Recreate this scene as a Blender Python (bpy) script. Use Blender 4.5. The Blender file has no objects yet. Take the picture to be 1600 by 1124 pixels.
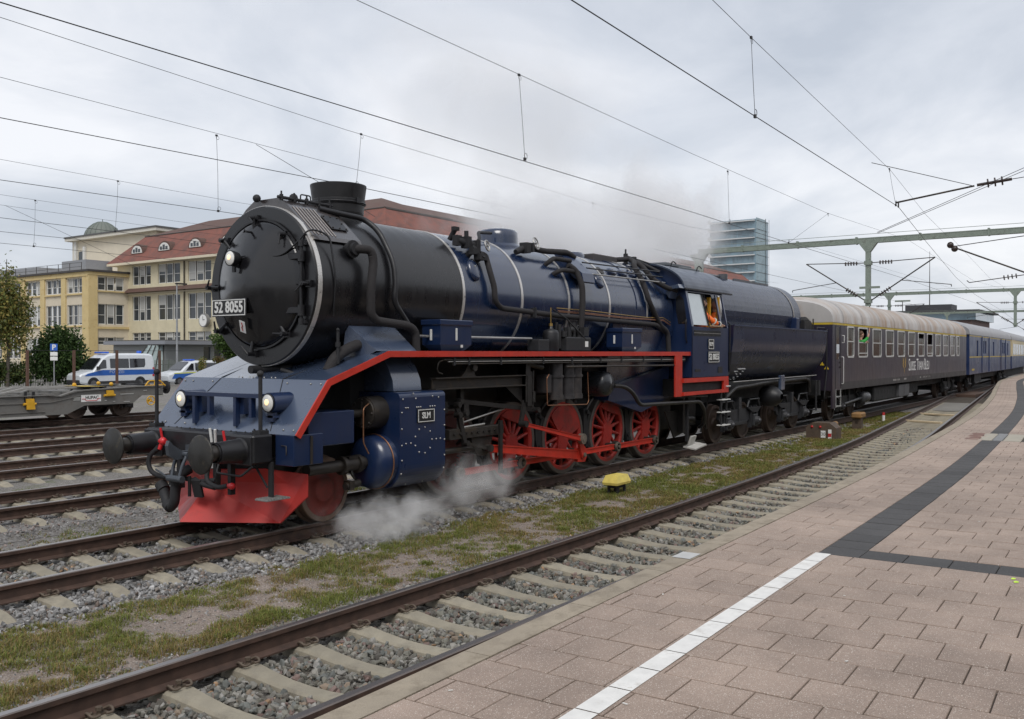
import bpy, bmesh, math, random
import numpy as np
from mathutils import Vector, Matrix, Euler

random.seed(7)
rng = np.random.default_rng(11)
SC = bpy.context.scene
COL = SC.collection
R = math.radians

# ------------------------------------------------------------------ camera
cam_d = bpy.data.cameras.new("camera")
cam_d.sensor_width = 36.0
cam_d.lens = 32.46
cam_d.clip_start = 0.1
cam_d.clip_end = 3000.0
cam = bpy.data.objects.new("camera", cam_d)
COL.objects.link(cam)
cam.location = (-8.497, -9.822, 2.216)
cam.rotation_euler = (R(90 - 0.387), 0.0, -R(54.734))
SC.camera = cam

# ------------------------------------------------------------------ sky (overcast: cloud layer over a Nishita sky)
SUN_EL, SUN_AZ = R(52), R(215)          # azimuth of the sun measured from +X, anticlockwise
world = bpy.data.worlds.new("World")
SC.world = world
world.use_nodes = True
nt = world.node_tree
nt.nodes.clear()
def wn(t, **k):
    n = nt.nodes.new(t)
    for a, b in k.items():
        setattr(n, a, b)
    return n
w_out = wn("ShaderNodeOutputWorld")
w_bg = wn("ShaderNodeBackground")
w_bg.inputs["Strength"].default_value = 0.1
w_sky = wn("ShaderNodeTexSky", sky_type='NISHITA', sun_disc=False)
w_sky.sun_elevation = SUN_EL
w_sky.sun_rotation = R(90) - SUN_AZ
w_sky.air_density = 1.2
w_sky.dust_density = 2.0
w_tc = wn("ShaderNodeTexCoord")
w_sep = wn("ShaderNodeSeparateXYZ")
w_zb = wn("ShaderNodeMath", operation='ADD'); w_zb.inputs[1].default_value = 0.22
w_zm = wn("ShaderNodeMath", operation='MAXIMUM'); w_zm.inputs[1].default_value = 0.12
w_dx = wn("ShaderNodeMath", operation='DIVIDE')
w_dy = wn("ShaderNodeMath", operation='DIVIDE')
w_cmb = wn("ShaderNodeCombineXYZ")
w_n1 = wn("ShaderNodeTexNoise"); w_n1.inputs["Scale"].default_value = 1.5; w_n1.inputs["Detail"].default_value = 7; w_n1.inputs["Roughness"].default_value = 0.56; w_n1.inputs["Distortion"].default_value = 0.5
w_n2 = wn("ShaderNodeTexNoise"); w_n2.inputs["Scale"].default_value = 0.55; w_n2.inputs["Detail"].default_value = 3; w_n2.inputs["Roughness"].default_value = 0.5
w_add = wn("ShaderNodeMath", operation='MULTIPLY_ADD'); w_add.inputs[1].default_value = 0.55
w_rmp = wn("ShaderNodeValToRGB")
cr = w_rmp.color_ramp
cr.elements[0].position = 0.63; cr.elements[0].color = (0.50, 0.54, 0.61, 1)
cr.elements[1].position = 0.90; cr.elements[1].color = (0.84, 0.85, 0.885, 1)
e = cr.elements.new(0.76); e.color = (0.645, 0.675, 0.735, 1)
w_sc = wn("ShaderNodeVectorMath", operation='SCALE'); w_sc.inputs["Scale"].default_value = 9.4
w_mix = wn("ShaderNodeMix", data_type='RGBA'); w_mix.inputs[0].default_value = 0.9
L = nt.links.new
L(w_tc.outputs["Generated"], w_sep.inputs[0])
L(w_sep.outputs["Z"], w_zb.inputs[0]); L(w_zb.outputs[0], w_zm.inputs[0])
L(w_sep.outputs["X"], w_dx.inputs[0]); L(w_zm.outputs[0], w_dx.inputs[1])
L(w_sep.outputs["Y"], w_dy.inputs[0]); L(w_zm.outputs[0], w_dy.inputs[1])
L(w_dx.outputs[0], w_cmb.inputs[0]); L(w_dy.outputs[0], w_cmb.inputs[1])
L(w_cmb.outputs[0], w_n1.inputs["Vector"]); L(w_cmb.outputs[0], w_n2.inputs["Vector"])
L(w_n1.outputs["Fac"], w_add.inputs[0]); L(w_n2.outputs["Fac"], w_add.inputs[2])
L(w_add.outputs[0], w_rmp.inputs[0])
L(w_rmp.outputs[0], w_sc.inputs[0])
L(w_sky.outputs[0], w_mix.inputs[6]); L(w_sc.outputs[0], w_mix.inputs[7])
L(w_mix.outputs[2], w_bg.inputs[0]); L(w_bg.outputs[0], w_out.inputs[0])

# ------------------------------------------------------------------ sun behind thin cloud
sun_d = bpy.data.lights.new("sun", 'SUN')
sun_d.energy = 1.4
sun_d.angle = R(25)
sun_d.color = (1.0, 0.965, 0.92)
sun = bpy.data.objects.new("sun", sun_d)
COL.objects.link(sun)
_sd = Vector((math.cos(SUN_EL) * math.cos(SUN_AZ), math.cos(SUN_EL) * math.sin(SUN_AZ), math.sin(SUN_EL)))
sun.rotation_euler = _sd.to_track_quat('Z', 'Y').to_euler()

# ------------------------------------------------------------------ exposure and renderer
SC.view_settings.view_transform = 'Standard'
SC.view_settings.look = 'None'
SC.view_settings.gamma = 1.0
SC.view_settings.exposure = 0.31
SC.view_settings.use_curve_mapping = False
SC.render.engine = 'CYCLES'
SC.cycles.use_denoising = True
SC.cycles.max_bounces = 8
SC.cycles.volume_bounces = 8
SC.cycles.volume_step_rate = 1.0
SC.cycles.volume_max_steps = 96
SC.cycles.transparent_max_bounces = 16

# ================================================================== mesh helper
class MB:
    def __init__(s):
        s.v, s.f, s.s, s.st, s.dep = [], [], [], [], 0
    def add(s, vs, fs, smooth=False, col=None):
        o = len(s.v)
        if not s.dep: s.st.append((o, len(s.f)))
        s.v.extend(tuple(p) for p in vs)
        s.f.extend(tuple(i + o for i in f) for f in fs)
        s.s.extend([smooth] * len(fs))
        return s
    def box(s, x0, x1, y0, y1, z0, z1, b=0.0):
        c = ((x0 + x1) / 2, (y0 + y1) / 2, (z0 + z1) / 2)
        return s.obox(c, (abs(x1 - x0), abs(y1 - y0), abs(z1 - z0)), None, b)
    def obox(s, c, size, rot=None, b=0.0):
        hx, hy, hz = size[0] / 2, size[1] / 2, size[2] / 2
        c = Vector(c)
        if b <= 0:
            P = [Vector((sx * hx, sy * hy, sz * hz)) for sx in (-1, 1) for sy in (-1, 1) for sz in (-1, 1)]
            F = [(0, 1, 3, 2), (4, 6, 7, 5), (0, 4, 5, 1), (2, 3, 7, 6), (0, 2, 6, 4), (1, 5, 7, 3)]
        else:
            b = min(b, hx * .9, hy * .9, hz * .9)
            P, ix = [], {}
            for sx in (-1, 1):
                for sy in (-1, 1):
                    for sz in (-1, 1):
                        for k in range(3):
                            d = [hx - b, hy - b, hz - b]; d[k] += b
                            ix[(sx, sy, sz, k)] = len(P)
                            P.append(Vector((sx * d[0], sy * d[1], sz * d[2])))
            F = []
            for k in range(3):
                a, bb = [(1, 2), (2, 0), (0, 1)][k]
                for sg in (-1, 1):
                    q = []
                    for (p1, p2) in ((-1, -1), (1, -1), (1, 1), (-1, 1)):
                        t = [0, 0, 0]; t[k] = sg; t[a] = p1; t[bb] = p2
                        q.append(ix[(*t, k)])
                    F.append(tuple(q) if sg > 0 else tuple(reversed(q)))
            for k in range(3):                       # edges run along axis k
                a, bb = [(1, 2), (2, 0), (0, 1)][k]
                for p1 in (-1, 1):
                    for p2 in (-1, 1):
                        t0 = [0, 0, 0]; t1 = [0, 0, 0]
                        t0[k], t1[k] = -1, 1
                        t0[a] = t1[a] = p1; t0[bb] = t1[bb] = p2
                        q = [ix[(*t0, a)], ix[(*t1, a)], ix[(*t1, bb)], ix[(*t0, bb)]]
                        F.append(tuple(q) if p1 * p2 < 0 else tuple(reversed(q)))
            for sx in (-1, 1):
                for sy in (-1, 1):
                    for sz in (-1, 1):
                        q = [ix[(sx, sy, sz, k)] for k in range(3)]
                        F.append(tuple(q) if sx * sy * sz > 0 else tuple(reversed(q)))
        if rot is not None:
            P = [rot @ p for p in P]
        return s.add([p + c for p in P], F)
    @staticmethod
    def frame(d):
        d = Vector(d).normalized()
        a = Vector((0, 0, 1)) if abs(d.z) < 0.9 else Vector((1, 0, 0))
        u = a.cross(d).normalized()
        return u, d.cross(u)
    def cyl(s, p0, p1, r, r1=None, n=16, caps=True, smooth=True):
        p0, p1 = Vector(p0), Vector(p1)
        r1 = r if r1 is None else r1
        u, w = s.frame(p1 - p0)
        ring = [(math.cos(2 * math.pi * i / n), math.sin(2 * math.pi * i / n)) for i in range(n)]
        A = [p0 + (u * c + w * d) * r for c, d in ring]
        B = [p1 + (u * c + w * d) * r1 for c, d in ring]
        s.add(A + B, [(i, (i + 1) % n, n + (i + 1) % n, n + i) for i in range(n)], smooth)
        if caps:
            s.add(A, [tuple(reversed(range(n)))]); s.add(B, [tuple(range(n))])
        return s
    def lathe(s, prof, org, axis, n=32, smooth=True, a0=0.0, a1=2 * math.pi, sharp=()):
        # prof: list of (distance along axis, radius); duplicates of rings at sharp corners
        org = Vector(org); ax = Vector(axis).normalized(); u, w = s.frame(ax)
        full = abs(a1 - a0 - 2 * math.pi) < 1e-6
        m = n if full else n + 1
        for k in range(len(prof) - 1):
            V = []
            for (d, r) in (prof[k], prof[k + 1]):
                for i in range(m):
                    t = a0 + (a1 - a0) * i / n
                    V.append(org + ax * d + (u * math.cos(t) + w * math.sin(t)) * r)
            F = [(i, (i + 1) % m, m + (i + 1) % m, m + i) for i in range(n)]
            s.add(V, F, smooth)
        return s
    def slathe(s, prof, org, axis, n=32, a0=0.0, a1=2 * math.pi):
        # smooth along the profile as well
        org = Vector(org); ax = Vector(axis).normalized(); u, w = s.frame(ax)
        full = abs(a1 - a0 - 2 * math.pi) < 1e-6
        m = n if full else n + 1
        V, F = [], []
        for (d, r) in prof:
            for i in range(m):
                t = a0 + (a1 - a0) * i / n
                V.append(org + ax * d + (u * math.cos(t) + w * math.sin(t)) * r)
        for k in range(len(prof) - 1):
            for i in range(n):
                F.append((k * m + i, k * m + (i + 1) % m, (k + 1) * m + (i + 1) % m, (k + 1) * m + i))
        return s.add(V, F, True)
    def tube(s, pts, r, n=8, caps=True, r_end=None):
        pts = [Vector(p) for p in pts]
        V, F = [], []
        u = None
        for i, p in enumerate(pts):
            d = (pts[min(i + 1, len(pts) - 1)] - pts[max(i - 1, 0)])
            d = d.normalized() if d.length > 1e-9 else Vector((1, 0, 0))
            if u is None:
                u, w = s.frame(d)
            else:
                u = (u - d * u.dot(d)).normalized(); w = d.cross(u)
            rr = r if r_end is None else r + (r_end - r) * i / max(1, len(pts) - 1)
            for k in range(n):
                t = 2 * math.pi * k / n
                V.append(p + (u * math.cos(t) + w * math.sin(t)) * rr)
        for i in range(len(pts) - 1):
            for k in range(n):
                F.append((i * n + k, i * n + (k + 1) % n, (i + 1) * n + (k + 1) % n, (i + 1) * n + k))
        s.add(V, F, True)
        if caps:
            s.add(V[:n], [tuple(reversed(range(n)))]); s.add(V[-n:], [tuple(range(n))])
        return s
    def prism(s, poly, axis, a0, a1, smooth=False):
        # poly: 2D points in the two other axes; axis 'x': (y,z)  'y': (x,z)  'z': (x,y)
        def P(p, a):
            return {'x': (a, p[0], p[1]), 'y': (p[0], a, p[1]), 'z': (p[0], p[1], a)}[axis]
        n = len(poly)
        area = sum(poly[i][0] * poly[(i + 1) % n][1] - poly[(i + 1) % n][0] * poly[i][1] for i in range(n))
        flip = (area < 0) ^ (axis == 'y')
        A = [P(p, a0) for p in poly]; B = [P(p, a1) for p in poly]
        fs = [(i, (i + 1) % n, n + (i + 1) % n, n + i) for i in range(n)]
        ca, cb = tuple(reversed(range(n))), tuple(range(n))
        if flip ^ (a1 < a0):
            fs = [tuple(reversed(f)) for f in fs]; ca, cb = cb, ca
        s.add(A + B, fs, smooth); s.add(A, [ca]); s.add(B, [cb])
        return s
    def sphere(s, c, r, n=12, m=8, sc=(1, 1, 1)):
        c = Vector(c); V, F = [], []
        for j in range(m + 1):
            ph = math.pi * j / m
            for i in range(n):
                t = 2 * math.pi * i / n
                V.append(c + Vector((math.sin(ph) * math.cos(t) * r * sc[0], math.sin(ph) * math.sin(t) * r * sc[1], math.cos(ph) * r * sc[2])))
        for j in range(m):
            for i in range(n):
                F.append((j * n + i, (j + 1) * n + i, (j + 1) * n + (i + 1) % n, j * n + (i + 1) % n))
        return s.add(V, F, True)
    def torus(s, c, axis, Rr, r, n=24, m=8, a0=0, a1=2 * math.pi):
        c = Vector(c); u, w = s.frame(axis)
        k = n if abs(a1 - a0 - 2 * math.pi) < 1e-6 else n
        pts = [c + (u * math.cos(a0 + (a1 - a0) * i / k) + w * math.sin(a0 + (a1 - a0) * i / k)) * Rr for i in range(k + 1)]
        return s.tube(pts, r, m, caps=False)
    def xform(s, mat, start=0):
        s.v[start:] = [tuple(mat @ Vector(p)) for p in s.v[start:]]
        return s
    def mesh(s, name, mat=None):
        me = bpy.data.meshes.new(name)
        me.from_pydata(s.v, [], s.f)
        me.polygons.foreach_set("use_smooth", s.s)
        for m in (mat if isinstance(mat, (list, tuple)) else [mat]):
            if m: me.materials.append(m)
        me.update()
        return me
    def each(s, name, mat, parent=None, **k):
        """one object for every primitive added"""
        st = s.st + [(len(s.v), len(s.f))]; out = []
        for (v0, f0), (v1, f1) in zip(st[:-1], st[1:]):
            q = MB(); q.v = s.v[v0:v1]; q.f = [tuple(i - v0 for i in f) for f in s.f[f0:f1]]; q.s = s.s[f0:f1]
            out.append(q.obj(name, mat, parent, **k))
        return out
    def obj(s, name, mat, parent=None, **k):
        return link(name, s.mesh(name, mat), parent, **k)

def _prim(fn):
    def w(s, *a, **k):
        if not s.dep: s.st.append((len(s.v), len(s.f)))
        s.dep += 1
        try: return fn(s, *a, **k)
        finally: s.dep -= 1
    return w
for _n in ("obox", "cyl", "lathe", "slathe", "tube", "prism", "sphere", "torus"): setattr(MB, _n, _prim(getattr(MB, _n)))
def link(name, data, parent=None, loc=None, rot=None, label=None, cat=None, group=None, kind=None):
    o = bpy.data.objects.new(name, data)
    COL.objects.link(o)
    if parent is not None: o.parent = parent
    if loc is not None: o.location = loc
    if rot is not None: o.rotation_euler = rot
    tag(o, label, cat, group, kind)
    return o
def tag(o, label=None, cat=None, group=None, kind=None):
    if label: o["label"] = label
    if cat: o["category"] = cat
    if group: o["group"] = group
    if kind: o["kind"] = kind
    return o
def empty(name, loc=(0, 0, 0), rz=0.0, **k):
    return link(name, None, None, loc, (0, 0, rz), **k)
def copy_tree(o, parent=None):
    c = o.copy(); COL.objects.link(c)
    if parent is not None: c.parent = parent
    for ch in [x for x in bpy.data.objects if x.parent == o]:
        copy_tree(ch, c)
    return c
def fillet(pts, rad, seg=5):
    pts = [Vector(p) for p in pts]
    out = [pts[0]]
    for i in range(1, len(pts) - 1):
        a, b, c = pts[i - 1], pts[i], pts[i + 1]
        d0, d1 = a - b, c - b
        r = min(rad, d0.length * .49, d1.length * .49)
        p0, p2 = b + d0.normalized() * r, b + d1.normalized() * r
        for k in range(seg + 1):
            t = k / seg
            out.append(p0 * (1 - t) ** 2 + b * 2 * t * (1 - t) + p2 * t * t)
    out.append(pts[-1])
    return out
def text_obj(name, txt, mat, parent, size, M4, ext=0.002, sx=1.0, align='CENTER', bold=0.0, spacing=1.0):
    cu = bpy.data.curves.new(name, 'FONT')
    cu.body = txt; cu.size = size; cu.extrude = ext; cu.offset = bold
    cu.align_x = align; cu.align_y = 'CENTER'; cu.space_character = spacing
    cu.resolution_u = 3
    if mat: cu.materials.append(mat)
    o = bpy.data.objects.new(name, cu); COL.objects.link(o); bpy.context.view_layer.update()
    me = bpy.data.meshes.new_from_object(o.evaluated_get(bpy.context.evaluated_depsgraph_get())); me.name = name
    bpy.data.objects.remove(o); bpy.data.curves.remove(cu)
    o = bpy.data.objects.new(name, me); COL.objects.link(o)
    if parent is not None: o.parent = parent
    o.matrix_local = M4 @ Matrix.Diagonal((sx, 1, 1, 1))
    return o
def facing(loc, right, up):
    r = Vector(right).normalized(); u = Vector(up).normalized(); n = r.cross(u)
    return Matrix(((r.x, u.x, n.x, loc[0]), (r.y, u.y, n.y, loc[1]), (r.z, u.z, n.z, loc[2]), (0, 0, 0, 1)))

# ================================================================== materials
def mat_new(name):
    m = bpy.data.materials.new(name); m.use_nodes = True
    t = m.node_tree; t.nodes.clear()
    out = t.nodes.new("ShaderNodeOutputMaterial"); b = t.nodes.new("ShaderNodeBsdfPrincipled")
    t.links.new(b.outputs[0], out.inputs[0])
    return m, t, b, out
def nd(t, typ, **k):
    n = t.nodes.new(typ)
    for a, v in k.items():
        if a in n.inputs.keys() if hasattr(n.inputs, 'keys') else False:
            n.inputs[a].default_value = v
        else:
            setattr(n, a, v)
    return n
def M(name, col, rough=0.5, metal=0.0, var=0.12, scale=6.0, bump=0.0, bscale=60.0, coat=0.0, wear=None, wear_amt=0.45, wear_scale=3.0, rnd=0.0, rvar=0.12, stretch=None, emit=None, alpha=1.0, spec=None, coords="Object", streak=0.0, streak_col=(.06, .055, .05), streak_map=(5, .5, .5)):
    """procedural paint / stone / metal: base colour with large and small noise, optional wear colour and bump"""
    m, t, b, out = mat_new(name)
    tc = nd(t, "ShaderNodeTexCoord")
    vec = tc.outputs[coords]
    if stretch:
        mp = nd(t, "ShaderNodeMapping"); mp.inputs["Scale"].default_value = stretch
        t.links.new(vec, mp.inputs[0]); vec = mp.outputs[0]
    n = nd(t, "ShaderNodeTexNoise"); n.inputs["Scale"].default_value = scale; n.inputs["Detail"].default_value = 6; n.inputs["Roughness"].default_value = 0.6
    t.links.new(vec, n.inputs["Vector"])
    mr = nd(t, "ShaderNodeMapRange"); mr.inputs[1].default_value = 0.25; mr.inputs[2].default_value = 0.75
    mr.inputs[3].default_value = 1 - var; mr.inputs[4].default_value = 1 + var
    t.links.new(n.outputs["Fac"], mr.inputs[0])
    fac = mr.outputs[0]
    if rnd:
        oi = nd(t, "ShaderNodeObjectInfo")
        m2 = nd(t, "ShaderNodeMapRange"); m2.inputs[3].default_value = 1 - rnd; m2.inputs[4].default_value = 1 + rnd
        t.links.new(oi.outputs["Random"], m2.inputs[0])
        mm = nd(t, "ShaderNodeMath", operation='MULTIPLY'); t.links.new(fac, mm.inputs[0]); t.links.new(m2.outputs[0], mm.inputs[1]); fac = mm.outputs[0]
    sc = nd(t, "ShaderNodeVectorMath", operation='SCALE'); sc.inputs[0].default_value = col[:3]
    t.links.new(fac, sc.inputs["Scale"])
    c = sc.outputs[0]
    if wear:
        n2 = nd(t, "ShaderNodeTexNoise"); n2.inputs["Scale"].default_value = wear_scale; n2.inputs["Detail"].default_value = 8; n2.inputs["Roughness"].default_value = 0.68
        t.links.new(vec, n2.inputs["Vector"])
        r2 = nd(t, "ShaderNodeMapRange"); r2.inputs[1].default_value = 0.62 - wear_amt * .3; r2.inputs[2].default_value = 0.80 - wear_amt * .2
        t.links.new(n2.outputs["Fac"], r2.inputs[0])
        mx = nd(t, "ShaderNodeMix", data_type='RGBA'); mx.inputs[7].default_value = (*wear[:3], 1)
        t.links.new(r2.outputs[0], mx.inputs[0]); t.links.new(c, mx.inputs[6]); c = mx.outputs[2]
    if streak:
        ms = nd(t, "ShaderNodeMapping"); ms.inputs["Scale"].default_value = streak_map; t.links.new(tc.outputs[coords], ms.inputs[0])
        ns = nd(t, "ShaderNodeTexNoise"); ns.inputs["Scale"].default_value = 1.6; ns.inputs["Detail"].default_value = 7; ns.inputs["Roughness"].default_value = .65; t.links.new(ms.outputs[0], ns.inputs["Vector"])
        rs = nd(t, "ShaderNodeMapRange"); rs.inputs[1].default_value = .42; rs.inputs[2].default_value = .78; rs.inputs[4].default_value = streak; t.links.new(ns.outputs["Fac"], rs.inputs[0])
        mx = nd(t, "ShaderNodeMix", data_type='RGBA'); mx.inputs[7].default_value = (*streak_col, 1)
        t.links.new(rs.outputs[0], mx.inputs[0]); t.links.new(c, mx.inputs[6]); c = mx.outputs[2]
    t.links.new(c, b.inputs["Base Color"])
    rr = nd(t, "ShaderNodeMapRange"); rr.inputs[1].default_value = 0.3; rr.inputs[2].default_value = 0.7
    rr.inputs[3].default_value = max(0.02, rough - rvar); rr.inputs[4].default_value = min(1, rough + rvar)
    t.links.new(n.outputs["Fac"], rr.inputs[0])
    ro = rr.outputs[0]
    if streak:
        ra = nd(t, "ShaderNodeMath", operation='MULTIPLY_ADD'); ra.inputs[1].default_value = .45; t.links.new(rs.outputs[0], ra.inputs[0]); t.links.new(ro, ra.inputs[2]); ro = ra.outputs[0]
    t.links.new(ro, b.inputs["Roughness"])
    b.inputs["Metallic"].default_value = metal
    if spec is not None: b.inputs["Specular IOR Level"].default_value = spec
    if coat: b.inputs["Coat Weight"].default_value = coat; b.inputs["Coat Roughness"].default_value = 0.16
    if bump:
        nb = nd(t, "ShaderNodeTexNoise"); nb.inputs["Scale"].default_value = bscale; nb.inputs["Detail"].default_value = 4 if bscale > 5 else 0.3
        t.links.new(vec, nb.inputs["Vector"])
        bp = nd(t, "ShaderNodeBump"); bp.inputs["Strength"].default_value = bump; bp.inputs["Distance"].default_value = 0.01
        t.links.new(nb.outputs["Fac"], bp.inputs["Height"]); t.links.new(bp.outputs[0], b.inputs["Normal"])
    if emit:
        b.inputs["Emission Color"].default_value = (*emit[:3], 1); b.inputs["Emission Strength"].default_value = emit[3]
    if alpha < 1: b.inputs["Alpha"].default_value = alpha
    return m

BLUE = M("navy_loco_paint", (0.008, 0.021, 0.066), 0.30, var=.06, scale=2, coat=.4, bump=.03, bscale=1.5, rvar=.04, streak=.2, streak_col=(.035, .034, .036), streak_map=(4, 4, .8))
BLUE_L = M("navy_sheet_skylit", (0.046, 0.066, 0.112), 0.28, var=.06, scale=2, coat=1.0, bump=.02, bscale=2, rvar=.04, spec=.8)  # lighter copy of the navy: sky sheen on the sheets put into the colour
BLUE_B = M("navy_boiler_cladding", (0.0055, 0.0175, 0.055), 0.22, var=.06, scale=1.5, coat=.7, bump=.05, bscale=.9, rvar=.04, spec=.6, streak=.22, streak_col=(.03, .034, .045))
BLK_SB = M("smokebox_black", (0.0075, 0.0075, 0.009), 0.27, var=.08, scale=2, bump=.05, bscale=.9, coat=.15, rvar=.04, spec=.5, streak=.3, streak_col=(.03, .028, .028))
BLK = M("black_paint", (0.012, 0.012, 0.014), 0.45, var=.2, scale=8)
BLK_M = M("matt_black", (0.016, 0.016, 0.018), 0.7, var=.25, scale=8, bump=.1)
LAG = M("pipe_lagging", (0.022, 0.020, 0.021), 0.85, var=.25, scale=20, bump=.5, bscale=45)
GRIME = M("oily_steel", (0.042, 0.037, 0.033), 0.5, metal=.4, var=.3, scale=9, wear=(0.09, 0.065, 0.04), wear_amt=.3)
DARKST = M("dark_motion_steel", (0.024, 0.022, 0.021), 0.45, metal=.3, var=.3, scale=9)
DARK = M("dark_frame", (0.013, 0.013, 0.014), 0.65, var=.3, scale=5)
RED = M("signal_red_paint", (0.50, 0.030, 0.015), 0.42, var=.12, scale=5, coat=.15, streak=.35, streak_col=(.12, .025, .018), streak_map=(2, 2, 2))
RED_P = M("plough_red_paint", (0.46, 0.034, 0.028), 0.5, var=.16, scale=2, wear=(0.27, 0.035, 0.030), wear_amt=.3, wear_scale=2.5)
RED_W = M("wheel_red_paint", (0.38, 0.023, 0.016), 0.5, var=.2, scale=5, wear=(0.16, 0.028, 0.02), wear_amt=.4, streak=.35, streak_col=(.07, .03, .022), streak_map=(2, 2, 2))
RED_D = M("dusty_wheel_red", (0.25, 0.05, 0.04), 0.65, var=.25, scale=7, wear=(0.10, 0.06, 0.05), wear_amt=.6)
TYRE = M("steel_tyre", (0.12, 0.105, 0.095), 0.5, metal=.4, var=.25, scale=10)
STEEL = M("bright_steel", (0.42, 0.41, 0.39), 0.38, metal=.8, var=.2, scale=10)
BAND = M("polished_boiler_band", (0.62, 0.60, 0.57), 0.35, metal=.6, var=.12, scale=12)
ALU = M("white_paint_metal", (0.62, 0.62, 0.60), 0.5, var=.15, scale=12)
COPPER = M("copper_pipe", (0.30, 0.15, 0.085), 0.4, metal=.7, var=.25, scale=20)
BRASS = M("brass", (0.45, 0.30, 0.10), 0.4, metal=.8, var=.2)
LAMPGL = M("headlamp_glass", (0.75, 0.74, 0.70), 0.18, var=.1, scale=30, coat=.6, spec=.7)
LAMPLIT = M("headlamp_bulb_light", (1, .8, .5), .5, emit=(1.0, .66, .36, .9))
WHITE = M("white_print", (0.75, 0.75, 0.73), 0.6, var=.06)
YELLOW = M("yellow_paint", (0.72, 0.50, 0.04), 0.5, var=.12, scale=6)

# ================================================================== ground, tracks, ballast, grass, platform
def mat_stone(name):
    m, t, b, out = mat_new(name)
    a = nd(t, "ShaderNodeAttribute", attribute_name="Col")
    n = nd(t, "ShaderNodeTexNoise"); n.inputs["Scale"].default_value = 45; n.inputs["Detail"].default_value = 4
    mr = nd(t, "ShaderNodeMapRange"); mr.inputs[3].default_value = .7; mr.inputs[4].default_value = 1.3
    tc = nd(t, "ShaderNodeTexCoord"); t.links.new(tc.outputs["Object"], n.inputs["Vector"])
    t.links.new(n.outputs["Fac"], mr.inputs[0])
    s = nd(t, "ShaderNodeVectorMath", operation='SCALE'); t.links.new(a.outputs["Color"], s.inputs[0]); t.links.new(mr.outputs[0], s.inputs["Scale"])
    t.links.new(s.outputs[0], b.inputs["Base Color"]); b.inputs["Roughness"].default_value = .8
    return m
def mat_gravel(name, cols, vscale, nscale=.8, bump=.6, green=None):
    """crushed stone seen as a surface: voronoi cells with a colour each, large patches"""
    m, t, b, out = mat_new(name)
    tc = nd(t, "ShaderNodeTexCoord")
    v = nd(t, "ShaderNodeTexVoronoi"); v.inputs["Scale"].default_value = vscale
    nn = nd(t, "ShaderNodeTexNoise"); nn.inputs["Scale"].default_value = nscale; nn.inputs["Detail"].default_value = 7; nn.inputs["Roughness"].default_value = .65
    nf = nd(t, "ShaderNodeTexNoise"); nf.inputs["Scale"].default_value = vscale * 1.7; nf.inputs["Detail"].default_value = 5
    for q in (v, nn, nf): t.links.new(tc.outputs["Object"], q.inputs["Vector"])
    sp = nd(t, "ShaderNodeSeparateColor"); t.links.new(v.outputs["Color"], sp.inputs[0])
    rp = nd(t, "ShaderNodeValToRGB"); r = rp.color_ramp; r.interpolation = 'LINEAR'
    r.elements[0].color = (*cols[0], 1); r.elements[1].color = (*cols[-1], 1)
    for i, c in enumerate(cols[1:-1]):
        e = r.elements.new((i + 1) / (len(cols) - 1)); e.color = (*c, 1)
    t.links.new(sp.outputs[0], rp.inputs[0])
    mr = nd(t, "ShaderNodeMapRange"); mr.inputs[1].default_value = .3; mr.inputs[2].default_value = .7; mr.inputs[3].default_value = .78; mr.inputs[4].default_value = 1.2
    t.links.new(nn.outputs["Fac"], mr.inputs[0])
    mf = nd(t, "ShaderNodeMapRange"); mf.inputs[3].default_value = .6; mf.inputs[4].default_value = 1.4
    t.links.new(nf.outputs["Fac"], mf.inputs[0])
    mm = nd(t, "ShaderNodeMath", operation='MULTIPLY'); t.links.new(mr.outputs[0], mm.inputs[0]); t.links.new(mf.outputs[0], mm.inputs[1])
    s = nd(t, "ShaderNodeVectorMath", operation='SCALE'); t.links.new(rp.outputs[0], s.inputs[0]); t.links.new(mm.outputs[0], s.inputs["Scale"])
    c = s.outputs[0]
    if green:
        ng = nd(t, "ShaderNodeTexNoise"); ng.inputs["Scale"].default_value = 1.1; ng.inputs["Detail"].default_value = 9; ng.inputs["Roughness"].default_value = .72
        t.links.new(tc.outputs["Object"], ng.inputs["Vector"])
        mg = nd(t, "ShaderNodeMapRange"); mg.inputs[1].default_value = .56; mg.inputs[2].default_value = .66
        t.links.new(ng.outputs["Fac"], mg.inputs[0])
        mx = nd(t, "ShaderNodeMix", data_type='RGBA'); mx.inputs[7].default_value = (*green, 1)
        t.links.new(mg.outputs[0], mx.inputs[0]); t.links.new(c, mx.inputs[6]); c = mx.outputs[2]
    t.links.new(c, b.inputs["Base Color"]); b.inputs["Roughness"].default_value = .9
    ad = nd(t, "ShaderNodeMath", operation='MULTIPLY_ADD'); ad.inputs[1].default_value = -1.0
    t.links.new(v.outputs["Distance"], ad.inputs[0]); t.links.new(nf.outputs["Fac"], ad.inputs[2])
    bp = nd(t, "ShaderNodeBump"); bp.inputs["Strength"].default_value = bump; bp.inputs["Distance"].default_value = .6 / vscale
    t.links.new(ad.outputs[0], bp.inputs["Height"]); t.links.new(bp.outputs[0], b.inputs["Normal"])
    return m
STONE = mat_stone("ballast_stone")
GR_YARD = mat_gravel("yard_gravel", [(.10, .092, .082), (.20, .19, .175), (.15, .135, .12), (.26, .25, .235)], 55, green=(.085, .105, .035))
GR_PATH = mat_gravel("cess_gravel", [(.12, .094, .074), (.245, .198, .165), (.18, .144, .118), (.34, .29, .255)], 90, nscale=1.3)
GR_BALL = mat_gravel("ballast_bed", [(.07, .062, .052), (.15, .14, .12), (.115, .10, .085), (.20, .19, .17)], 24, bump=1.0)
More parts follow.
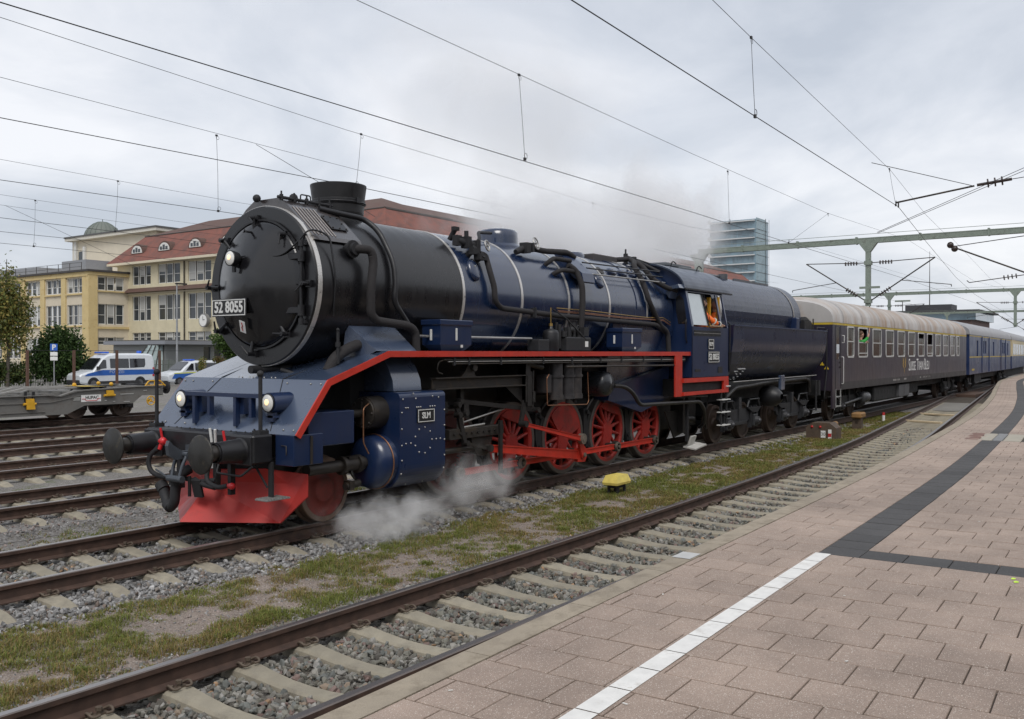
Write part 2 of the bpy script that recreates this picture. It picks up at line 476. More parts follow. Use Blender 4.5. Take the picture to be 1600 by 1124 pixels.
GR_LBALL = mat_gravel("grey_ballast_bed", [(.11, .10, .092), (.21, .20, .19), (.16, .148, .135), (.27, .26, .25)], 26, bump=1.0)

def y_loco(x): return 0.00044 * max(0.0, x - 20) ** 2
def y_plat(x):
    if x < 0: return -4.745
    if x < 19: return -4.745 + .0026 * x * x
    return -4.745 + .9386 + .0988 * (x - 19)
_EX = np.array([-60, -5.6, -2.4, 1.2, 5.3, 12, 20.4, 30, 44.5, 57.7, 72.5, 90, 130, 260])
_EY = np.array([-6.95, -6.62, -6.52, -6.42, -6.29, -5.93, -5.36, -4.42, -2.72, -1.32, -.62, .3, 3.4, 24])
def _pchip(X, Y):
    h = np.diff(X); d = np.diff(Y) / h
    m = np.zeros(len(X)); m[0], m[-1] = d[0], d[-1]
    for i in range(1, len(X) - 1):
        m[i] = 0 if d[i - 1] * d[i] <= 0 else (h[i - 1] + h[i]) / (h[i - 1] / d[i] + h[i] / d[i - 1])
    def f(x):
        i = int(np.clip(np.searchsorted(X, x) - 1, 0, len(X) - 2)); t = (x - X[i]) / h[i]
        return (Y[i] * (1 + 2 * t) * (1 - t) ** 2 + m[i] * h[i] * t * (1 - t) ** 2 + Y[i + 1] * t * t * (3 - 2 * t) + m[i + 1] * h[i] * t * t * (t - 1))
    return f
edge_y = _pchip(_EX, _EY)
PZ = 0.52
def edge_pt(x, t):
    """a point t metres in from the platform edge, abreast of x"""
    s = (edge_y(x + .3) - edge_y(x - .3)) / .6
    k = 1 / math.hypot(1, s)
    return (x + s * k * t, edge_y(x) - k * t)

g = MB(); g.add([(-900, -900, -.33), (1500, -900, -.33), (1500, 1500, -.33), (-900, 1500, -.33)], [(0, 1, 2, 3)])
g.obj("ground", GR_YARD, kind="structure")

def strip(name, xs, fn, offs, mat, kind="structure"):
    """a sheet swept along x; offs: (dy, z) cross-section"""
    b = MB(); m = len(offs)
    b.add([(x, fn(x) + dy, z) for x in xs for dy, z in offs],
          [(i * m + k, i * m + k + 1, (i + 1) * m + k + 1, (i + 1) * m + k) for i in range(len(xs) - 1) for k in range(m - 1)])
    return b.obj(name, mat, kind=kind)
XS = [-60] + [i * 1.5 for i in range(-10, 74)] + [130, 180, 260]
strip("trackbed", XS, y_plat, [(-1.9, -.33), (-1.5, -.262), (1.2, -.262), (1.75, -.30)], GR_BALL)
strip("trackbed", XS, y_loco, [(-1.75, -.30), (-1.35, -.24), (1.35, -.24), (1.9, -.33)], GR_LBALL)
strip("cess_path", XS, lambda x: (y_plat(x) + y_loco(x)) / 2, [(-1.05, -.262), (-.4, -.245), (.5, -.245), (1.1, -.262)], GR_PATH)

SLEEP = M("weathered_concrete_sleeper", (.285, .255, .195), .9, var=.16, scale=5, bump=.35, bscale=80, wear=(.19, .17, .135), wear_amt=.4, wear_scale=4, rnd=.1)
def mat_rail():
    m, t, b, out = mat_new("rusty_rail")
    tc = nd(t, "ShaderNodeTexCoord"); sp = nd(t, "ShaderNodeSeparateXYZ"); t.links.new(tc.outputs["Object"], sp.inputs[0])
    g = nd(t, "ShaderNodeNewGeometry"); sn = nd(t, "ShaderNodeSeparateXYZ"); t.links.new(g.outputs["Normal"], sn.inputs[0])
    n = nd(t, "ShaderNodeTexNoise"); n.inputs["Scale"].default_value = 7; n.inputs["Detail"].default_value = 8
    t.links.new(tc.outputs["Object"], n.inputs["Vector"])
    rp = nd(t, "ShaderNodeValToRGB"); rp.color_ramp.elements[0].position = .3; rp.color_ramp.elements[0].color = (.040, .024, .018, 1)
    rp.color_ramp.elements[1].position = .75; rp.color_ramp.elements[1].color = (.095, .055, .040, 1); t.links.new(n.outputs["Fac"], rp.inputs[0])
    z = nd(t, "ShaderNodeMath", operation='GREATER_THAN'); z.inputs[1].default_value = -.010; t.links.new(sp.outputs["Z"], z.inputs[0])
    nz = nd(t, "ShaderNodeMapRange"); nz.inputs[1].default_value = .55; nz.inputs[2].default_value = .95; t.links.new(sn.outputs["Z"], nz.inputs[0])
    k = nd(t, "ShaderNodeMath", operation='MULTIPLY'); t.links.new(z.outputs[0], k.inputs[0]); t.links.new(nz.outputs[0], k.inputs[1])
    mx = nd(t, "ShaderNodeMix", data_type='RGBA'); mx.inputs[7].default_value = (.30, .28, .27, 1); t.links.new(k.outputs[0], mx.inputs[0]); t.links.new(rp.outputs[0], mx.inputs[6])
    t.links.new(mx.outputs[2], b.inputs["Base Color"])
    k2 = nd(t, "ShaderNodeMath", operation='MULTIPLY'); k2.inputs[1].default_value = .85; t.links.new(k.outputs[0], k2.inputs[0]); t.links.new(k2.outputs[0], b.inputs["Metallic"])
    rr = nd(t, "ShaderNodeMapRange"); rr.inputs[3].default_value = .72; rr.inputs[4].default_value = .32; t.links.new(k.outputs[0], rr.inputs[0]); t.links.new(rr.outputs[0], b.inputs["Roughness"])
    return m
RAIL = mat_rail()
CLIP = M("rusty_clip", (.13, .10, .075), .7, metal=.3, var=.3, scale=20)
RAILP = [(-.075, -.172), (.075, -.172), (.075, -.160), (.012, -.138), (.010, -.055), (.036, -.042), (.036, -.008), (.028, 0.0), (-.028, 0.0), (-.036, -.008), (-.036, -.042), (-.010, -.055), (-.012, -.138), (-.075, -.160)]
def make_rail(parent, fn, off, x0, x1, step):
    n = max(1, int(round((x1 - x0) / step))); b = MB(); m = len(RAILP)
    V = []
    for i in range(n + 1):
        x = x0 + (x1 - x0) * i / n
        V += [(x, fn(x) + off + p[0], p[1]) for p in RAILP]
    b.add(V, [(i * m + k, i * m + (k + 1) % m, (i + 1) * m + (k + 1) % m, (i + 1) * m + k) for i in range(n) for k in range(m)])
    b.add(V[:m], [tuple(range(m))]); b.add(V[-m:], [tuple(reversed(range(m)))])
    return b.obj("rail", RAIL, parent)
def sleeper_mesh():
    b = MB()
    st = [(-1.3, .07, -.250), (-1.22, .08, -.218), (-1.05, .088, -.183), (-.92, .092, -.176), (-.60, .092, -.176), (-.42, .080, -.194), (-.2, .072, -.212)]
    st = st + [(0, .070, -.216)] + [(-a, w, z) for a, w, z in reversed(st)]
    V = []
    for y, w, z in st:
        V += [(-w - .045, y, -.40), (-w - .012, y, z - .018), (-w + .01, y, z), (w - .01, y, z), (w + .012, y, z - .018), (w + .045, y, -.40)]
    F = [(i * 6 + k, (i + 1) * 6 + k, (i + 1) * 6 + k + 1, i * 6 + k + 1) for i in range(len(st) - 1) for k in range(5)]
    b.add(V, F); b.add(V[:6], [tuple(range(6))]); b.add(V[-6:], [tuple(reversed(range(6)))])
    return b.mesh("sleeper", SLEEP)
def clip_mesh():
    b = MB()
    b.cyl((0, 0, -.17), (0, 0, -.115), .014, n=8); b.cyl((0, 0, -.135), (0, 0, -.112), .024, n=6, smooth=False)
    b.tube(fillet([(-.02, -.05, -.150), (-.075, -.055, -.155), (-.085, .0, -.125), (-.06, .055, -.158), (-.03, .02, -.150)], .03, 3), .010, 6)
    b.tube(fillet([(.02, -.05, -.150), (.075, -.055, -.155), (.085, .0, -.125), (.06, .055, -.158), (.03, .02, -.150)], .03, 3), .010, 6)
    b.obox((0, .03, -.168), (.13, .07, .018))
    return b.mesh("rail_fastening", CLIP)
SL_ME, CL_ME = sleeper_mesh(), clip_mesh()
SLEEPERS = {}
def track(name, label, fn, x0, x1, sx, clips, step=1.5, pitch=.605, off=0.0, rails=(-.7535, .7535), rx=None):
    """one railway track: two rails, its sleepers and the fastenings near the camera"""
    t = empty(name, kind="structure"); tag(t, label)
    for i, r in enumerate(rails):
        a0, a1 = (rx[i] if rx else (x0, x1))
        make_rail(t, fn, r, a0, a1, step)
    xs = []
    x = sx[0]
    while x < sx[1]:
        s = (fn(x + .1) - fn(x - .1)) / .2
        rz = math.atan(s) + random.uniform(-.006, .006)
        link("sleeper", SL_ME, t, (x, fn(x) + random.uniform(-.01, .01), random.uniform(-.004, .003)), (0, 0, rz)); xs.append(x)
        if clips[0] <= x <= clips[1]:
            for r in rails:
                for sg in (-1, 1):
                    link("rail_fastening", CL_ME, t, (x, fn(x) + r + sg * .105, 0), (0, 0, math.atan(s) + (math.pi if sg > 0 else 0)))
        x += pitch
    SLEEPERS[name] = xs
    return t
track("platform_track", "platform track of rusty rails on pale concrete sleepers", y_plat, -60, 66, (-8.14, 44), (-6.2, 16), rx=[(-60, 64), (-60, 64)])
track("locomotive_track", "track under the steam locomotive", y_loco, -60, 240, (-6.65, 22), (-5.5, 11), step=3, pitch=.586)
YARD = [4.5, 8.8, 12.75, 16.65, 20.9]
for i, yc in enumerate(YARD):
    track("yard_track", ["first", "second", "third", "fourth", "fifth"][i] + " yard track beyond the locomotive", (lambda x, c=yc: c), -60, 200, (-4 + i, 9 + 2.5 * i) if i < 3 else (0, 14), (-3 + i, 8 + i) if i < 2 else (99, 98), step=100)
for i, yc in enumerate(YARD):
    strip("trackbed", [-60, 200], (lambda x, c=yc: c), [(-1.7, -.325), (-1.3, -.245), (1.3, -.245), (1.7, -.325)], GR_LBALL if i in (0, 2) else GR_YARD)
# switch crossing plates where the platform track joins
cb = MB()
for x in np.arange(40.5, 46, .6):
    cb.obox((x, (y_loco(x) + y_plat(x)) / 2 - .3, -.19), (.26, 4.4, .06))
cb.obj("switch_bearers", M("switch_timber", (.10, .085, .07), .85, var=.25), kind="structure")
cv = MB(); cv.box(47, 51.5, y_plat(49) - .55, y_plat(49) + .55, -.20, -.03, b=.01)
cv.obj("crossing_panel", M("crossing_plate_rust", (.085, .05, .035), .7, var=.2), kind="structure")
cv = MB(); cv.obox((38, y_plat(38), -.205), (9, 1.25, .05), Euler((0, 0, .0985)).to_matrix())
cv.obj("crossing_panel", M("walkway_panel_grey", (.20, .19, .17), .85, var=.2, scale=2), kind="structure")

# ------------------------------------------------------------------ scattered stones
_ico = None
def ico():
    t = (1 + 5 ** .5) / 2
    v = np.array([(-1, t, 0), (1, t, 0), (-1, -t, 0), (1, -t, 0), (0, -1, t), (0, 1, t), (0, -1, -t), (0, 1, -t), (t, 0, -1), (t, 0, 1), (-t, 0, -1), (-t, 0, 1)], float)
    v /= np.linalg.norm(v[0])
    f = np.array([(0, 11, 5), (0, 5, 1), (0, 1, 7), (0, 7, 10), (0, 10, 11), (1, 5, 9), (5, 11, 4), (11, 10, 2), (10, 7, 6), (7, 1, 8), (3, 9, 4), (3, 4, 2), (3, 2, 6), (3, 6, 8), (3, 8, 9), (4, 9, 5), (2, 4, 11), (6, 2, 10), (8, 6, 7), (9, 8, 1)])
    return v, f
IV, IF = ico()
def numpy_mesh(name, V, F, C, mat):
    me = bpy.data.meshes.new(name)
    me.vertices.add(len(V)); me.vertices.foreach_set("co", V.astype(np.float32).ravel())
    n = F.shape[1]
    me.loops.add(F.size); me.loops.foreach_set("vertex_index", F.astype(np.int32).ravel())
    me.polygons.add(len(F)); me.polygons.foreach_set("loop_start", (np.arange(len(F)) * n).astype(np.int32))
    a = me.color_attributes.new("Col", 'FLOAT_COLOR', 'POINT')
    a.data.foreach_set("color", np.c_[C, np.ones(len(C))].astype(np.float32).ravel())
    me.polygons.foreach_set("use_smooth", np.zeros(len(F), bool)); me.materials.append(mat); me.update(); me.validate()
    return me
def stones(name, pos, size, pal, wts, label):
    n = len(pos)
    q = rng.normal(size=(n, 4)); q /= np.linalg.norm(q, axis=1)[:, None]
    w, x, y, z = q.T
    Rm = np.stack([np.stack([1 - 2 * (y * y + z * z), 2 * (x * y - z * w), 2 * (x * z + y * w)], -1),
                   np.stack([2 * (x * y + z * w), 1 - 2 * (x * x + z * z), 2 * (y * z - x * w)], -1),
                   np.stack([2 * (x * z - y * w), 2 * (y * z + x * w), 1 - 2 * (x * x + y * y)], -1)], -2)
    sc = size[:, None] * rng.uniform([.75, .55, .4], [1.25, .95, .75], (n, 3))
    V = IV[None] * rng.uniform(.62, 1.18, (n, 12, 1)) * sc[:, None, :]
    V = np.einsum('nij,nkj->nki', Rm, V) + pos[:, None, :]
    F = (IF[None] + (np.arange(n) * 12)[:, None, None]).reshape(-1, 3)
    col = np.array(pal)[rng.choice(len(pal), n, p=np.array(wts) / sum(wts))] * rng.uniform(.75, 1.25, (n, 1))
    C = np.repeat(col, 12, 0)
    return link(name, numpy_mesh(name, V.reshape(-1, 3), F, C, STONE), label=label, cat="ballast", kind="stuff")
def scatter(x0, x1, dens_fn, lo, hi, fn, zc, zvar, sl, rails=(-.7535, .7535)):
    out = []
    xs = np.arange(x0, x1, .25)
    for xa in xs:
        n = rng.poisson(dens_fn(xa) * .25 * (hi - lo))
        X = rng.uniform(xa, xa + .25, n); D = rng.uniform(lo, hi, n)
        ok = np.ones(n, bool)
        for r in rails: ok &= np.abs(D - r) > .085
        if len(sl):
            near = np.min(np.abs(X[:, None] - np.array(sl)[None]), 1)
            ok &= ~((near < .105) & (np.abs(D) < 1.32))
        X, D = X[ok], D[ok]
        Y = np.array([fn(q) for q in X]) + D if len(X) else D
        Z = zc + rng.uniform(-zvar, zvar, len(X))
        out.append(np.c_[X, Y, Z])
    return np.concatenate(out)
PAL1 = [(.155, .150, .125), (.21, .20, .175), (.115, .105, .09), (.165, .115, .10), (.245, .235, .215), (.20, .155, .115), (.12, .125, .115), (.30, .19, .11)]
WT1 = [5, 4, 4, 1.3, 2, 2, 3, .25]
PAL2 = [(.215, .212, .208), (.29, .285, .28), (.15, .147, .143), (.235, .21, .185), (.36, .355, .345), (.18, .14, .115)]
WT2 = [5, 4, 4, 2, 1.4, 1]
dA = lambda x: 760 if x < 1 else (420 if x < 6 else (230 if x < 12 else 110))
p = scatter(-6.3, 24, dA, -.76, 1.62, y_plat, -.243, .020, SLEEPERS["platform_track"])
p[:, 2] -= np.clip((p[:, 1] - np.array([y_plat(x) for x in p[:, 0]]) - 1.2), 0, 1) * .12
stones("ballast", p, rng.uniform(.020, .048, len(p)), PAL1, WT1, "brown grey ballast stones between the platform track sleepers")
dB = lambda x: 620 if x < 2 else (360 if x < 8 else 170)
p = scatter(-5.6, 24, dB, -1.75, -.76, y_loco, -.226, .022, SLEEPERS["locomotive_track"])
p[:, 2] -= np.clip(-p[:, 1] - 1.35, 0, 1) * .13
stones("ballast", p, rng.uniform(.016, .042, len(p)) , PAL2, WT2, "pale grey ballast stones along the near side of the locomotive track")
p = np.r_[scatter(-5.6, 1.0, lambda x: 480, -.75, .75, y_loco, -.235, .022, SLEEPERS["locomotive_track"]), scatter(-4.6, 3, lambda x: 380, .76, 1.75, y_loco, -.22, .025, SLEEPERS["locomotive_track"])]
stones("ballast", p, rng.uniform(.024, .048, len(p)), PAL1 + PAL2, WT1 + WT2, "mixed ballast stones between and behind the locomotive track rails ahead of the plough")
# pale gravel chips and loose stones on the strip between the tracks and on the near yard tracks
p = scatter(-6, 14, lambda x: 420 if x < 1 else (220 if x < 6 else 90), -1.05, 1.05, lambda x: (y_plat(x) + y_loco(x)) / 2, -.245, .006, [], rails=())
p2 = np.concatenate([scatter(-4, 7, lambda x: 150, -1.6, 1.6, lambda x, c=c: c, -.235, .02, []) for c in (4.5,)])
p3 = np.concatenate([scatter(-3, 5, lambda x: 60, -2.1, 2.1, lambda x, c=c: c, -.325, .01, [], rails=()) for c in (2.6, 6.7)])
p = np.r_[p, p2, p3]
stones("gravel", p, rng.uniform(.005, .017, len(p)) * np.where(p[:, 1] > 2, 1.9, 1.0), PAL2 + [(.30, .245, .225), (.22, .17, .15)], WT2 + [8, 6], "small pale gravel chips strewn between the tracks")

# ------------------------------------------------------------------ grass and weeds
def vnoise(x, y, s, seed):
    r = np.random.default_rng(seed); G = r.random((256, 256))
    u, v = x * s + 100, y * s + 100
    i, j = np.floor(u).astype(int), np.floor(v).astype(int); a, b = u - i, v - j
    a, b = a * a * (3 - 2 * a), b * b * (3 - 2 * b)
    g = lambda p, q: G[p % 256, q % 256]
    return (g(i, j) * (1 - a) + g(i + 1, j) * a) * (1 - b) + (g(i, j + 1) * (1 - a) + g(i + 1, j + 1) * a) * b
def mat_grass():
    m, t, b, out = mat_new("grass_blade")
    a = nd(t, "ShaderNodeAttribute", attribute_name="Col"); t.links.new(a.outputs["Color"], b.inputs["Base Color"])
    b.inputs["Roughness"].default_value = .6
    b.inputs["Specular IOR Level"].default_value = .2
    tr = nd(t, "ShaderNodeBsdfTranslucent"); t.links.new(a.outputs["Color"], tr.inputs[0])
    mx = nd(t, "ShaderNodeMixShader"); mx.inputs[0].default_value = .25
    t.links.new(b.outputs[0], mx.inputs[1]); t.links.new(tr.outputs[0], mx.inputs[2]); t.links.new(mx.outputs[0], out.inputs[0])
    return m
GRASS = mat_grass()
def grass_patch(name, label, X, Y, Z, H, spread, ochre):
    n = len(X)
    a = rng.uniform(0, 2 * np.pi, n); ln = H * rng.uniform(.3, 1.1, n)
    w = rng.uniform(.0016, .0036, n) * (1 + np.clip(np.hypot(X + 8.5, Y + 9.8) - 8, 0, 30) * .05)
    dx, dy = np.cos(a), np.sin(a)
    base = np.c_[X, Y, Z]
    side = np.c_[-dy, dx, np.zeros(n)] * w[:, None]
    mid = base + np.c_[dx * ln * .3, dy * ln * .3, H * .65]
    tip = base + np.c_[dx * ln, dy * ln, H * rng.uniform(.55, 1.0, n)]
    V = np.stack([base - side, base + side, mid + side * .8, mid - side * .8, tip], 1).reshape(-1, 3)
    o = np.arange(n) * 5
    F = np.concatenate([np.c_[o, o + 1, o + 2], np.c_[o, o + 2, o + 3], np.c_[o + 3, o + 2, o + 4]])
    g1, g2, g3 = np.array((.125, .155, .035)), np.array((.22, .24, .06)), np.array((.29, .215, .085))
    k = rng.random((n, 1)); oc = (rng.random((n, 1)) < ochre[:, None])
    col = np.where(oc, g3 * rng.uniform(.6, 1.2, (n, 1)), (g1 * (1 - k) + g2 * k) * rng.uniform(.7, 1.3, (n, 1)))
    return link(name, numpy_mesh(name, V, F, np.repeat(col, 5, 0), GRASS), label=label, cat="grass", kind="stuff")
def strip_grass(N, x0, x1, lo, hi, fn, z, hmul, label, seed, thr=.5):
    X = x0 + (x1 - x0) * rng.random(N) ** 1.25; D = rng.uniform(lo, hi, N)
    Y = np.array([fn(x) for x in X]) + D
    f = .34 * vnoise(X, Y * 2.2, .9, seed) + .36 * vnoise(X, Y, 3.3, seed + 1) + .42 * vnoise(X, Y, 9.5, seed + 2)
    mid = (lo + hi) / 2
    f -= .12 * np.exp(-((D - (mid + .05)) / .09) ** 2)            # trodden line along the middle
    f -= .16 * np.clip(np.abs(D - mid) / ((hi - lo) / 2) - .78, 0, 1) / .22
    ok = f > thr
    X, Y, f = X[ok], Y[ok], f[ok]
    H = (.018 + .17 * np.clip(f - thr, 0, .3)) * rng.uniform(.6, 1.5, len(X)) * hmul
    och = np.clip(.36 + 1.0 * (vnoise(X, Y, 1.6, seed + 5) - .45), .04, .85)
    return grass_patch("grass", label, X, Y, np.full(len(X), z), H, 0, och)
midf = lambda x: (y_plat(x) + y_loco(x)) / 2
strip_grass(300000, -6.2, 32, -.98, .98, midf, -.258, 1.0, "patchy green and ochre grass between the two nearest tracks", 3, .385)
strip_grass(26000, -4.5, 4, -.75, .75, lambda x: 2.7, -.33, 1.0, "thin weeds behind the locomotive track in the yard gravel", 21, .52)
strip_grass(14000, -3, 9, -.6, .6, lambda x: 6.7, -.33, 1.2, "sparse weeds between the first and second yard tracks", 41, .56)
def tuft(x, y, n, h, z=-.25):
    a = rng.uniform(0, 2 * np.pi, n); r = rng.random(n) ** .7 * h * 1.5
    return x + np.cos(a) * r, y + np.sin(a) * r, np.full(n, z), np.full(n, h) * rng.uniform(.6, 1.2, n)
_T = [tuft(x, y, 170, h) for x, y, h in [(-2.95, -3.05, .075), (-2.75, -2.95, .06), (-4.0, -2.5, .06), (-3.4, -3.2, .05), (-1.6, -3.2, .08), (-1.2, -3.05, .07), (1.0, -3.15, .07), (.6, -2.6, .05), (2.4, -3.0, .07), (-.3, -2.8, .06), (3.6, -2.9, .06), (-4.6, -3.0, .05), (-.7, -3.3, .07), (1.9, -1.9, .06), (4.2, -2.2, .06)]]
_X, _Y, _Z, _H = [np.concatenate(q) for q in zip(*_T)]
grass_patch("weeds", "bright green weed tufts along the edge of the platform track ballast", _X, _Y, _Z, _H, 0, np.full(len(_X), .05))

# ------------------------------------------------------------------ platform
def mat_paver(name, base, speck, rnd=.07, ridges=False):
    m, t, b, out = mat_new(name)
    tc = nd(t, "ShaderNodeTexCoord"); oi = nd(t, "ShaderNodeObjectInfo")
    g = nd(t, "ShaderNodeNewGeometry")
    pos = g.outputs["Position"]
    n = nd(t, "ShaderNodeTexNoise"); n.inputs["Scale"].default_value = 1.3; n.inputs["Detail"].default_value = 7; n.inputs["Roughness"].default_value = .7
    v = nd(t, "ShaderNodeTexVoronoi"); v.inputs["Scale"].default_value = 150
    n3 = nd(t, "ShaderNodeTexNoise"); n3.inputs["Scale"].default_value = 190; n3.inputs["Detail"].default_value = 2
    for q in (n, v, n3): t.links.new(pos, q.inputs["Vector"])
    mr = nd(t, "ShaderNodeMapRange"); mr.inputs[1].default_value = .3; mr.inputs[2].default_value = .7; mr.inputs[3].default_value = .84; mr.inputs[4].default_value = 1.14; t.links.new(n.outputs["Fac"], mr.inputs[0])
    m2 = nd(t, "ShaderNodeMapRange"); m2.inputs[3].default_value = 1 - rnd; m2.inputs[4].default_value = 1 + rnd; t.links.new(oi.outputs["Random"], m2.inputs[0])
    m3 = nd(t, "ShaderNodeMapRange"); m3.inputs[1].default_value = .3; m3.inputs[2].default_value = .7; m3.inputs[3].default_value = .72; m3.inputs[4].default_value = 1.28; t.links.new(n3.outputs["Fac"], m3.inputs[0])
    k = nd(t, "ShaderNodeMath", operation='MULTIPLY'); t.links.new(mr.outputs[0], k.inputs[0]); t.links.new(m2.outputs[0], k.inputs[1])
    k2 = nd(t, "ShaderNodeMath", operation='MULTIPLY'); t.links.new(k.outputs[0], k2.inputs[0]); t.links.new(m3.outputs[0], k2.inputs[1])
    s = nd(t, "ShaderNodeVectorMath", operation='SCALE'); s.inputs[0].default_value = base; t.links.new(k2.outputs[0], s.inputs["Scale"])
    sp = nd(t, "ShaderNodeSeparateColor"); t.links.new(v.outputs["Color"], sp.inputs[0])
    th = nd(t, "ShaderNodeMapRange"); th.inputs[1].default_value = .82; th.inputs[2].default_value = .88; t.links.new(sp.outputs[0], th.inputs[0])
    td = nd(t, "ShaderNodeMapRange"); td.inputs[1].default_value = .42; td.inputs[2].default_value = .28; t.links.new(v.outputs["Distance"], td.inputs[0])
    kk = nd(t, "ShaderNodeMath", operation='MULTIPLY'); t.links.new(th.outputs[0], kk.inputs[0]); t.links.new(td.outputs[0], kk.inputs[1])
    nl = nd(t, "ShaderNodeTexNoise"); nl.inputs["Scale"].default_value = .55; nl.inputs["Detail"].default_value = 9; nl.inputs["Roughness"].default_value = .72; t.links.new(pos, nl.inputs["Vector"])
    ml = nd(t, "ShaderNodeMapRange"); ml.inputs[1].default_value = .38; ml.inputs[2].default_value = .62; ml.inputs[3].default_value = .80; ml.inputs[4].default_value = 1.10; t.links.new(nl.outputs["Fac"], ml.inputs[0])
    vg = nd(t, "ShaderNodeTexVoronoi"); vg.inputs["Scale"].default_value = 3.1; t.links.new(pos, vg.inputs["Vector"])
    mg = nd(t, "ShaderNodeMapRange"); mg.inputs[1].default_value = .045; mg.inputs[2].default_value = .06; mg.inputs[3].default_value = .72; t.links.new(vg.outputs["Distance"], mg.inputs[0])
    mk = nd(t, "ShaderNodeMath", operation='MULTIPLY'); t.links.new(ml.outputs[0], mk.inputs[0]); t.links.new(mg.outputs[0], mk.inputs[1])
    s2 = nd(t, "ShaderNodeVectorMath", operation='SCALE'); t.links.new(s.outputs[0], s2.inputs[0]); t.links.new(mk.outputs[0], s2.inputs["Scale"]); s = s2
    mx = nd(t, "ShaderNodeMix", data_type='RGBA'); mx.inputs[7].default_value = (*speck, 1)
    t.links.new(kk.outputs[0], mx.inputs[0]); t.links.new(s.outputs[0], mx.inputs[6]); t.links.new(mx.outputs[2], b.inputs["Base Color"])
    b.inputs["Roughness"].default_value = .82
    bp = nd(t, "ShaderNodeBump"); bp.inputs["Strength"].default_value = .35; bp.inputs["Distance"].default_value = .004
    t.links.new(n3.outputs["Fac"], bp.inputs["Height"]); t.links.new(bp.outputs[0], b.inputs["Normal"])
    return m
PAVER = mat_paver("pink_speckled_paver", (.325, .250, .203), (.66, .60, .53))
TACT = mat_paver("anthracite_tactile_slab", (.062, .060, .060), (.13, .125, .12), .10)
COPING = M("coping_concrete", (.315, .268, .205), .88, var=.15, scale=5, bump=.7, bscale=90, wear=(.21, .175, .13), wear_amt=.5, wear_scale=6, rnd=.07)
JOINT = M("dark_paving_joint", (.055, .048, .042), .95, var=.3, scale=9, wear=(.07, .08, .03), wear_amt=.2)
LINEW = M("worn_white_line", (.70, .69, .66), .7, var=.10, scale=10, wear=(.50, .47, .43), wear_amt=.25, wear_scale=9)

plat = empty("platform", kind="structure"); tag(plat, "curved platform paved with pinkish concrete slabs")
b = MB()
xs = [-60, -20, -10, -8] + [i * .75 for i in range(-9, 100)] + [80, 95, 110, 130, 160, 260]
V = []
for x in xs:
    e0 = edge_pt(x, .02); e2 = edge_pt(x, 30)
    V += [(e0[0], e0[1], -.33), (e0[0], e0[1], PZ - .02), (x, edge_y(x) - 30, PZ - .02)]
b.add(V, [(i * 3 + k, (i + 1) * 3 + k, (i + 1) * 3 + k + 1, i * 3 + k + 1) for i in range(len(xs) - 1) for k in range(2)])
b.obj("platform_base", JOINT, plat)
# arc-length rows along the edge
ROW = .345
rows = []
x = -2.695 - ROW * 24
while x < 78:
    s = (edge_y(x + .3) - edge_y(x - .3)) / .6
    x2 = x + ROW / math.hypot(1, s)
    rows.append((x, x2)); x = x2
def slab(b, xa, xb, t0, t1, z0, z1, gap=.004, bev=.003, tilt=0.0):
    ga = gap / max(.05, xb - xa); gx = gap * 1.7; q = [edge_pt(xa + gx, t0 + gap), edge_pt(xb - gx, t0 + gap), edge_pt(xb - gx, t1 - gap), edge_pt(xa + gx, t1 - gap)]
    cx = sum(p[0] for p in q) / 4; cy = sum(p[1] for p in q) / 4
    top = [(cx + (p[0] - cx) * (1 - bev * 6), cy + (p[1] - cy) * (1 - bev * 6)) for p in q]
    dz = [tilt * random.uniform(-1, 1) for _ in range(4)]
    V = [(p[0], p[1], z0) for p in q] + [(p[0], p[1], z1 - bev + d) for p, d in zip(q, dz)] + [(p[0], p[1], z1 + d) for p, d in zip(top, dz)]
    F = [(i + 4 * k, 4 * k + (i + 1) % 4, 4 * k + 4 + (i + 1) % 4, 4 * k + 4 + i) for k in (0, 1) for i in range(4)] + [(8, 9, 10, 11)]
    b.add(V, [tuple(reversed(f)) for f in F])
def seen(x, y):
    """in front of the camera and inside a slightly widened picture"""
    d = Vector((x + 8.497, y + 9.822)); f = Vector((.8165, .5774)); r = Vector((.5774, -.8165))
    z = d.dot(f)
    return z > 1.2 and abs(d.dot(r) / z) < .66 and 1.7 / z < .47
jobs = []
OFFA = [.17] + [.232 + .337 * k for k in range(0, 16)]
OFFB = [.17] + [.409 + .337 * k for k in range(0, 16)]
OFC = [.17, .42, .685, .95]; OFD = [.17, .55, .95]
OFR_A = [1.283 + .337 * k for k in range(0, 16)]; OFR_B = [1.283, 1.283 + .168] + [1.283 + .168 + .337 * k for k in range(1, 16)]
for i, (xa, xb) in enumerate(rows):
    odd = (i - 24) % 2 == 0
    xm = (xa + xb) / 2
    if xm < -.47:
        offs = OFFB if odd else OFFA
        segs = [(offs[k], offs[k + 1], 'p') for k in range(len(offs) - 1)]
    else:
        l = OFC if odd else OFD; r = OFR_A if odd else OFR_B
        segs = [(l[k], l[k + 1], 'p') for k in range(len(l) - 1)] + [(.95, 1.283, 't')]
        ty = 't' if xm < -.12 else 'p'
        segs += [(r[k], r[k + 1], ty) for k in range(len(r) - 1)]
    for t0, t1, ty in segs:
        c = edge_pt(xm, (t0 + t1) / 2)
        if seen(*c) and not (11.5 < xm < 13.2 and t0 > .62 and t0 < 1.65):
            jobs.append((math.hypot(c[0] + 8.5, c[1] + 9.82), xa, xb, t0, t1, ty))
jobs.sort()
far_p, far_t = MB(), MB()
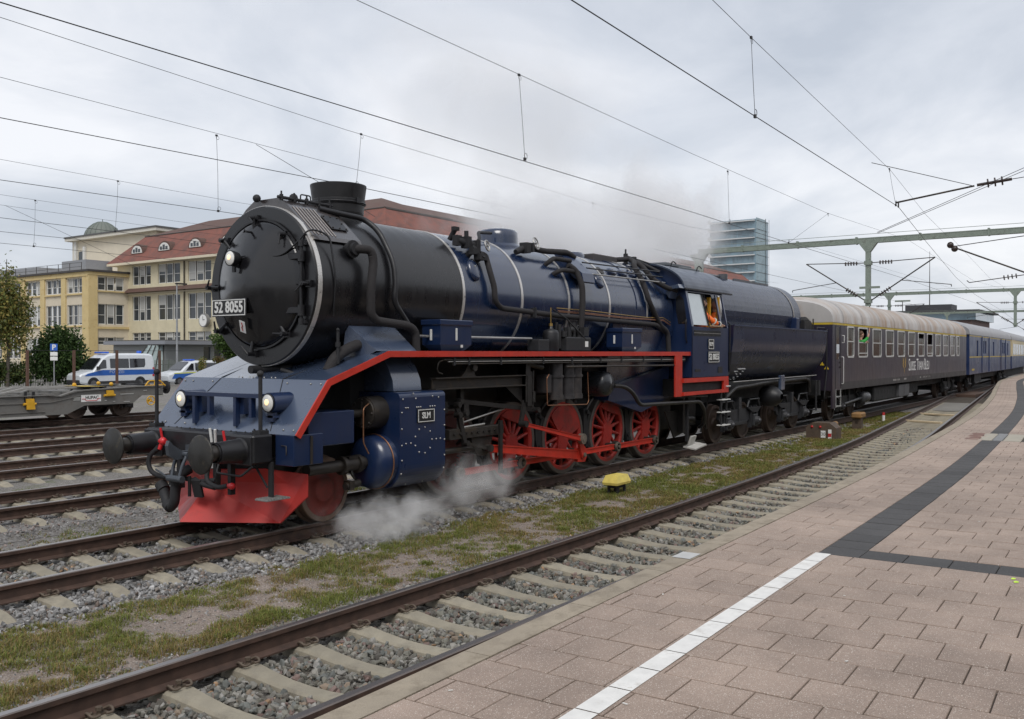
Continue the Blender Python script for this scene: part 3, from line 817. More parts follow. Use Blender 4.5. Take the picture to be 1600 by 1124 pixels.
for k, (d, xa, xb, t0, t1, ty) in enumerate(jobs):
    if k < 300:
        b = MB(); slab(b, xa, xb, t0, t1, PZ - .03, PZ + random.uniform(-.0015, .0015), tilt=.0012)
        b.obj("paving_slab" if ty == 'p' else "tactile_slab", PAVER if ty == 'p' else TACT, plat)
    else:
        slab(far_p if ty == 'p' else far_t, xa, xb, t0, t1, PZ - .03, PZ, tilt=.0008)
far_p.obj("distant_paving", PAVER, plat, kind="stuff"); far_t.obj("distant_tactile_paving", TACT, plat, kind="stuff")
x = -8.0 + .03
while x < 75:
    b = MB(); L1 = 1.2 if x < 40 else 4.8
    n = 3 if x < 40 else 6
    # a stone follows the curve in short lengths
    V = []
    for i in range(n + 1):
        xx = x + .004 + (L1 - .008) * i / n
        a0, a1 = edge_pt(xx, -.02), edge_pt(xx, .165)
        V += [(a0[0], a0[1], PZ - .14), (a0[0], a0[1], PZ - .012), (a0[0], a0[1] - .012, PZ + .003), (a1[0], a1[1], PZ + .003), (a1[0], a1[1], PZ - .14)]
    b.add(V, [tuple(reversed((i * 5 + k, i * 5 + k + 1, (i + 1) * 5 + k + 1, (i + 1) * 5 + k))) for i in range(n) for k in range(4)])
    b.add(V[:5], [tuple(range(5))]); b.add(V[-5:], [tuple(reversed(range(5)))])
    b.obj("coping_stone", COPING if abs(x + 1.4) > .2 else COPING, plat); x += L1
b = MB()
for i, (xa, xb) in enumerate(rows):
    if xb < -.44 and xa > -9:
        q = [edge_pt(xa + .006, .935), edge_pt(xb - .004, .935), edge_pt(xb - .004, 1.062), edge_pt(xa + .006, 1.062)]
        b.add([(p[0], p[1], PZ + .0045) for p in q], [(3, 2, 1, 0)])
b.obj("platform_white_line", LINEW, plat)
b = MB(); q0 = edge_pt(-1.38, 0); 
q = [edge_pt(-1.48, -.01), edge_pt(-1.24, -.01), edge_pt(-1.24, .15), edge_pt(-1.48, .15)]
b.add([(p[0], p[1], PZ + .007) for p in q], [(3, 2, 1, 0)]); b.obj("edge_mark", M("pale_grey_mark", (.45, .45, .44), .8, var=.08), plat)
b = MB()
for (dx, t0) in [(11.55, .62), ]:
    slab(b, 11.5, 13.25, .62, .88, PZ - .03, PZ, gap=.01)
b.obj("metal_cover", M("rusty_plate", (.17, .085, .06), .7, var=.2), plat)
b = MB(); slab(b, 11.5, 13.25, .88, 1.12, PZ - .03, PZ, gap=.01); slab(b, 11.5, 13.25, 1.30, 1.62, PZ - .03, PZ, gap=.01)
b.obj("repair_concrete", M("pale_repair_concrete", (.36, .33, .27), .85, var=.15), plat)
b = MB(); slab(b, 11.5, 13.25, 1.12, 1.30, PZ - .03, PZ + .002, gap=.005)
for k in range(16):
    slab(b, 11.55 + k * .105, 11.61 + k * .105, 1.13, 1.29, PZ, PZ + .008, gap=.001, bev=.001)
b.obj("drain_grate", M("galvanised_grate", (.30, .30, .30), .5, metal=.6, var=.2), plat)
b = MB()
for cx, cy, r in [(-.67, -8.90, .020), (-.77, -8.93, .022)]:
    b.add([(cx + r * 1.5 * math.cos(a) * (1 + .2 * math.sin(3 * a)), cy + r * .8 * math.sin(a), PZ + .004) for a in np.linspace(0, 2 * math.pi, 12, endpoint=False)], [tuple(range(12))])
b.obj("spray_mark", M("neon_spray_paint", (.55, .80, .06), .7, var=.1), plat)
b = MB()
for cx, cy in [(-4.35, -7.62), (-4.55, -7.70), (-3.3, -8.4), (-1.9, -8.0), (-2.6, -6.95), (-4.9, -6.9), (.6, -7.2), (1.8, -8.3)]:
    b.obox((cx, cy, PZ + .004), (random.uniform(.012, .03), random.uniform(.008, .014), .004), Euler((0, 0, random.uniform(0, 3))).to_matrix())
b.obj("litter", M("pale_litter", (.60, .58, .54), .8), label="tiny pale bits of litter on the platform slabs", cat="litter", kind="stuff")

# ================================================================== steam locomotive (x = 0 at the leading axle, front at -x)
LOCO = empty("steam_locomotive", label="dark blue steam locomotive with black smokebox and red wheels and plough", cat="locomotive")
ZB, RB = 3.11, 1.06
def bp_(ang, r=RB, x=0.0):
    """point on the boiler: ang 0 = towards the platform (-y), 90 = top"""
    a = R(ang); return (x, -r * math.cos(a), ZB + r * math.sin(a))
# ---- boiler and smokebox
b = MB(); b.lathe([(-.37, 1.045), (-.37, RB), (2.62, RB)], (0, 0, ZB), (1, 0, 0), 96); SBX = b.obj("smokebox", BLK_SB, LOCO)
b = MB(); b.lathe([(2.62, RB - .002), (8.28, RB - .002)], (0, 0, ZB), (1, 0, 0), 96); BOI = b.obj("boiler", BLUE_B, LOCO)
b = MB(); b.lathe([(8.28, RB + .012), (9.95, RB + .012)], (0, 0, ZB), (1, 0, 0), 96)
b.lathe([(8.28, RB - .01), (8.28, RB + .012)], (0, 0, ZB), (1, 0, 0), 96)
b.prism([(-1.072, 3.11), (-1.06, 2.7), (-.95, 2.2), (-.85, 1.25), (.85, 1.25), (.95, 2.2), (1.06, 2.7), (1.072, 3.11)], 'x', 7.3, 9.95)
b.obj("firebox", BLUE_B, LOCO)
for x, w in [(-.325, .07), (2.62, .055), (4.19, .055), (5.68, .055), (7.17, .055), (8.72, .05)]:
    b = MB(); r = RB + .008 + (.012 if x > 8.3 else 0)
    b.lathe([(x - w / 2, r - .02), (x - w / 2, r), (x + w / 2, r), (x + w / 2, r - .02)], (0, 0, ZB), (1, 0, 0), 96)
    b.obj("boiler_band", BAND, LOCO)
# ---- smokebox front and door
b = MB(); b.lathe([(-.37, 1.058), (-.388, 1.045), (-.388, .55)], (0, 0, ZB), (1, 0, 0), 96)
b.obj("smokebox_front_plate", BLK_SB, LOCO)
DOOR = MB().slathe([(-.385, .835), (-.42, .832), (-.445, .80), (-.47, .74), (-.53, .60), (-.60, .42), (-.645, .26), (-.665, .12), (-.67, .001)], (0, 0, ZB + .02), (1, 0, 0), 72).obj("smokebox_door", M("gloss_black_door", (.007, .007, .0085), .16, var=.06, scale=2, bump=.03, bscale=.9, coat=.1, rvar=.03, spec=.5, streak=.25, streak_col=(.03, .028, .027), streak_map=(3, 3, 1)), LOCO)
b = MB(); b.lathe([(-.40, .865), (-.425, .865), (-.425, .84), (-.40, .84)], (0, 0, ZB + .02), (1, 0, 0), 72); b.obj("door_ring", BLK, DOOR)
for (y, z) in [(.074, 4.009), (-.518, 3.752), (-.941, 3.101), (-.551, 2.467), (.118, 2.207), (.789, 2.517), (.972, 3.12), (.683, 3.751)]:
    b = MB(); v = Vector((0, -y, ZB + .02 - z)).normalized(); p = Vector((-.40, y, z))
    b.cyl(p + Vector((.02, 0, 0)), p + Vector((-.13, 0, 0)), .030, n=10)
    b.cyl(p + Vector((-.06, 0, 0)) - v * .02, p + Vector((-.05, 0, 0)) + v * .17, .030, .020, n=8)
    b.tube([p + Vector((-.12, 0, 0)), p + Vector((-.15, 0, 0)) + v.cross(Vector((1, 0, 0))) * .10 + v * .09], .016, 8, r_end=.011)
    b.obox(p, (.05, .09, .09))
    b.obj("door_clamp", BLK, DOOR)
b = MB(); b.cyl((-.44, -.835, 2.60), (-.44, -.835, 3.66), .022, n=10)
for z in (2.765, 3.456): b.obox((-.455, -.70, z), (.05, .34, .085), b=.01); b.cyl((-.44, -.835, z - .07), (-.44, -.835, z + .07), .045, n=12)
for z in (2.62, 3.11, 3.62): b.cyl((-.44, -.835, z - .04), (-.44, -.835, z + .04), .038, n=10); b.obox((-.41, -.86, z), (.06, .08, .05))
b.obj("door_hinge", BLK, DOOR)
PLB = M("plate_black", (.012, .012, .013), .5)
def number_plate(parent, c, right, up, w, h, txt, size, name="number_plate"):
    r, u = Vector(right), Vector(up); n = r.cross(u)
    m = facing(c, right, up)
    b = MB(); b.obox((0, 0, 0), (w, h, .016), b=.004); b.xform(m); P = b.obj(name, PLB, parent)
    t = .05 * h if h > .15 else .07 * h
    b = MB()
    b.box(-w / 2 + t, w / 2 - t, h / 2 - 2 * t, h / 2 - t, .009, .014); b.box(-w / 2 + t, w / 2 - t, -h / 2 + t, -h / 2 + 2 * t, .009, .014)
    b.box(-w / 2 + t, -w / 2 + 2 * t, -h / 2 + 2 * t, h / 2 - 2 * t, .009, .014); b.box(w / 2 - 2 * t, w / 2 - t, -h / 2 + 2 * t, h / 2 - 2 * t, .009, .014)
    b.xform(m); b.obj("plate_border", ALU, P)
    text_obj("lettering", txt, ALU, P, size, facing(Vector(c) + n * .011, right, up), .003, sx=.88, bold=.004 * size / .15)
    return P
number_plate(LOCO, (-.675, .296, 2.82), (0, -1, 0), (0, 0, 1), .70, .235, "52 8055", .205)
b = MB(); b.cyl((-.66, .2, 2.80), (-.55, .2, 2.80), .02, n=8); b.cyl((-.66, .42, 2.80), (-.50, .42, 2.80), .02, n=8); b.obj("plate_bracket", BLK, DOOR)
b = MB(); b.obox((-.612, .10, 2.565), (.006, .10, .17), Euler((R(18), R(-24), 0)).to_matrix()); o = b.obj("warning_sticker", WHITE, DOOR)
b = MB()
m4 = facing((-.617, .10, 2.565), (0, -1, -.32), (-.38, -.30, .9))
b.tube([m4 @ Vector(p) for p in [(-.005, .06, .004), (.012, .01, .004), (-.012, -.004, .004), (.006, -.055, .004)]], .006, 5); b.obj("lightning_mark", M("sticker_red", (.55, .05, .04), .6), o)
b = MB(); b.add([(-.60, .115, 3.80), (-.60, .03, 3.80), (-.60, .072, 3.86)], [(0, 1, 2)]); b.cyl((-.60, .072, 3.82), (-.46, .072, 3.82), .015, n=6); b.obj("door_tab", BLK, DOOR)

def headlamp(c, r, depth, body_mat, parent, hood=0.0):
    c = Vector(c); L0 = empty("headlamp"); L0.parent = parent
    b = MB(); b.slathe([(depth, r * .5), (depth * .75, r * .85), (depth * .3, r), (0, r * 1.03), (-.012, r * 1.03), (-.012, r * .93)], c, (1, 0, 0), 28); b.obj("lamp_housing", body_mat, L0)
    b = MB(); b.slathe([(-.008, r * .93), (-.022, r * .75), (-.030, r * .4), (-.033, .001)], c, (1, 0, 0), 28); b.obj("lamp_lens", LAMPGL, L0)
    b = MB(); b.sphere(c + Vector((-.034, -r * .08, r * .08)), r * .34, 12, 8, (.22, 1, 1)); b.obj("lamp_glow", LAMPLIT, L0)
    return L0
headlamp((-.76, .16, 3.46), .10, .14, BLK, LOCO)
b = MB(); b.obox((-.70, .16, 3.33), (.03, .05, .10)); b.obox((-.66, .16, 3.36), (.10, .04, .03)); b.obj("lamp_bracket", BLK, LOCO)
b = MB(); b.tube(fillet([(-.62, .10, 3.46), (-.60, -.1, 3.50), (-.52, -.55, 3.46), (-.42, -.78, 3.66), (-.38, -.90, 3.80), (-.2, -.93, 3.79), (-.1, -1.0, 3.72), (-.08, -1.085, 3.2), (-.06, -1.02, 2.7)], .12, 5), .012, 8); b.obj("lamp_cable", BLK, LOCO)
# ---- smokebox top casing with hatches
CAS = M("smokebox_casing", (.040, .034, .034), .34, var=.12, scale=4, coat=.8, spec=.7)
b = MB(); b.prism([(-.93, 3.68), (-.90, 3.735), (-.42, 4.17), (-.24, 4.275), (.24, 4.275), (.42, 4.17), (.90, 3.735), (.93, 3.68)], 'x', -.30, .56)
TOP = b.obj("smokebox_top_casing", CAS, LOCO)
b = MB()
_n = Vector((0, -.672, .741)); _d = Vector((0, .741, .672))
for k in range(7):
    p = Vector((-.24 + k * .06, -.885, 3.752)); q = Vector((-.24 + k * .06, -.45, 4.147))
    b.tube([p + _n * .003, q + _n * .003], .007, 6)
b.obj("casing_ribs", M("rib_steel", (.36, .33, .31), .35, metal=.5), TOP, kind="stuff")
b = MB(); m = facing(Vector((.30, -.66, 3.957)) + _n * .014, (1, 0, 0), _d); b.obox((0, 0, 0), (.30, .30, .02), b=.006); b.xform(m); H = b.obj("hatch_cover", BLK_SB, TOP)
b = MB()
for i in (-1, 0, 1):
    for j in (-1, 1): b.sphere(m @ Vector((i * .12, j * .125, .014)), .011, 6, 4); b.sphere(m @ Vector((j * .125, i * .12, .014)), .011, 6, 4)
b.obj("hatch_bolts", GRIME, H, kind="stuff")
b = MB()
b.tube([(-.36, -.30, 4.275), (.60, -.30, 4.275)], .022, 8)
for x in (-.30, -.08, .14, .36, .56):
    b.cyl((x, -.30, 4.24), (x, -.30, 4.315), .026, n=8); b.cyl((x, -.30, 4.31), (x, -.30, 4.36), .012, n=6)
b.sphere((-.36, .12, 4.29), .055, 10, 6); b.sphere((-.02, -.22, 4.31), .060, 10, 6)
b.tube(fillet([(.12, -.2, 4.28), (.12, -.2, 4.38), (.30, -.2, 4.38), (.30, -.2, 4.28)], .03, 4), .010, 6)
b.obj("top_pipe_fittings", BLK_M, TOP)
# ---- chimney and domes
b = MB(); b.lathe([(3.95, .36), (4.20, .355), (4.24, .365), (4.35, .372), (4.36, .385), (4.42, .388), (4.43, .378), (4.63, .405), (4.645, .405), (4.645, .375), (4.2, .33)], (1.02, 0, 0), (0, 0, 1), 48)
CH = b.obj("chimney", M("chimney_black", (.013, .013, .014), .5, var=.2), LOCO)
b = MB(); b.torus((1.02, 0, 4.38), (0, 0, 1), .39, .012, 40, 6); b.obox((1.02, -.40, 4.40), (.07, .03, .07)); b.obj("chimney_clamp", BLK, CH)
b = MB(); b.slathe([(4.0, .37), (4.30, .365), (4.38, .35), (4.42, .31), (4.44, .22), (4.445, .001)], (4.95, 0, 0), (0, 0, 1), 40); b.lathe([(3.98, .46), (4.12, .42), (4.17, .37)], (4.95, 0, 0), (0, 0, 1), 40)
b.obj("steam_dome", BLUE_B, LOCO)
b = MB(); b.slathe([(4.0, .30), (4.20, .295), (4.26, .25), (4.28, .001)], (7.6, .1, 0), (0, 0, 1), 32); b.obj("sand_dome", BLUE_B, LOCO)
b = MB(); b.box(7.95, 8.95, -.25, .25, 4.12, 4.27, b=.02); b.obj("turret_box", M("dull_dark_cover", (.05, .045, .045), .6), LOCO)
# ---- fittings on the boiler
def on(x, ang, r=RB): return Vector(bp_(ang, r, x))
b = MB()
p = on(2.80, 48, 1.17); q = on(3.12, 42, 1.20)
b.cyl(p, q, .06, n=10); b.obox(p, (.12, .10, .16)); b.obox(on(2.95, 45, 1.2), (.10, .14, .18)); b.obox(q, (.06, .18, .18)); b.cyl(on(2.95, 45, 1.2), on(2.95, 45, 1.2) + Vector((0, 0, .18)), .035, n=8)
b.cyl(on(2.78, 54, 1.1), on(2.78, 54, 1.32), .04, n=8); b.obox(on(2.78, 54, 1.30), (.12, .07, .06)); b.cyl(on(3.0, 38, 1.04), on(3.0, 38, 1.25), .05, n=8); b.obox(on(3.0, 36, 1.2), (.16, .10, .10))
b.tube(fillet([q, q + Vector((.25, .1, .16)), on(3.6, 62, 1.24), on(4.4, 78, 1.22)], .1, 4), .028, 8)
FV = b.obj("feed_valve", BLK_M, LOCO)
def handwheel(c, ax, r, parent, mat=GRIME):
    b = MB(); c = Vector(c); ax = Vector(ax).normalized(); b.torus(c, ax, r, .013, 20, 6); b.cyl(c - ax * .03, c + ax * .02, .02, n=8)
    u, w = MB.frame(ax)
    for k in range(4):
        a = k * math.pi / 2; b.tube([c, c + (u * math.cos(a) + w * math.sin(a)) * r], .008, 5)
    return b.obj("handwheel", mat, parent)
handwheel(on(3.17, 41, 1.24) + Vector((.08, -.10, 0)), (.25, -1, .25), .085, FV, STEEL)
b = MB(); p = on(3.12, 32, 1.08)
b.cyl(p, on(3.12, 32, 1.24), .05, n=8); b.obox(on(3.12, 32, 1.18), (.20, .12, .10)); b.cyl(on(3.06, 36, 1.2), on(3.06, 42, 1.34), .022, n=6); b.obox(on(3.25, 33, 1.16), (.14, .07, .07))
b.obj("check_valve", BLK_M, LOCO)
def lid(x, ang, w, h, parent=LOCO):
    c = on(x, ang, RB + .005); n = Vector((0, -math.cos(R(ang)), math.sin(R(ang)))); m = facing(c, (1, 0, 0), n.cross(Vector((1, 0, 0))))
    b = MB(); V = []; rings = [(1, 0), (1, .022), (.93, .045), (.75, .062), (.4, .072), (.01, .075)]; n_ = 28
    for s, z in rings:
        V += [m @ Vector((w * s * math.cos(2 * math.pi * i / n_), h * s * math.sin(2 * math.pi * i / n_), z - .01)) for i in range(n_)]
    b.add(V, [(k * n_ + i, k * n_ + (i + 1) % n_, (k + 1) * n_ + (i + 1) % n_, (k + 1) * n_ + i) for k in range(len(rings) - 1) for i in range(n_)], True)
    o = b.obj("washout_cover", BLUE_B, parent)
    b = MB(); b.sphere(m @ Vector((0, h * .25, .066)), .014, 6, 4); b.obj("cover_bolt", STEEL, o)
lid(2.94, 22, .125, .18); lid(6.92, 28, .13, .17)
for x in (7.72, 8.16, 8.60, 9.0): lid(x, 43, .15, .10)
b = MB(); m = facing(on(7.28, 43, RB + .004), (1, 0, 0), Vector((0, -math.sin(R(-43)) * 0 + .68, .73)))
b.cyl(on(7.28, 43, RB), on(7.28, 43, RB + .012), .10, n=20); b.obj("bare_plug", GRIME, LOCO)
# lagged pipes
def pipe(name, pts, r, mat=LAG, rad=.12, n=12, parent=LOCO):
    b = MB(); b.tube(fillet(pts, rad, 6), r, n); return b.obj(name, mat, parent)
pipe("lagged_steam_pipe", [(.30, -.98, 3.60), (.34, -1.10, 3.60), (.50, -1.16, 3.60), (.53, -1.17, 3.44), (.46, -1.19, 3.10), (.47, -1.17, 2.74), (.58, -1.17, 2.65), (1.20, -1.20, 2.60), (1.34, -1.20, 2.52), (1.36, -1.20, 2.25)], .060, rad=.10, n=14)
b = MB(); b.cyl((.30, -.92, 3.60), (.30, -1.08, 3.60), .085, n=14); b.cyl((.30, -1.0, 3.60), (.30, -1.03, 3.60), .12, n=14); b.obj("pipe_flange", BLK_M, LOCO)
pipe("ejector_pipe", [(.25, -.42, 4.18), (.62, -.52, 4.14), (.98, -.56, 4.12), (1.03, -.80, 3.93), (1.03, -1.08, 3.48), (1.0, -1.14, 3.14), (.97, -1.13, 2.93), (1.25, -1.16, 2.60), (1.34, -1.16, 2.45)], .040, BLK, rad=.18)
pipe("lagged_feed_pipe", [(3.18, -.93, 3.80), (3.30, -.96, 3.78), (3.25, -1.09, 3.50), (3.29, -1.15, 3.25), (3.28, -1.16, 3.05), (3.46, -1.15, 2.935), (4.0, -1.14, 2.92), (5.2, -1.135, 2.875), (7.0, -1.13, 2.845), (9.0, -1.13, 2.815), (9.6, -1.06, 2.66)], .046, rad=.10)
b = MB(); b.obox((4.40, -1.15, 2.90), (.10, .06, .16)); b.obox((4.40, -1.18, 2.90), (.03, .03, .18)); b.obj("pipe_clamp", BLK_M, LOCO)
b = MB(); b.cyl(on(4.5, 50, 1.1), on(4.75, 52, 1.2), .05, .065, n=10); b.obox(on(4.72, 51, 1.2), (.12, .16, .18)); b.cyl(on(4.75, 51, 1.2), on(5.0, 52, 1.2), .06, n=10); b.obox(on(4.85, 51, 1.22), (.05, .16, .16)); SV = b.obj("blower_valve", BLK_M, LOCO)
handwheel(on(5.02, 53, 1.30), (.2, -1, .3), .11, SV, STEEL)
pipe("blower_pipe", [tuple(on(4.95, 52, 1.20)), tuple(on(5.35, 51, 1.20)), tuple(on(6.15, 54, 1.22)), tuple(on(6.35, 50, 1.18))], .052)
b = MB(); b.prism([(-.62, 4.12), (-1.16, 3.68), (-1.20, 3.52), (-1.16, 3.50), (-.98, 3.60), (-.55, 4.06)], 'x', 5.95, 6.36); b.obj("pipe_shield", BLUE, LOCO)
pipe("branch_pipe", [tuple(on(5.27, 40, 1.05)), tuple(on(5.30, 40, 1.16)), tuple(on(5.42, 42, 1.20)), tuple(on(5.98, 42, 1.20))], .042, rad=.08)
pipe("branch_pipe", [tuple(on(5.35, 29, 1.05)), tuple(on(5.38, 29, 1.15)), tuple(on(5.50, 30, 1.19)), tuple(on(5.98, 30, 1.19))], .042, rad=.08)
pipe("lagged_pump_pipe", [tuple(on(5.78, 36, 1.20)), tuple(on(5.93, 30, 1.22)), (5.95, -1.17, 3.45), (5.93, -1.19, 3.1), (5.88, -1.17, 2.55)], .056, rad=.1)
for k, (p, q) in enumerate([((6.40, -.90, 3.92), (9.70, -.86, 3.98)), ((6.40, -.99, 3.81), (9.66, -.96, 3.86)), ((6.42, -1.06, 3.70), (9.60, -1.05, 3.73))]):
    b = MB(); b.cyl(p, q, .014, n=8); b.obj("hand_rod", STEEL if k == 2 else BLK, LOCO)
pipe("lagged_steam_pipe", [(8.95, -.20, 4.22), (9.45, -.26, 4.27), (9.15, -.55, 4.17), (8.80, -.72, 4.05), (8.66, -1.0, 3.70), (8.66, -1.14, 3.3), (9.2, -1.13, 2.80), (9.58, -1.12, 2.68), (9.62, -1.13, 2.25)], .055, rad=.14)
pipe("lagged_steam_pipe", [(9.45, -.28, 4.26), (9.35, -.62, 4.10), (9.22, -.95, 3.78), (9.5, -1.12, 3.62), (9.98, -1.12, 3.58)], .055, rad=.14)
b = MB(); b.cyl((9.5, -.15, 4.15), (9.5, -.15, 4.40), .05, n=10); b.cyl((9.5, -.15, 4.40), (9.5, -.15, 4.50), .02, n=8); b.cyl((9.6, -.30, 4.15), (9.6, -.30, 4.33), .06, n=10)
b.tube([(9.55, -.2, 4.3), (9.75, -.4, 4.20), (9.95, -.75, 4.0)], .04, 8); b.tube([(9.6, -.15, 4.35), (9.95, -.5, 4.2)], .018, 6); b.obj("safety_valve", BLK_M, LOCO)
for k, (z, m_) in enumerate([(3.00, BRASS), (2.955, COPPER), (2.935, COPPER)]):
    b = MB(); b.tube([(5.2 + .03 * k, -1.10, z + .01), (6.3, -1.12, z), (7.6, -1.125, z - .03), (8.6, -1.13, z - .05 + .012 * k), (9.35, -1.13, z - .03), (9.75, -1.10, z - .12)], .009, 6); b.obj("oil_line", m_, LOCO)
# ---- handrail above the running board
b = MB(); b.cyl((1.34, -1.17, 2.46), (4.3, -1.17, 2.46), .021, n=8); b.obj("handrail", STEEL, LOCO)
# ---- running board
RBZ = 2.245
sec = [(-1.07, 1.24), (-.55, 1.885), (.55, RBZ), (10.05, RBZ)]
def board(name, mat, y0, y1, dz0, dz1, xs, inset=0.0, parent=LOCO):
    b = MB(); P = [(x, z) for x, z in xs]
    top = [(x, z + dz1) for x, z in P]; bot = [(x, z + dz0) for x, z in reversed(P)]
    b.prism(top + bot, 'y', y0, y1); return b.obj(name, mat, parent)
board("running_board", BLUE_L, -1.43, -.80, -.012, 0, sec[1:]); board("running_board", BLUE_L, .80, 1.43, -.012, 0, sec[1:])
board("front_deck", BLUE_L, -.80, .80, -.014, -.002, [(-.55, 1.885), (.55, RBZ)])
RS = MB()                                                       # sloping apron with its mitred red edge
b = MB(); b.prism([(-1.07, 1.24), (-.55, 1.885), (-.55, 1.873), (-1.06, 1.228)], 'y', -1.43, 1.43); APR = b.obj("front_apron", BLUE_L, LOCO)
def edge_strip(y0, y1, dn=0.0):
    # band 8 cm deep that follows the edge of apron and running board
    P = [(-1.07, 1.243 - dn), (-.555, 1.889 - dn), (.545, RBZ + .003 - dn), (10.06, RBZ + .003 - dn)]
    w = .082; Q = []
    for i, p in enumerate(P):
        ds = []
        if i > 0: ds.append((Vector(P[i]) - Vector(P[i - 1])).normalized())
        if i < len(P) - 1: ds.append((Vector(P[i + 1]) - Vector(P[i])).normalized())
        nn = [Vector((d.y, -d.x)) for d in ds]; m = sum(nn, Vector((0, 0))).normalized(); Q.append(Vector(p) + m * (w / m.dot(nn[0])))
    Q[0] = Vector((-1.00, 1.20)); b = MB()
    b.prism(P + [tuple(q) for q in reversed(Q)], 'y', y0, y1); return b.obj("edge_valance", RED, LOCO)
edge_strip(-1.445, -1.425); edge_strip(1.425, 1.445, .02)
b = MB()
for y in (-.62, .62):
    b.tube([(-1.045, y * 1.55, 1.272), (-.555, y, 1.882)], .006, 4)
    b.tube([(-.55, y, 1.89), (.5, y * 1.2, 2.20)], .006, 4)
b.each("apron_seam", DARK, APR)
b = MB()
for y in (-1.36, -1.18, 1.18, 1.36, -.75, .75):
    for s in (.08, .92): b.sphere((-1.07 + .52 * s - .004, y, 1.24 + .645 * s + .003), .014, 6, 4)
for i in range(8): b.sphere((-.53 + (i % 2) * .03, -.45 + i * .11, 1.898), .012, 6, 4)
b.obj("apron_bolts", STEEL, APR, kind="stuff")
b = MB(); b.box(-1.07, -.60, -1.405, -1.08, .87, 1.238, b=.006); FB = b.obj("apron_side_box", BLUE, LOCO)
b = MB(); b.tube([(-1.078, -1.20, 1.11), (-1.085, -1.20, 1.11), (-1.085, -1.29, 1.11), (-1.085, -1.29, 1.0)], .007, 5); b.obj("box_latch", GRIME, FB)
b = MB(); b.box(-1.07, -.60, 1.08, 1.405, .87, 1.238, b=.006); b.obj("apron_side_box", BLUE, LOCO)
b = MB(); b.box(-.80, -.02, -1.36, -.95, 1.07, 1.49, b=.01); b.obj("tool_box", BLUE, LOCO)
b = MB(); b.obox((-.80, -1.40, 1.05), (.03, .05, .34)); b.obj("box_stay", GRIME, LOCO)
# stand-off frame with the two lower headlamps
b = MB()
for y in (.53, .22, -.30, -.60):
    b.box(-1.06, -.99, y - .025, y + .025, 1.30 if y in (.53, -.30) else 1.42, 1.70)
b.box(-1.07, -.96, -.78, .70, 1.69, 1.715); b.box(-1.07, -1.055, -.78, .70, 1.665, 1.69)
b.box(-.99, -.86, .45, .55, 1.45, 1.69); b.box(-.99, -.86, -.40, -.30, 1.45, 1.69)
b.obj("step_frame", BLUE, LOCO)
for y in (.84, -.90):
    b = MB(); b.cyl((-1.02, y, 1.61), (-.70, y, 1.61), .125, n=28); b.box(-1.0, -.93, y - .05, y + .05, 1.38, 1.49); b.obox((-.95, y, 1.44), (.10, .16, .03)); hb = b.obj("lamp_barrel", BLUE, LOCO)
    headlamp((-1.03, y, 1.61), .112, .05, BLK, LOCO)
# saddle sheets between running board and smokebox
b = MB(); b.add([(.45, -1.30, RBZ + .003), (1.25, -1.30, RBZ + .003), (1.20, -.88, 2.62), (.30, -.88, 2.62), (.30, -.80, 2.0), (1.2, -.8, 2.0)], [(0, 1, 2, 3), (0, 3, 4)]); b.obj("pipe_fairing", BLUE_L, LOCO)
b = MB(); b.box(.5, 1.6, -.75, .75, 1.2, 2.3); b.prism([(-.75, 2.2), (-.55, 2.45), (.55, 2.45), (.75, 2.2)], 'x', .35, 1.5); b.obj("smokebox_saddle", DARK, LOCO)
pipe("lagged_low_pipe", [(-.12, -.98, 1.98), (-.02, -1.0, 2.16), (.25, -1.04, 2.31), (.65, -1.0, 2.36)], .075, rad=.2)
b = MB(); b.cyl((-.02, -1.06, 2.08), (-.02, -1.06, 2.50), .022, n=8); b.cyl((-.02, -1.06, 2.30), (-.02, -1.06, 2.36), .035, n=8); b.sphere((-.02, -1.06, 2.52), .025, 8, 6); b.obj("deck_stanchion", BLK_M, LOCO)
b = MB(); b.cyl((-.52, .06, 2.0), (-.30, .06, 2.0), .055, n=12); b.cyl((-.35, .06, 2.0), (-.05, -.22, 2.03), .045, n=10); b.tube([(-.3, -.3, 2.0), (-.28, -.5, 1.95), (-.2, -.6, 1.92)], .03, 6); b.obj("drain_fitting", BLK_M, LOCO)
# ---- frame
b = MB(); b.box(-.70, 9.9, -.55, .55, .55, 1.45); b.box(-.7, 9.9, -.62, -.55, .75, 1.40); b.box(-.7, 9.9, .55, .62, .75, 1.40)
b.box(1.6, 7.4, -.75, .75, 1.4, 2.15); b.obj("main_frame", DARK, LOCO)
b = MB(); b.prism([(7.2, 1.30), (7.35, 1.55), (9.9, 1.95), (9.9, 1.25), (8.6, 1.0)], 'y', -1.0, 1.0); b.obj("ash_pan", BLUE, LOCO)
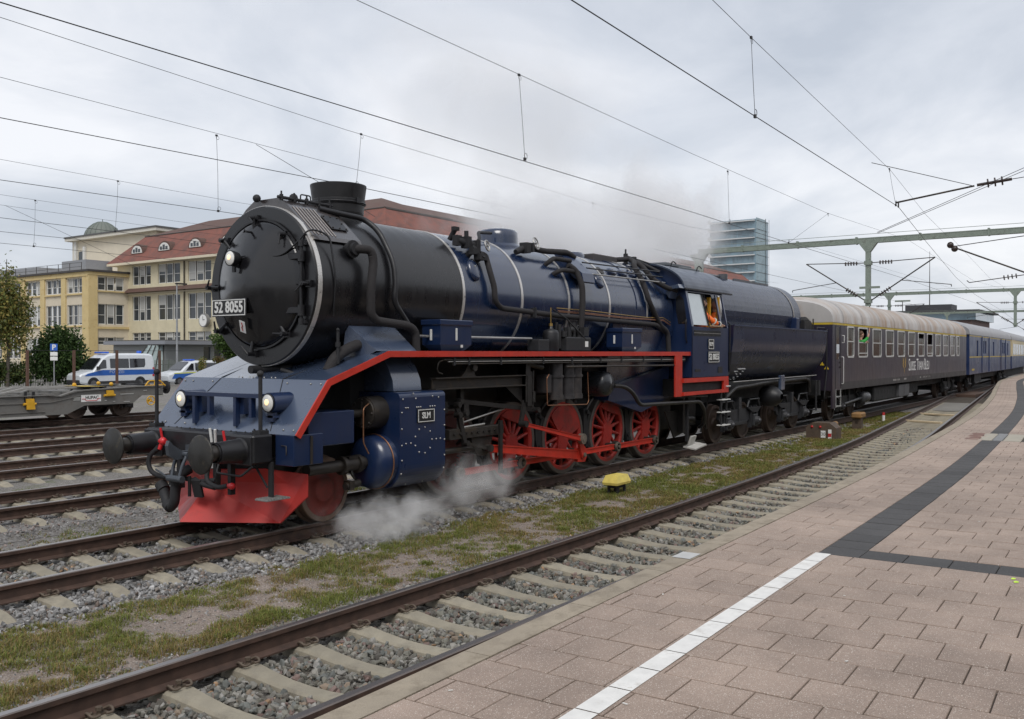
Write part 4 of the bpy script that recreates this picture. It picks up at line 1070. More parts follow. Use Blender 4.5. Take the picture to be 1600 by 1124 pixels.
# ---- buffer beam
b = MB(); b.box(-1.40, -1.10, -1.075, 1.075, .90, 1.245, b=.022); BM = b.obj("buffer_beam", BLK, LOCO)
b = MB()
for i in range(14): b.sphere((-1.15 - (i % 2) * .03, -.9 + i * .138, 1.247), .014, 6, 4)
for y in (-1.02, -.72, .72, 1.02):
    for z in (.96, 1.18): b.sphere((-1.402, y, z), .016, 6, 4)
b.obj("beam_rivets", BLK_M, BM, kind="stuff")
def buffer(parent, x0, y, z, sgn, ln=.60):
    """buffer from its base plate at x0, head at x0 + sgn*ln"""
    B = empty("buffer"); B.parent = parent; s = sgn
    b = MB(); b.box(x0, x0 + s * .03, y - .19, y + .19, z - .17, z + .17, b=.008); b.lathe([(0.02, .16), (.06, .145), (ln * .62, .125), (ln * .62, .11), (ln * .66, .11)], (x0, y, z), (s, 0, 0), 28)
    b.obj("buffer_housing", BLK, B)
    b = MB(); b.slathe([(ln * .64, .095), (ln * .80, .085), (ln * .93, .09), (ln * .95, .13)], (x0, y, z), (s, 0, 0), 28); b.obj("buffer_plunger", M("greasy_steel", (.06, .055, .05), .4, metal=.6) if "greasy_steel" not in bpy.data.materials else bpy.data.materials["greasy_steel"], B)
    b = MB(); b.slathe([(ln * .94, .05), (ln * .945, .222), (ln * .965, .226), (ln * .985, .215), (ln, .001)], (x0, y, z), (s, 0, 0), 40); b.obj("buffer_head", M("worn_buffer_face", (.035, .034, .032), .55, metal=.4, var=.3, scale=8, wear=(.10, .085, .06), wear_amt=.25, wear_scale=10) if "worn_buffer_face" not in bpy.data.materials else bpy.data.materials["worn_buffer_face"], B)
    return B
buffer(LOCO, -1.40, -.875, 1.06, -1); buffer(LOCO, -1.40, .875, 1.06, -1)
for y in (-.966, 1.125):
    b = MB(); b.obox((-1.20, y, 1.268), (.14, .14, .045)); b.cyl((-1.20, y, 1.28), (-1.20, y, 1.95), .025, n=10); b.sphere((-1.20, y, 1.97), .042, 12, 8)
    for i in (-1, 1):
        for j in (-1, 1): b.cyl((-1.20 + i * .05, y + j * .05, 1.28), (-1.20 + i * .05, y + j * .05, 1.31), .012, n=6)
    b.obj("guide_post", BLK_M, LOCO)
# coupling, hoses and cocks
COUP = M("coupling_grey", (.075, .085, .10), .45, metal=.3, var=.2)
b = MB(); b.prism([(-1.40, 1.02), (-1.62, 1.02), (-1.74, 1.10), (-1.80, 1.16), (-1.82, 1.10), (-1.80, .98), (-1.70, .92), (-1.40, .94)], 'y', -.03, .035)
b.obox((-1.44, 0, .99), (.08, .22, .18)); b.obj("coupling_hook", COUP, LOCO)
b = MB()
for y in (-.075, .075): b.tube(fillet([(-1.60, y * 1.25, .98), (-1.66, y * 1.15, .86), (-1.70, y, .70)], .05, 4), .022, 8)
b.cyl((-1.60, -.12, .98), (-1.60, .12, .98), .032, n=10); b.cyl((-1.70, -.14, .69), (-1.70, .14, .69), .042, n=10); b.tube([(-1.70, .14, .69), (-1.62, .52, .76)], .012, 6); b.obj("coupling_link", COUP, LOCO)
b = MB(); b.tube(fillet([(-1.44, .08, .78), (-1.62, .10, .70), (-1.63, .12, .36), (-1.60, .28, .30), (-1.55, .48, .53)], .09, 6), .062, 14)
b.cyl((-1.555, .44, .50), (-1.55, .52, .57), .078, n=14); b.cyl((-1.62, .11, .66), (-1.62, .115, .60), .078, n=14); b.cyl((-1.61, .22, .31), (-1.595, .31, .345), .074, n=14); b.obj("heating_hose", BLK_M, LOCO)
def cock(c, parent=LOCO):
    c = Vector(c); b = MB(); b.sphere(c, .055, 10, 8, (.9, 1, 1)); b.cyl(c, c + Vector((-.02, .02, .17)), .016, n=8); b.cyl(c + Vector((0, .06, 0)), c - Vector((0, .06, 0)), .03, n=8); b.cyl(c, c + Vector((-.03, .03, -.10)), .028, n=8); return b.obj("brake_cock", M("cock_red", (.55, .02, .025), .35, coat=.3) if "cock_red" not in bpy.data.materials else bpy.data.materials["cock_red"], parent)
cock((-1.50, .55, 1.10)); cock((-1.47, -.66, 1.12))
b = MB(); b.tube(fillet([(-1.53, .60, 1.02), (-1.60, .72, .90), (-1.60, .68, .72), (-1.56, .50, .66), (-1.52, .34, .67)], .10, 6), .030, 10); b.cyl((-1.525, .595, 1.03), (-1.54, .62, .99), .036, n=10); b.obj("brake_hose", BLK_M, LOCO)
b = MB(); b.tube(fillet([(-1.44, -.30, .88), (-1.50, -.32, .66), (-1.50, -.55, .60), (-1.47, -.70, .635)], .10, 6), .030, 10); b.tube(fillet([(-1.46, -.05, .66), (-1.5, -.25, .62), (-1.5, -.5, .60)], .1, 4), .032, 10); b.obj("brake_hose", BLK_M, LOCO)
b = MB(); b.sphere((-1.46, -.76, .635), .042, 10, 8); b.cyl((-1.46, -.68, .632), (-1.46, -.74, .635), .032, n=8); b.obj("hose_coupling", bpy.data.materials["cock_red"], LOCO)
b = MB(); b.tube([(-1.47, -.40, 1.14), (-1.49, -.39, 1.31)], .017, 6); b.tube([(-1.47, -.47, 1.14), (-1.50, -.50, 1.30)], .017, 6); b.obj("hook_prongs", ALU, LOCO)
b = MB(); b.tube(fillet([(-1.38, -.42, .88), (-1.45, -.46, .77), (-1.45, -.92, .76), (-1.40, -1.06, .88)], .04, 4), .014, 8); b.obj("shunter_handle", BLK_M, LOCO)
b = MB(); b.tube([(-1.45, .45, .72), (-1.47, .15, .66), (-1.47, -.15, .64), (-1.45, -.45, .68)], .03, 8); b.obox((-1.5, -.16, .56), (.03, .14, .22), Euler((0, R(-15), R(10))).to_matrix()); b.cyl((-1.5, .0, .70), (-1.5, .0, .45), .02, n=6); b.box(-1.35, -1.28, -.6, -.54, .5, .92); b.box(-1.35, -1.28, -.32, -.26, .55, .92); b.box(-1.35, -1.28, .4, .48, .5, .92); b.obj("pipe_support", BLK_M, LOCO)
b = MB(); b.obox((-1.12, -1.06, .69), (.03, .07, .44)); b.tube([(-1.14, -1.02, .60), (-1.25, -.90, .90)], .014, 6); ST = b.obj("step_hanger", BLK_M, LOCO)
b = MB(); b.box(-1.30, -.94, -1.20, -.98, .462, .482, b=.004)
for i in range(8): b.box(-1.28 + i * .042, -1.265 + i * .042, -1.20, -.98, .482, .490)
b.obj("step_tread", M("tread_grating", (.25, .25, .24), .6, metal=.4, var=.3, scale=30), ST)
# ---- snow plough
b = MB()
A, Cc, T = (-1.64, 0, .155), (-1.25, 0, .56), (-1.22, 0, .76)
for s in (-1, 1):
    B_, D_, E_, E2 = (-.95, s * 1.02, .145), (-.72, s * 1.25, .46), (-.72, s * 1.25, .735), (-1.0, s * .80, .80)
    Vs = [A, B_, Cc, D_, E_, E2, T]
    F = [(0, 1, 2), (2, 1, 3, 4, 5, 6)]
    th = Vector((.018, 0, -.006)); Vb = [tuple(Vector(v) + th) for v in Vs]
    b.add(Vs, F if s < 0 else [tuple(reversed(f)) for f in F]); b.add(Vb, [tuple(reversed(f)) for f in F] if s < 0 else F)
    rim = [0, 1, 3, 4, 5, 6]
    for i in range(len(rim) - 1):
        q = [Vs[rim[i]], Vs[rim[i + 1]], Vb[rim[i + 1]], Vb[rim[i]]]; b.add(q, [(0, 1, 2, 3), (3, 2, 1, 0)][:1])
b.obj("snow_plough", RED_P, LOCO)
b = MB(); b.box(-.88, -.7, -.8, -.7, .4, .92); b.box(-.88, -.7, .7, .8, .4, .92); b.each("plough_bracket", DARK, LOCO)
# ---- cylinders
def cyl_set(s):
    """one outside cylinder with its cladding; s = -1 platform side, +1 far side"""
    def Y(y): return -y * s * -1 if False else y * (-s)
    b = MB()
    # casing: rounded box cross-section (y,z) extruded along x
    P = []
    def arc(cx, cz, r, a0, a1, n=8): return [(cx + r * math.cos(R(a0 + (a1 - a0) * i / n)), cz + r * math.sin(R(a0 + (a1 - a0) * i / n))) for i in range(n + 1)]
    P += arc(1.43, 1.62, .07, 90, 0, 4)
    P += arc(1.18, .70, .32, 0, -90, 10)
    P += [(.70, .38), (.70, 1.69)]
    poly = [(y * s, z) for y, z in P]
    b.prism(poly, 'x', .68, 1.63, smooth=False)
    return b.obj("cylinder_casing", BLUE, LOCO)
for s in (-1, 1): cyl_set(s)
CYC = [o for o in LOCO.children if o.name.startswith("cylinder_casing")][0]
b = MB()
for x, z in [(.74, 1.60), (.95, 1.67), (1.0, 1.60), (1.02, 1.48), (1.06, 1.48), (1.10, 1.48), (.80, 1.48), (.84, 1.48), (1.35, 1.62), (1.30, 1.48), (1.35, 1.48), (1.40, 1.48), (1.48, 1.60), (.72, 1.42), (1.61, 1.42), (.72, 1.2), (1.61, 1.2), (.72, .98), (.80, 1.0), (.90, 1.0), (1.61, 1.0), (1.52, 1.02), (1.43, 1.02), (1.61, .78), (.72, .78), (.72, .6), (1.61, .6), (.95, .43), (1.3, .43)]:
    yy = -1.503 if z > .7 else -1.503 + (.32 - math.sqrt(max(0, .32 ** 2 - (.70 - z) ** 2)))
    b.sphere((x, yy, z), .013, 6, 4)
for k in range(9):
    a = 2 * math.pi * k / 9; b.sphere((1.16 + .18 * math.cos(a), -1.503, 1.02 + .18 * math.sin(a)), .013, 6, 4)
b.obj("casing_bolts", STEEL, CYC, kind="stuff")
number_plate(CYC, (1.20, -1.512, 1.36), (1, 0, 0), (0, 0, 1), .36, .19, "SLM", .115, "maker_plate")
for s in (-1, 1):
    b = MB()   # curved outside steam pipe fairing up to the smokebox
    P = [(1.30, 1.70), (1.28, 1.85), (1.20, 2.02), (1.05, 2.20), (.85, 2.32)]
    V = []
    for y, z in P: V += [(.78, s * y, z), (1.35, s * y, z)]
    b.add(V, [((2 * i, 2 * i + 1, 2 * i + 3, 2 * i + 2) if s > 0 else (2 * i + 2, 2 * i + 3, 2 * i + 1, 2 * i)) for i in range(len(P) - 1)], True)
    for x in (.78, 1.35):
        poly = [(x, s * y, z) for y, z in P] + [(x, s * .7, 2.3), (x, s * .7, 1.70)]
        b.add(poly, [tuple(range(len(poly)))] if (s > 0) == (x < 1) else [tuple(reversed(range(len(poly))))])
    b.obj("steam_pipe_casing", BLUE_L, LOCO)
    b = MB()   # piston valve front, cylinder front cover, tail rod guide
    b.lathe([(.70, .22), (.40, .22), (.40, .21), (.38, .20), (.38, .07)], (0, s * 1.10, 1.42), (1, 0, 0), 28); b.cyl((.38, s * 1.10, 1.42), (.10, s * 1.10, 1.42), .055, n=14); b.cyl((.12, s * 1.10, 1.42), (.06, s * 1.10, 1.42), .07, n=14)
    for k in range(8): a = 2 * math.pi * k / 8; b.sphere((.378, s * 1.10 + .18 * math.cos(a), 1.42 + .18 * math.sin(a)), .018, 6, 4)
    b.obox((.38, s * 1.10, 1.42), (.06, .04, .30)); b.obj("piston_valve_cover", GRIME, LOCO)
    b = MB(); b.slathe([(.70, .365), (.52, .36), (.46, .34), (.41, .27), (.385, .17), (.38, .09)], (0, s * 1.12, .76), (1, 0, 0), 40); CC = b.obj("cylinder_cover", BLUE, LOCO)
    b = MB(); b.torus((.58, s * 1.12, .76), (1, 0, 0), .368, .010, 40, 6); b.obj("cover_trim", COPPER, CC)
    b = MB(); b.cyl((.42, s * 1.12, .76), (-.02, s * 1.12, .76), .085, n=16); b.cyl((.02, s * 1.12, .76), (-.04, s * 1.12, .76), .12, n=16); b.cyl((-.04, s * 1.12, .76), (-.62, s * 1.12, .76), .075, n=18); b.cyl((.30, s * 1.12, .76), (.24, s * 1.12, .76), .12, n=14)
    b.obox((.18, s * 1.12, .82), (.2, .1, .1)); b.cyl((.30, s * 1.12, .50), (.05, s * 1.12, .48), .05, n=10); b.obox((.12, s * 1.12, .49), (.08, .12, .12)); b.obj("tail_rod_guide", GRIME, LOCO)
    b = MB(); b.tube(fillet([(.35, s * 1.25, 1.55), (.20, s * 1.3, 1.50), (.20, s * 1.3, 1.05), (.28, s * 1.32, .9)], .05, 4), .010, 6); b.obj("drain_line", COPPER, LOCO)
# ---- wheels
def wheel(parent, x, s, r, pin, spokes, cw, name="driving_wheel", face=-.80, mat=RED_W):
    """spoked wheel, outer face at |y| = .80; pin = angle of crank in degrees or None; cw = counterweight half-angle and inner radius"""
    W = empty(name, (x, 0, r)); W.parent = parent
    y0, y1 = s * .66, s * .80
    b = MB(); b.lathe([(.63, r - .075), (.63, r + .028), (.66, r + .028), (.675, r + .002), (.79, r), (.80, r - .01), (.80, r - .075), (.63, r - .075)], (0, 0, 0), (0, s, 0), 64); b.obj("tyre", TYRE, W)
    b = MB(); b.lathe([(.67, r - .150), (.67, r - .075), (.795, r - .075), (.795, r - .125), (.77, r - .150), (.67, r - .150)], (0, 0, 0), (0, s, 0), 64); b.obj("rim", mat, W)
    hub = .17
    b = MB(); b.lathe([(.64, hub * .95), (.79, hub), (.815, hub * .93), (.815, .001)], (0, 0, 0), (0, s, 0), 28)
    if pin is not None:
        a = R(pin); d = Vector((math.cos(a), 0, math.sin(a))); q = Vector((-math.sin(a), 0, math.cos(a)))
        V = []
        for yy in (.70, .812):
            ring = [q * .17, d * .12 + q * .165, d * .36 + q * .115, d * .43 + q * .05, d * .43 - q * .05, d * .36 - q * .115, d * .12 - q * .165, -q * .17]
            V += [v + Vector((0, s * yy, 0)) for v in ring]
        F = [(i, (i + 1) % 8, 8 + (i + 1) % 8, 8 + i) for i in range(8)] + [tuple(range(8, 16)), tuple(reversed(range(8)))]
        b.add(V, F if s < 0 else [tuple(reversed(f)) for f in F])
    b.obj("hub", mat, W)
    skip = []
    if cw:
        a0 = R(pin + 180 - cw[0]); a1 = R(pin + 180 + cw[0]); ri = cw[1]; n = 20
        b = MB(); Vf, Vb = [], []
        out = [(math.cos(a0 + (a1 - a0) * i / n) * (r - .135), math.sin(a0 + (a1 - a0) * i / n) * (r - .135)) for i in range(n + 1)]
        c0, c1 = Vector(out[0]), Vector(out[-1]); m_ = Vector((math.cos((a0 + a1) / 2), math.sin((a0 + a1) / 2)))
        inn = [tuple(c1 * (1 - i / 10) + c0 * (i / 10) - m_ * (c0.dot(m_) - ri) * (1 - (2 * i / 10 - 1) ** 2)) for i in range(1, 10)]
        b.prism(out + inn, 'y', s * .69, s * .803); b.obj("counterweight", mat, W)
    b0 = MB()
    for k in range(spokes):
        a = 2 * math.pi * (k + .5) / spokes; d = Vector((math.cos(a), 0, math.sin(a)))
        if cw:
            dd = (math.degrees(a) - (pin + 180)) % 360; dd = min(dd, 360 - dd)
            if dd < cw[0] * .55 and cw[1] < .25: continue
        p = d * (hub * .85) + Vector((0, s * .75, 0)); q = d * (r - .13) + Vector((0, s * .735, 0))
        u = Vector((0, 1, 0)); w = d.cross(u).normalized()
        V = []
        for c, ww, hh in ((p, .040, .042), (q, .027, .032)):
            V += [c + w * (ww * math.cos(t)) + u * (hh * math.sin(t)) for t in np.linspace(0, 2 * math.pi, 8, endpoint=False)]
        b = MB(); b.add(V, [(i, (i + 1) % 8, 8 + (i + 1) % 8, 8 + i) for i in range(8)], True); b.obj("spoke", mat, W)
    if s > 0:
        b = MB(); b.cyl((0, -.70, 0), (0, .70, 0), .085, n=12); b.obj("axle", DARK, W)
    return W
DX = [2.6, 4.25, 5.9, 7.55, 9.2]
PIN = 255.0
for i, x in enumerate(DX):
    wheel(LOCO, x, -1, .70, PIN, 14, (62, .02) if i == 2 else (48, .36), mat=RED_W if i else M("shaded_wheel_red", (.085, .018, .014), .6, var=.3, scale=5))  # first wheel: shade behind the cylinder is put into its darker red
    wheel(LOCO, x, 1, .70, PIN + 90, 14, (62, .02) if i == 2 else (48, .36))
for s in (-1, 1):
    W = empty("leading_wheel", (0, 0, .425)); W.parent = LOCO; r = .425
    b = MB(); b.lathe([(.63, r - .07), (.63, r + .028), (.66, r + .028), (.675, r + .002), (.79, r), (.80, r - .01), (.80, r - .07)], (0, 0, 0), (0, s, 0), 56); b.obj("tyre", M("brown_tyre", (.17, .115, .085), .6, var=.25, scale=8) if "brown_tyre" not in bpy.data.materials else bpy.data.materials["brown_tyre"], W)
    b = MB(); b.slathe([(.79, r - .07), (.765, r - .09), (.745, r - .16), (.755, .19), (.79, .17), (.80, .15), (.80, .001)], (0, 0, 0), (0, s, 0), 48); b.obj("wheel_disc", RED_D, W)
    if s > 0: b = MB(); b.cyl((0, -.7, 0), (0, .7, 0), .08, n=12); b.obj("axle", DARK, W)
# ---- rods (platform side)
pa = R(PIN); PO = Vector((math.cos(pa) * .32, 0, math.sin(pa) * .32))
pins = [Vector((x, 0, .70)) + PO for x in DX]
def rod(parent, name, p, q, h0, h1, y0, y1, mat, flute=True):
    p, q = Vector(p), Vector(q); d = (q - p).normalized(); n = Vector((-d.z, 0, d.x))
    b = MB(); P = [p + n * h0, q + n * h1, q - n * h1, p - n * h0]
    b.prism([(v.x, v.z) for v in P], 'y', y0, y1)
    o = b.obj(name, mat, parent)
    if flute:
        ym = y0 - .004 if y0 < y1 else y1 - .004
        b = MB()
        for sg in (-1, 1):
            P2 = [p + n * h0 * sg * 1.0, q + n * h1 * sg, q + n * h1 * sg * .72, p + n * h0 * sg * .72]
            b.prism([(v.x, v.z) for v in P2], 'y', min(y0, y1) - .012, min(y0, y1) - .0005)
        b.obj("rod_flange", mat, o)
    return o
for s, off in ((-1, PO), (1, Vector((math.cos(R(PIN + 90)) * .32, 0, math.sin(R(PIN + 90)) * .32)))):
    pn = [Vector((x, 0, .70)) + off for x in DX]
    for i in range(4):
        y0 = s * 1.02; rod(LOCO, "coupling_rod", pn[i], pn[i + 1], .048, .048, s * 1.045, s * .995, RED)
    for i, p in enumerate(pn):
        b = MB(); b.cyl(p + Vector((0, s * .80, 0)), p + Vector((0, s * 1.10, 0)), .06, n=16); b.cyl(p + Vector((0, s * .985, 0)), p + Vector((0, s * 1.06, 0)), .105, n=20); o = b.obj("crank_pin", GRIME, LOCO)
        if i != 2: b = MB(); b.cyl(p + Vector((0, s * 1.06, 0)), p + Vector((0, s * 1.10, 0)), .085, n=16); b.cyl(p + Vector((0, s * 1.10, 0)), p + Vector((0, s * 1.115, 0)), .03, n=10); b.obj("pin_cap", M("oiled_bearing", (.20, .17, .14), .45, metal=.5, var=.2) if "oiled_bearing" not in bpy.data.materials else bpy.data.materials["oiled_bearing"], o)
    xc = 3.05
    CR = rod(LOCO, "connecting_rod", (xc, 0, .735), pn[2] + Vector((-.05, 0, .0)), .058, .085, s * 1.24, s * 1.18, RED)
    p = pn[2]
    b = MB(); b.cyl(p + Vector((0, s * 1.10, 0)), p + Vector((0, s * 1.28, 0)), .075, n=16); b.prism([(p.x - .14, p.z - .12), (p.x + .10, p.z - .14), (p.x + .16, p.z - .05), (p.x + .16, p.z + .05), (p.x + .10, p.z + .14), (p.x - .14, p.z + .12)], 'y', s * 1.25, s * 1.17); b.obj("big_end", RED, LOCO)
    rc = p + Vector((-.16, 0, .30))
    rod(LOCO, "return_crank", p, rc, .075, .055, s * 1.30, s * 1.255, RED, False)
    b = MB(); b.cyl(rc + Vector((0, s * 1.25, 0)), rc + Vector((0, s * 1.40, 0)), .05, n=14); b.cyl(rc + Vector((0, s * 1.30, 0)), rc + Vector((0, s * 1.39, 0)), .095, n=20); b.cyl(p + Vector((0, s * 1.28, 0)), p + Vector((0, s * 1.32, 0)), .04, n=12); b.each("return_crank_bearing", bpy.data.materials["oiled_bearing"], LOCO)
    lk = Vector((3.82, 0, 1.07))
    rod(LOCO, "eccentric_rod", lk, rc, .028, .045, s * 1.36, s * 1.325, RED)
    b = MB(); b.cyl(lk + Vector((0, s * 1.28, 0)), lk + Vector((0, s * 1.41, 0)), .055, n=14); b.obj("link_pin", DARKST, LOCO)
    # crosshead and slide bar
    b = MB(); b.box(2.08, 3.44, s * 1.08, s * 1.22, .93, 1.085, b=.008); SB_ = b.obj("slide_bar", GRIME, LOCO)
    b = MB()
    for k in range(9): b.cyl((2.18 + k * .145, s * 1.21, 1.01), (2.18 + k * .145, s * 1.245, 1.01), .022, n=8)
    b.obj("bar_bolts", DARKST, SB_, kind="stuff")
    b = MB(); b.prism([(2.66, .925), (3.22, .925), (3.18, .84), (3.10, .66), (2.98, .62), (2.80, .66), (2.68, .82)], 'y', s * 1.05, s * 1.17); b.cyl((xc, s * 1.05, .735), (xc, s * 1.27, .735), .06, n=14); b.cyl((1.6, s * 1.12, .76), (2.8, s * 1.12, .76), .045, n=12); b.obj("crosshead", GRIME, LOCO)
    b = MB(); b.cyl((1.63, s * 1.12, .76), (1.80, s * 1.12, .76), .20, .16, n=18); b.cyl((1.63, s * 1.10, 1.42), (1.76, s * 1.10, 1.42), .21, n=20); b.cyl((1.76, s * 1.10, 1.42), (1.84, s * 1.10, 1.42), .17, n=20); b.cyl((1.8, s * 1.10, 1.42), (2.35, s * 1.10, 1.42), .035, n=10); b.obox((2.0, s * 1.12, 1.42), (.14, .14, .16)); b.obj("gland_cover", DARKST, LOCO)
    # valve gear
    rod(LOCO, "combination_lever", (2.24, 0, 1.45), (2.44, 0, .86), .045, .04, s * 1.24, s * 1.20, DARKST, False)
    rod(LOCO, "union_link", (2.44, 0, .86), (2.96, 0, .74), .024, .024, s * 1.27, s * 1.23, GRIME, False)
    rod(LOCO, "radius_rod", (2.30, 0, 1.50), (4.38, 0, 1.27), .034, .034, s * 1.24, s * 1.20, DARKST, False)
    b = MB()
    for px, pz in [(2.24, 1.45), (2.44, .86), (2.96, .74), (2.30, 1.50), (2.26, 1.30), (2.42, 1.32), (4.36, 1.27)]: b.cyl((px, s * 1.18, pz), (px, s * 1.29, pz), .045, n=12)
    b.obox((2.44, s * 1.2, 1.35), (.12, .1, .2)); b.each("gear_pin", DARKST, LOCO)
    rod(LOCO, "expansion_link", (4.10, 0, 1.92), (3.82, 0, 1.05), .05, .045, s * 1.30, s * 1.26, DARKST, False)
    b = MB(); b.cyl((4.16, s * 1.30, 1.93), (4.14, s * 1.30, 1.32), .018, n=8); b.obox((4.14, s * 1.30, 1.50), (.07, .07, .18)); b.tube([(4.0, s * 1.28, 2.05), (4.45, s * 1.28, 1.98)], .05, 8); b.obox((4.02, s * 1.3, 1.6), (.12, .06, .5)); b.obj("lifting_link", DARKST, LOCO)
    b = MB(); b.tube([(2.42, s * 1.18, 1.17), (3.5, s * 1.18, 1.33)], .016, 6); b.tube([(2.42, s * 1.2, 1.10), (2.95, s * 1.2, 1.12)], .020, 6); b.obox((2.38, s * 1.18, 1.18), (.10, .06, .3)); b.obj("lubricator_drive", STEEL, LOCO)
    # motion bracket
    b = MB(); y0, y1 = s * 1.22, s * 1.34
    b.box(1.62, 3.92, s * 1.20, s * 1.34, 1.85, 1.866); b.box(1.62, 3.92, s * 1.20, s * 1.34, 1.69, 1.706); b.box(1.62, 3.92, s * 1.245, s * 1.262, 1.706, 1.85); MBK = b.obj("motion_girder", GRIME, LOCO)
    b = MB(); b.box(3.90, 4.05, s * .6, s * 1.32, 1.42, 2.16); b.box(3.9, 3.93, s * 1.18, s * 1.34, 1.42, 2.16); b.add([(3.42, s * 1.26, 1.69), (3.90, s * 1.26, 1.69), (3.90, s * 1.26, 1.40)], [(0, 1, 2)]); b.box(2.36, 2.44, s * 1.12, s * 1.2, 1.45, 1.69); b.each("motion_bracket", DARKST, LOCO)
    b = MB(); b.prism([(2.25, 1.866), (2.62, 1.866), (2.58, 1.90), (2.55, 2.05), (2.42, 2.05), (2.35, 1.95)], 'y', s * 1.20, s * 1.30); b.cyl((2.52, s * 1.18, 2.0), (2.52, s * 1.36, 2.0), .055, n=12); b.obj("reversing_bearing", GRIME, LOCO)
    b = MB(); b.box(3.22, 3.29, s * 1.27, s * 1.31, .33, 1.16); b.cyl((3.255, s * 1.26, .36), (3.255, s * 1.34, .36), .03, n=8); b.obj("slide_bar_hanger", DARKST, LOCO)
# ---- brake gear, sand pipes
for x in (3.42, 5.07, 6.72, 8.37):
    b = MB(); b.prism([(x - .10, 1.15), (x + .02, 1.18), (x + .05, .75), (x + .10, .45), (x, .42), (x - .09, .70)], 'y', -.80, -.70); b.cyl((x, -.85, 1.10), (x, -.55, 1.10), .04, n=8); b.cyl((x + .03, -.83, .55), (x + .03, -.66, .55), .05, n=8); b.obj("brake_hanger", DARK, LOCO)
    b = MB(); a0, a1 = (R(150), R(205)); c = x + .83
    P = [(c + .725 * math.cos(a0 + (a1 - a0) * i / 8), .70 + .725 * math.sin(a0 + (a1 - a0) * i / 8)) for i in range(9)] + [(c + .80 * math.cos(a1 - (a1 - a0) * i / 8), .70 + .80 * math.sin(a1 - (a1 - a0) * i / 8)) for i in range(9)]
    b.prism(P, 'y', -.79, -.68); b.obj("brake_shoe", DARK, LOCO)
# ---- boxes on the running board
def oiler(x, w, name):
    B = empty(name); B.parent = LOCO; y = -1.22
    b = MB(); hx, hy = w / 2, .17
    V = [(x - hx, y - hy, 2.46), (x + hx, y - hy, 2.46), (x + hx, y + hy, 2.46), (x - hx, y + hy, 2.46)]
    V0 = [(x - hx * .72, y - hy * .6, RBZ + .004), (x + hx * .72, y - hy * .6, RBZ + .004), (x + hx * .72, y + hy * .6, RBZ + .004), (x - hx * .72, y + hy * .6, RBZ + .004)]
    b.add(V0 + [(p[0], p[1], 2.34) for p in V] + [(p[0], p[1], 2.62) for p in V], [(4 * k + i, 4 * k + (i + 1) % 4, 4 * k + 4 + (i + 1) % 4, 4 * k + 4 + i) for k in (0, 1) for i in range(4)] + [(8, 9, 10, 11)]); b.obj("sand_hopper", BLUE, B)
    b = MB(); b.box(x - hx - .02, x + hx + .02, y - hy - .02, y + hy + .02, 2.62, 2.70, b=.01); b.obj("hopper_lid", BLUE, B)
    for dx, yy in ((.0, y - hy - .002), ):
        b = MB(); b.box(x - .02, x + .02, y - hy - .012, y - hy, 2.40, 2.58, b=.004); b.obj("sight_glass", ALU, B)
    b = MB(); b.box(x - hx - .012, x - hx, y - .02, y + .02, 2.40, 2.56, b=.004); b.obj("sight_glass", ALU, B)
    b = MB(); b.box(x + .1, x + .15, y - hy - .006, y - hy, 2.30, 2.34); b.obj("maker_badge", ALU, B)
oiler(2.02, .72, "sand_box"); oiler(7.45, .78, "sand_box")
# lubricator, feed pump above and below the board
b = MB(); b.slathe([(2.25, .001), (2.25, .13), (2.27, .14), (2.56, .14), (2.61, .12), (2.63, .05), (2.64, .04), (2.70, .03)], (4.82, -1.22, 0), (0, 0, 1), 24); LT = b.obj("lubricant_tank", BLK, LOCO)
b = MB(); b.cyl((4.82, -1.22, 2.68), (4.82, -1.22, 2.73), .035, n=8); b.cyl((4.82, -1.22, 2.73), (4.82, -1.22, 3.0), .010, n=6); b.obj("brass_valve", BRASS, LT)
b = MB(); b.box(5.10, 5.92, -1.38, -1.05, RBZ + .004, 2.50, b=.02); b.box(4.30, 4.62, -1.33, -1.08, RBZ + .004, 2.45, b=.015)
for k in range(9): xx = 5.12 + (k % 5) * .16; yy = -1.3 + .16 * (k // 5); b.cyl((xx, yy, 2.5), (xx, yy, 2.60 + .08 * ((k * 7) % 3)), .05 - .008 * (k % 3), n=8)
b.torus((5.6, -1.3, 2.62), (.2, -1, .1), .09, .01, 16, 6); b.torus((5.62, -1.3, 2.60), (.2, -1, .1), .065, .008, 16, 6); b.cyl((5.05, -1.25, 2.3), (5.05, -1.25, 2.72), .035, n=8); b.obox((5.8, -1.25, 2.60), (.16, .2, .16)); b.sphere((5.36, -1.3, 2.63), .06, 8, 6)
b.tube([(4.9, -1.2, 2.98), (5.2, -1.3, 2.82), (5.75, -1.38, 2.45)], .012, 6)
PU = b.obj("pump_head", BLK_M, LOCO)
b = MB(); b.box(5.70, 5.80, -1.386, -1.38, 2.33, 2.43); b.obj("data_label", WHITE, PU)
b = MB()
for x in (4.92, 5.30, 5.56):
    b.cyl((x, -1.25, 2.1), (x, -1.25, 1.46), .125, n=20); b.cyl((x, -1.25, 1.80), (x, -1.25, 1.84), .145, n=20); b.cyl((x, -1.25, 1.50), (x, -1.25, 1.42), .14, n=20); b.cyl((x, -1.25, 1.42), (x, -1.25, 1.34), .03, n=8)
b.box(4.78, 5.72, -1.22, -.9, 1.5, 2.1); b.box(4.56, 4.72, -1.3, -1.1, 1.55, 1.85); b.obj("feed_pump", M("pump_grey_black", (.03, .028, .03), .5, var=.3, scale=8, wear=(.06, .05, .045), wear_amt=.4), LOCO)
b = MB(); b.tube(fillet([(4.55, -1.36, 1.86), (4.48, -1.36, 1.80), (4.50, -1.36, 1.34), (5.80, -1.36, 1.30), (5.86, -1.36, 1.36), (5.82, -1.36, 1.88)], .03, 3), .009, 6); b.obj("pump_copper_line", COPPER, LOCO)
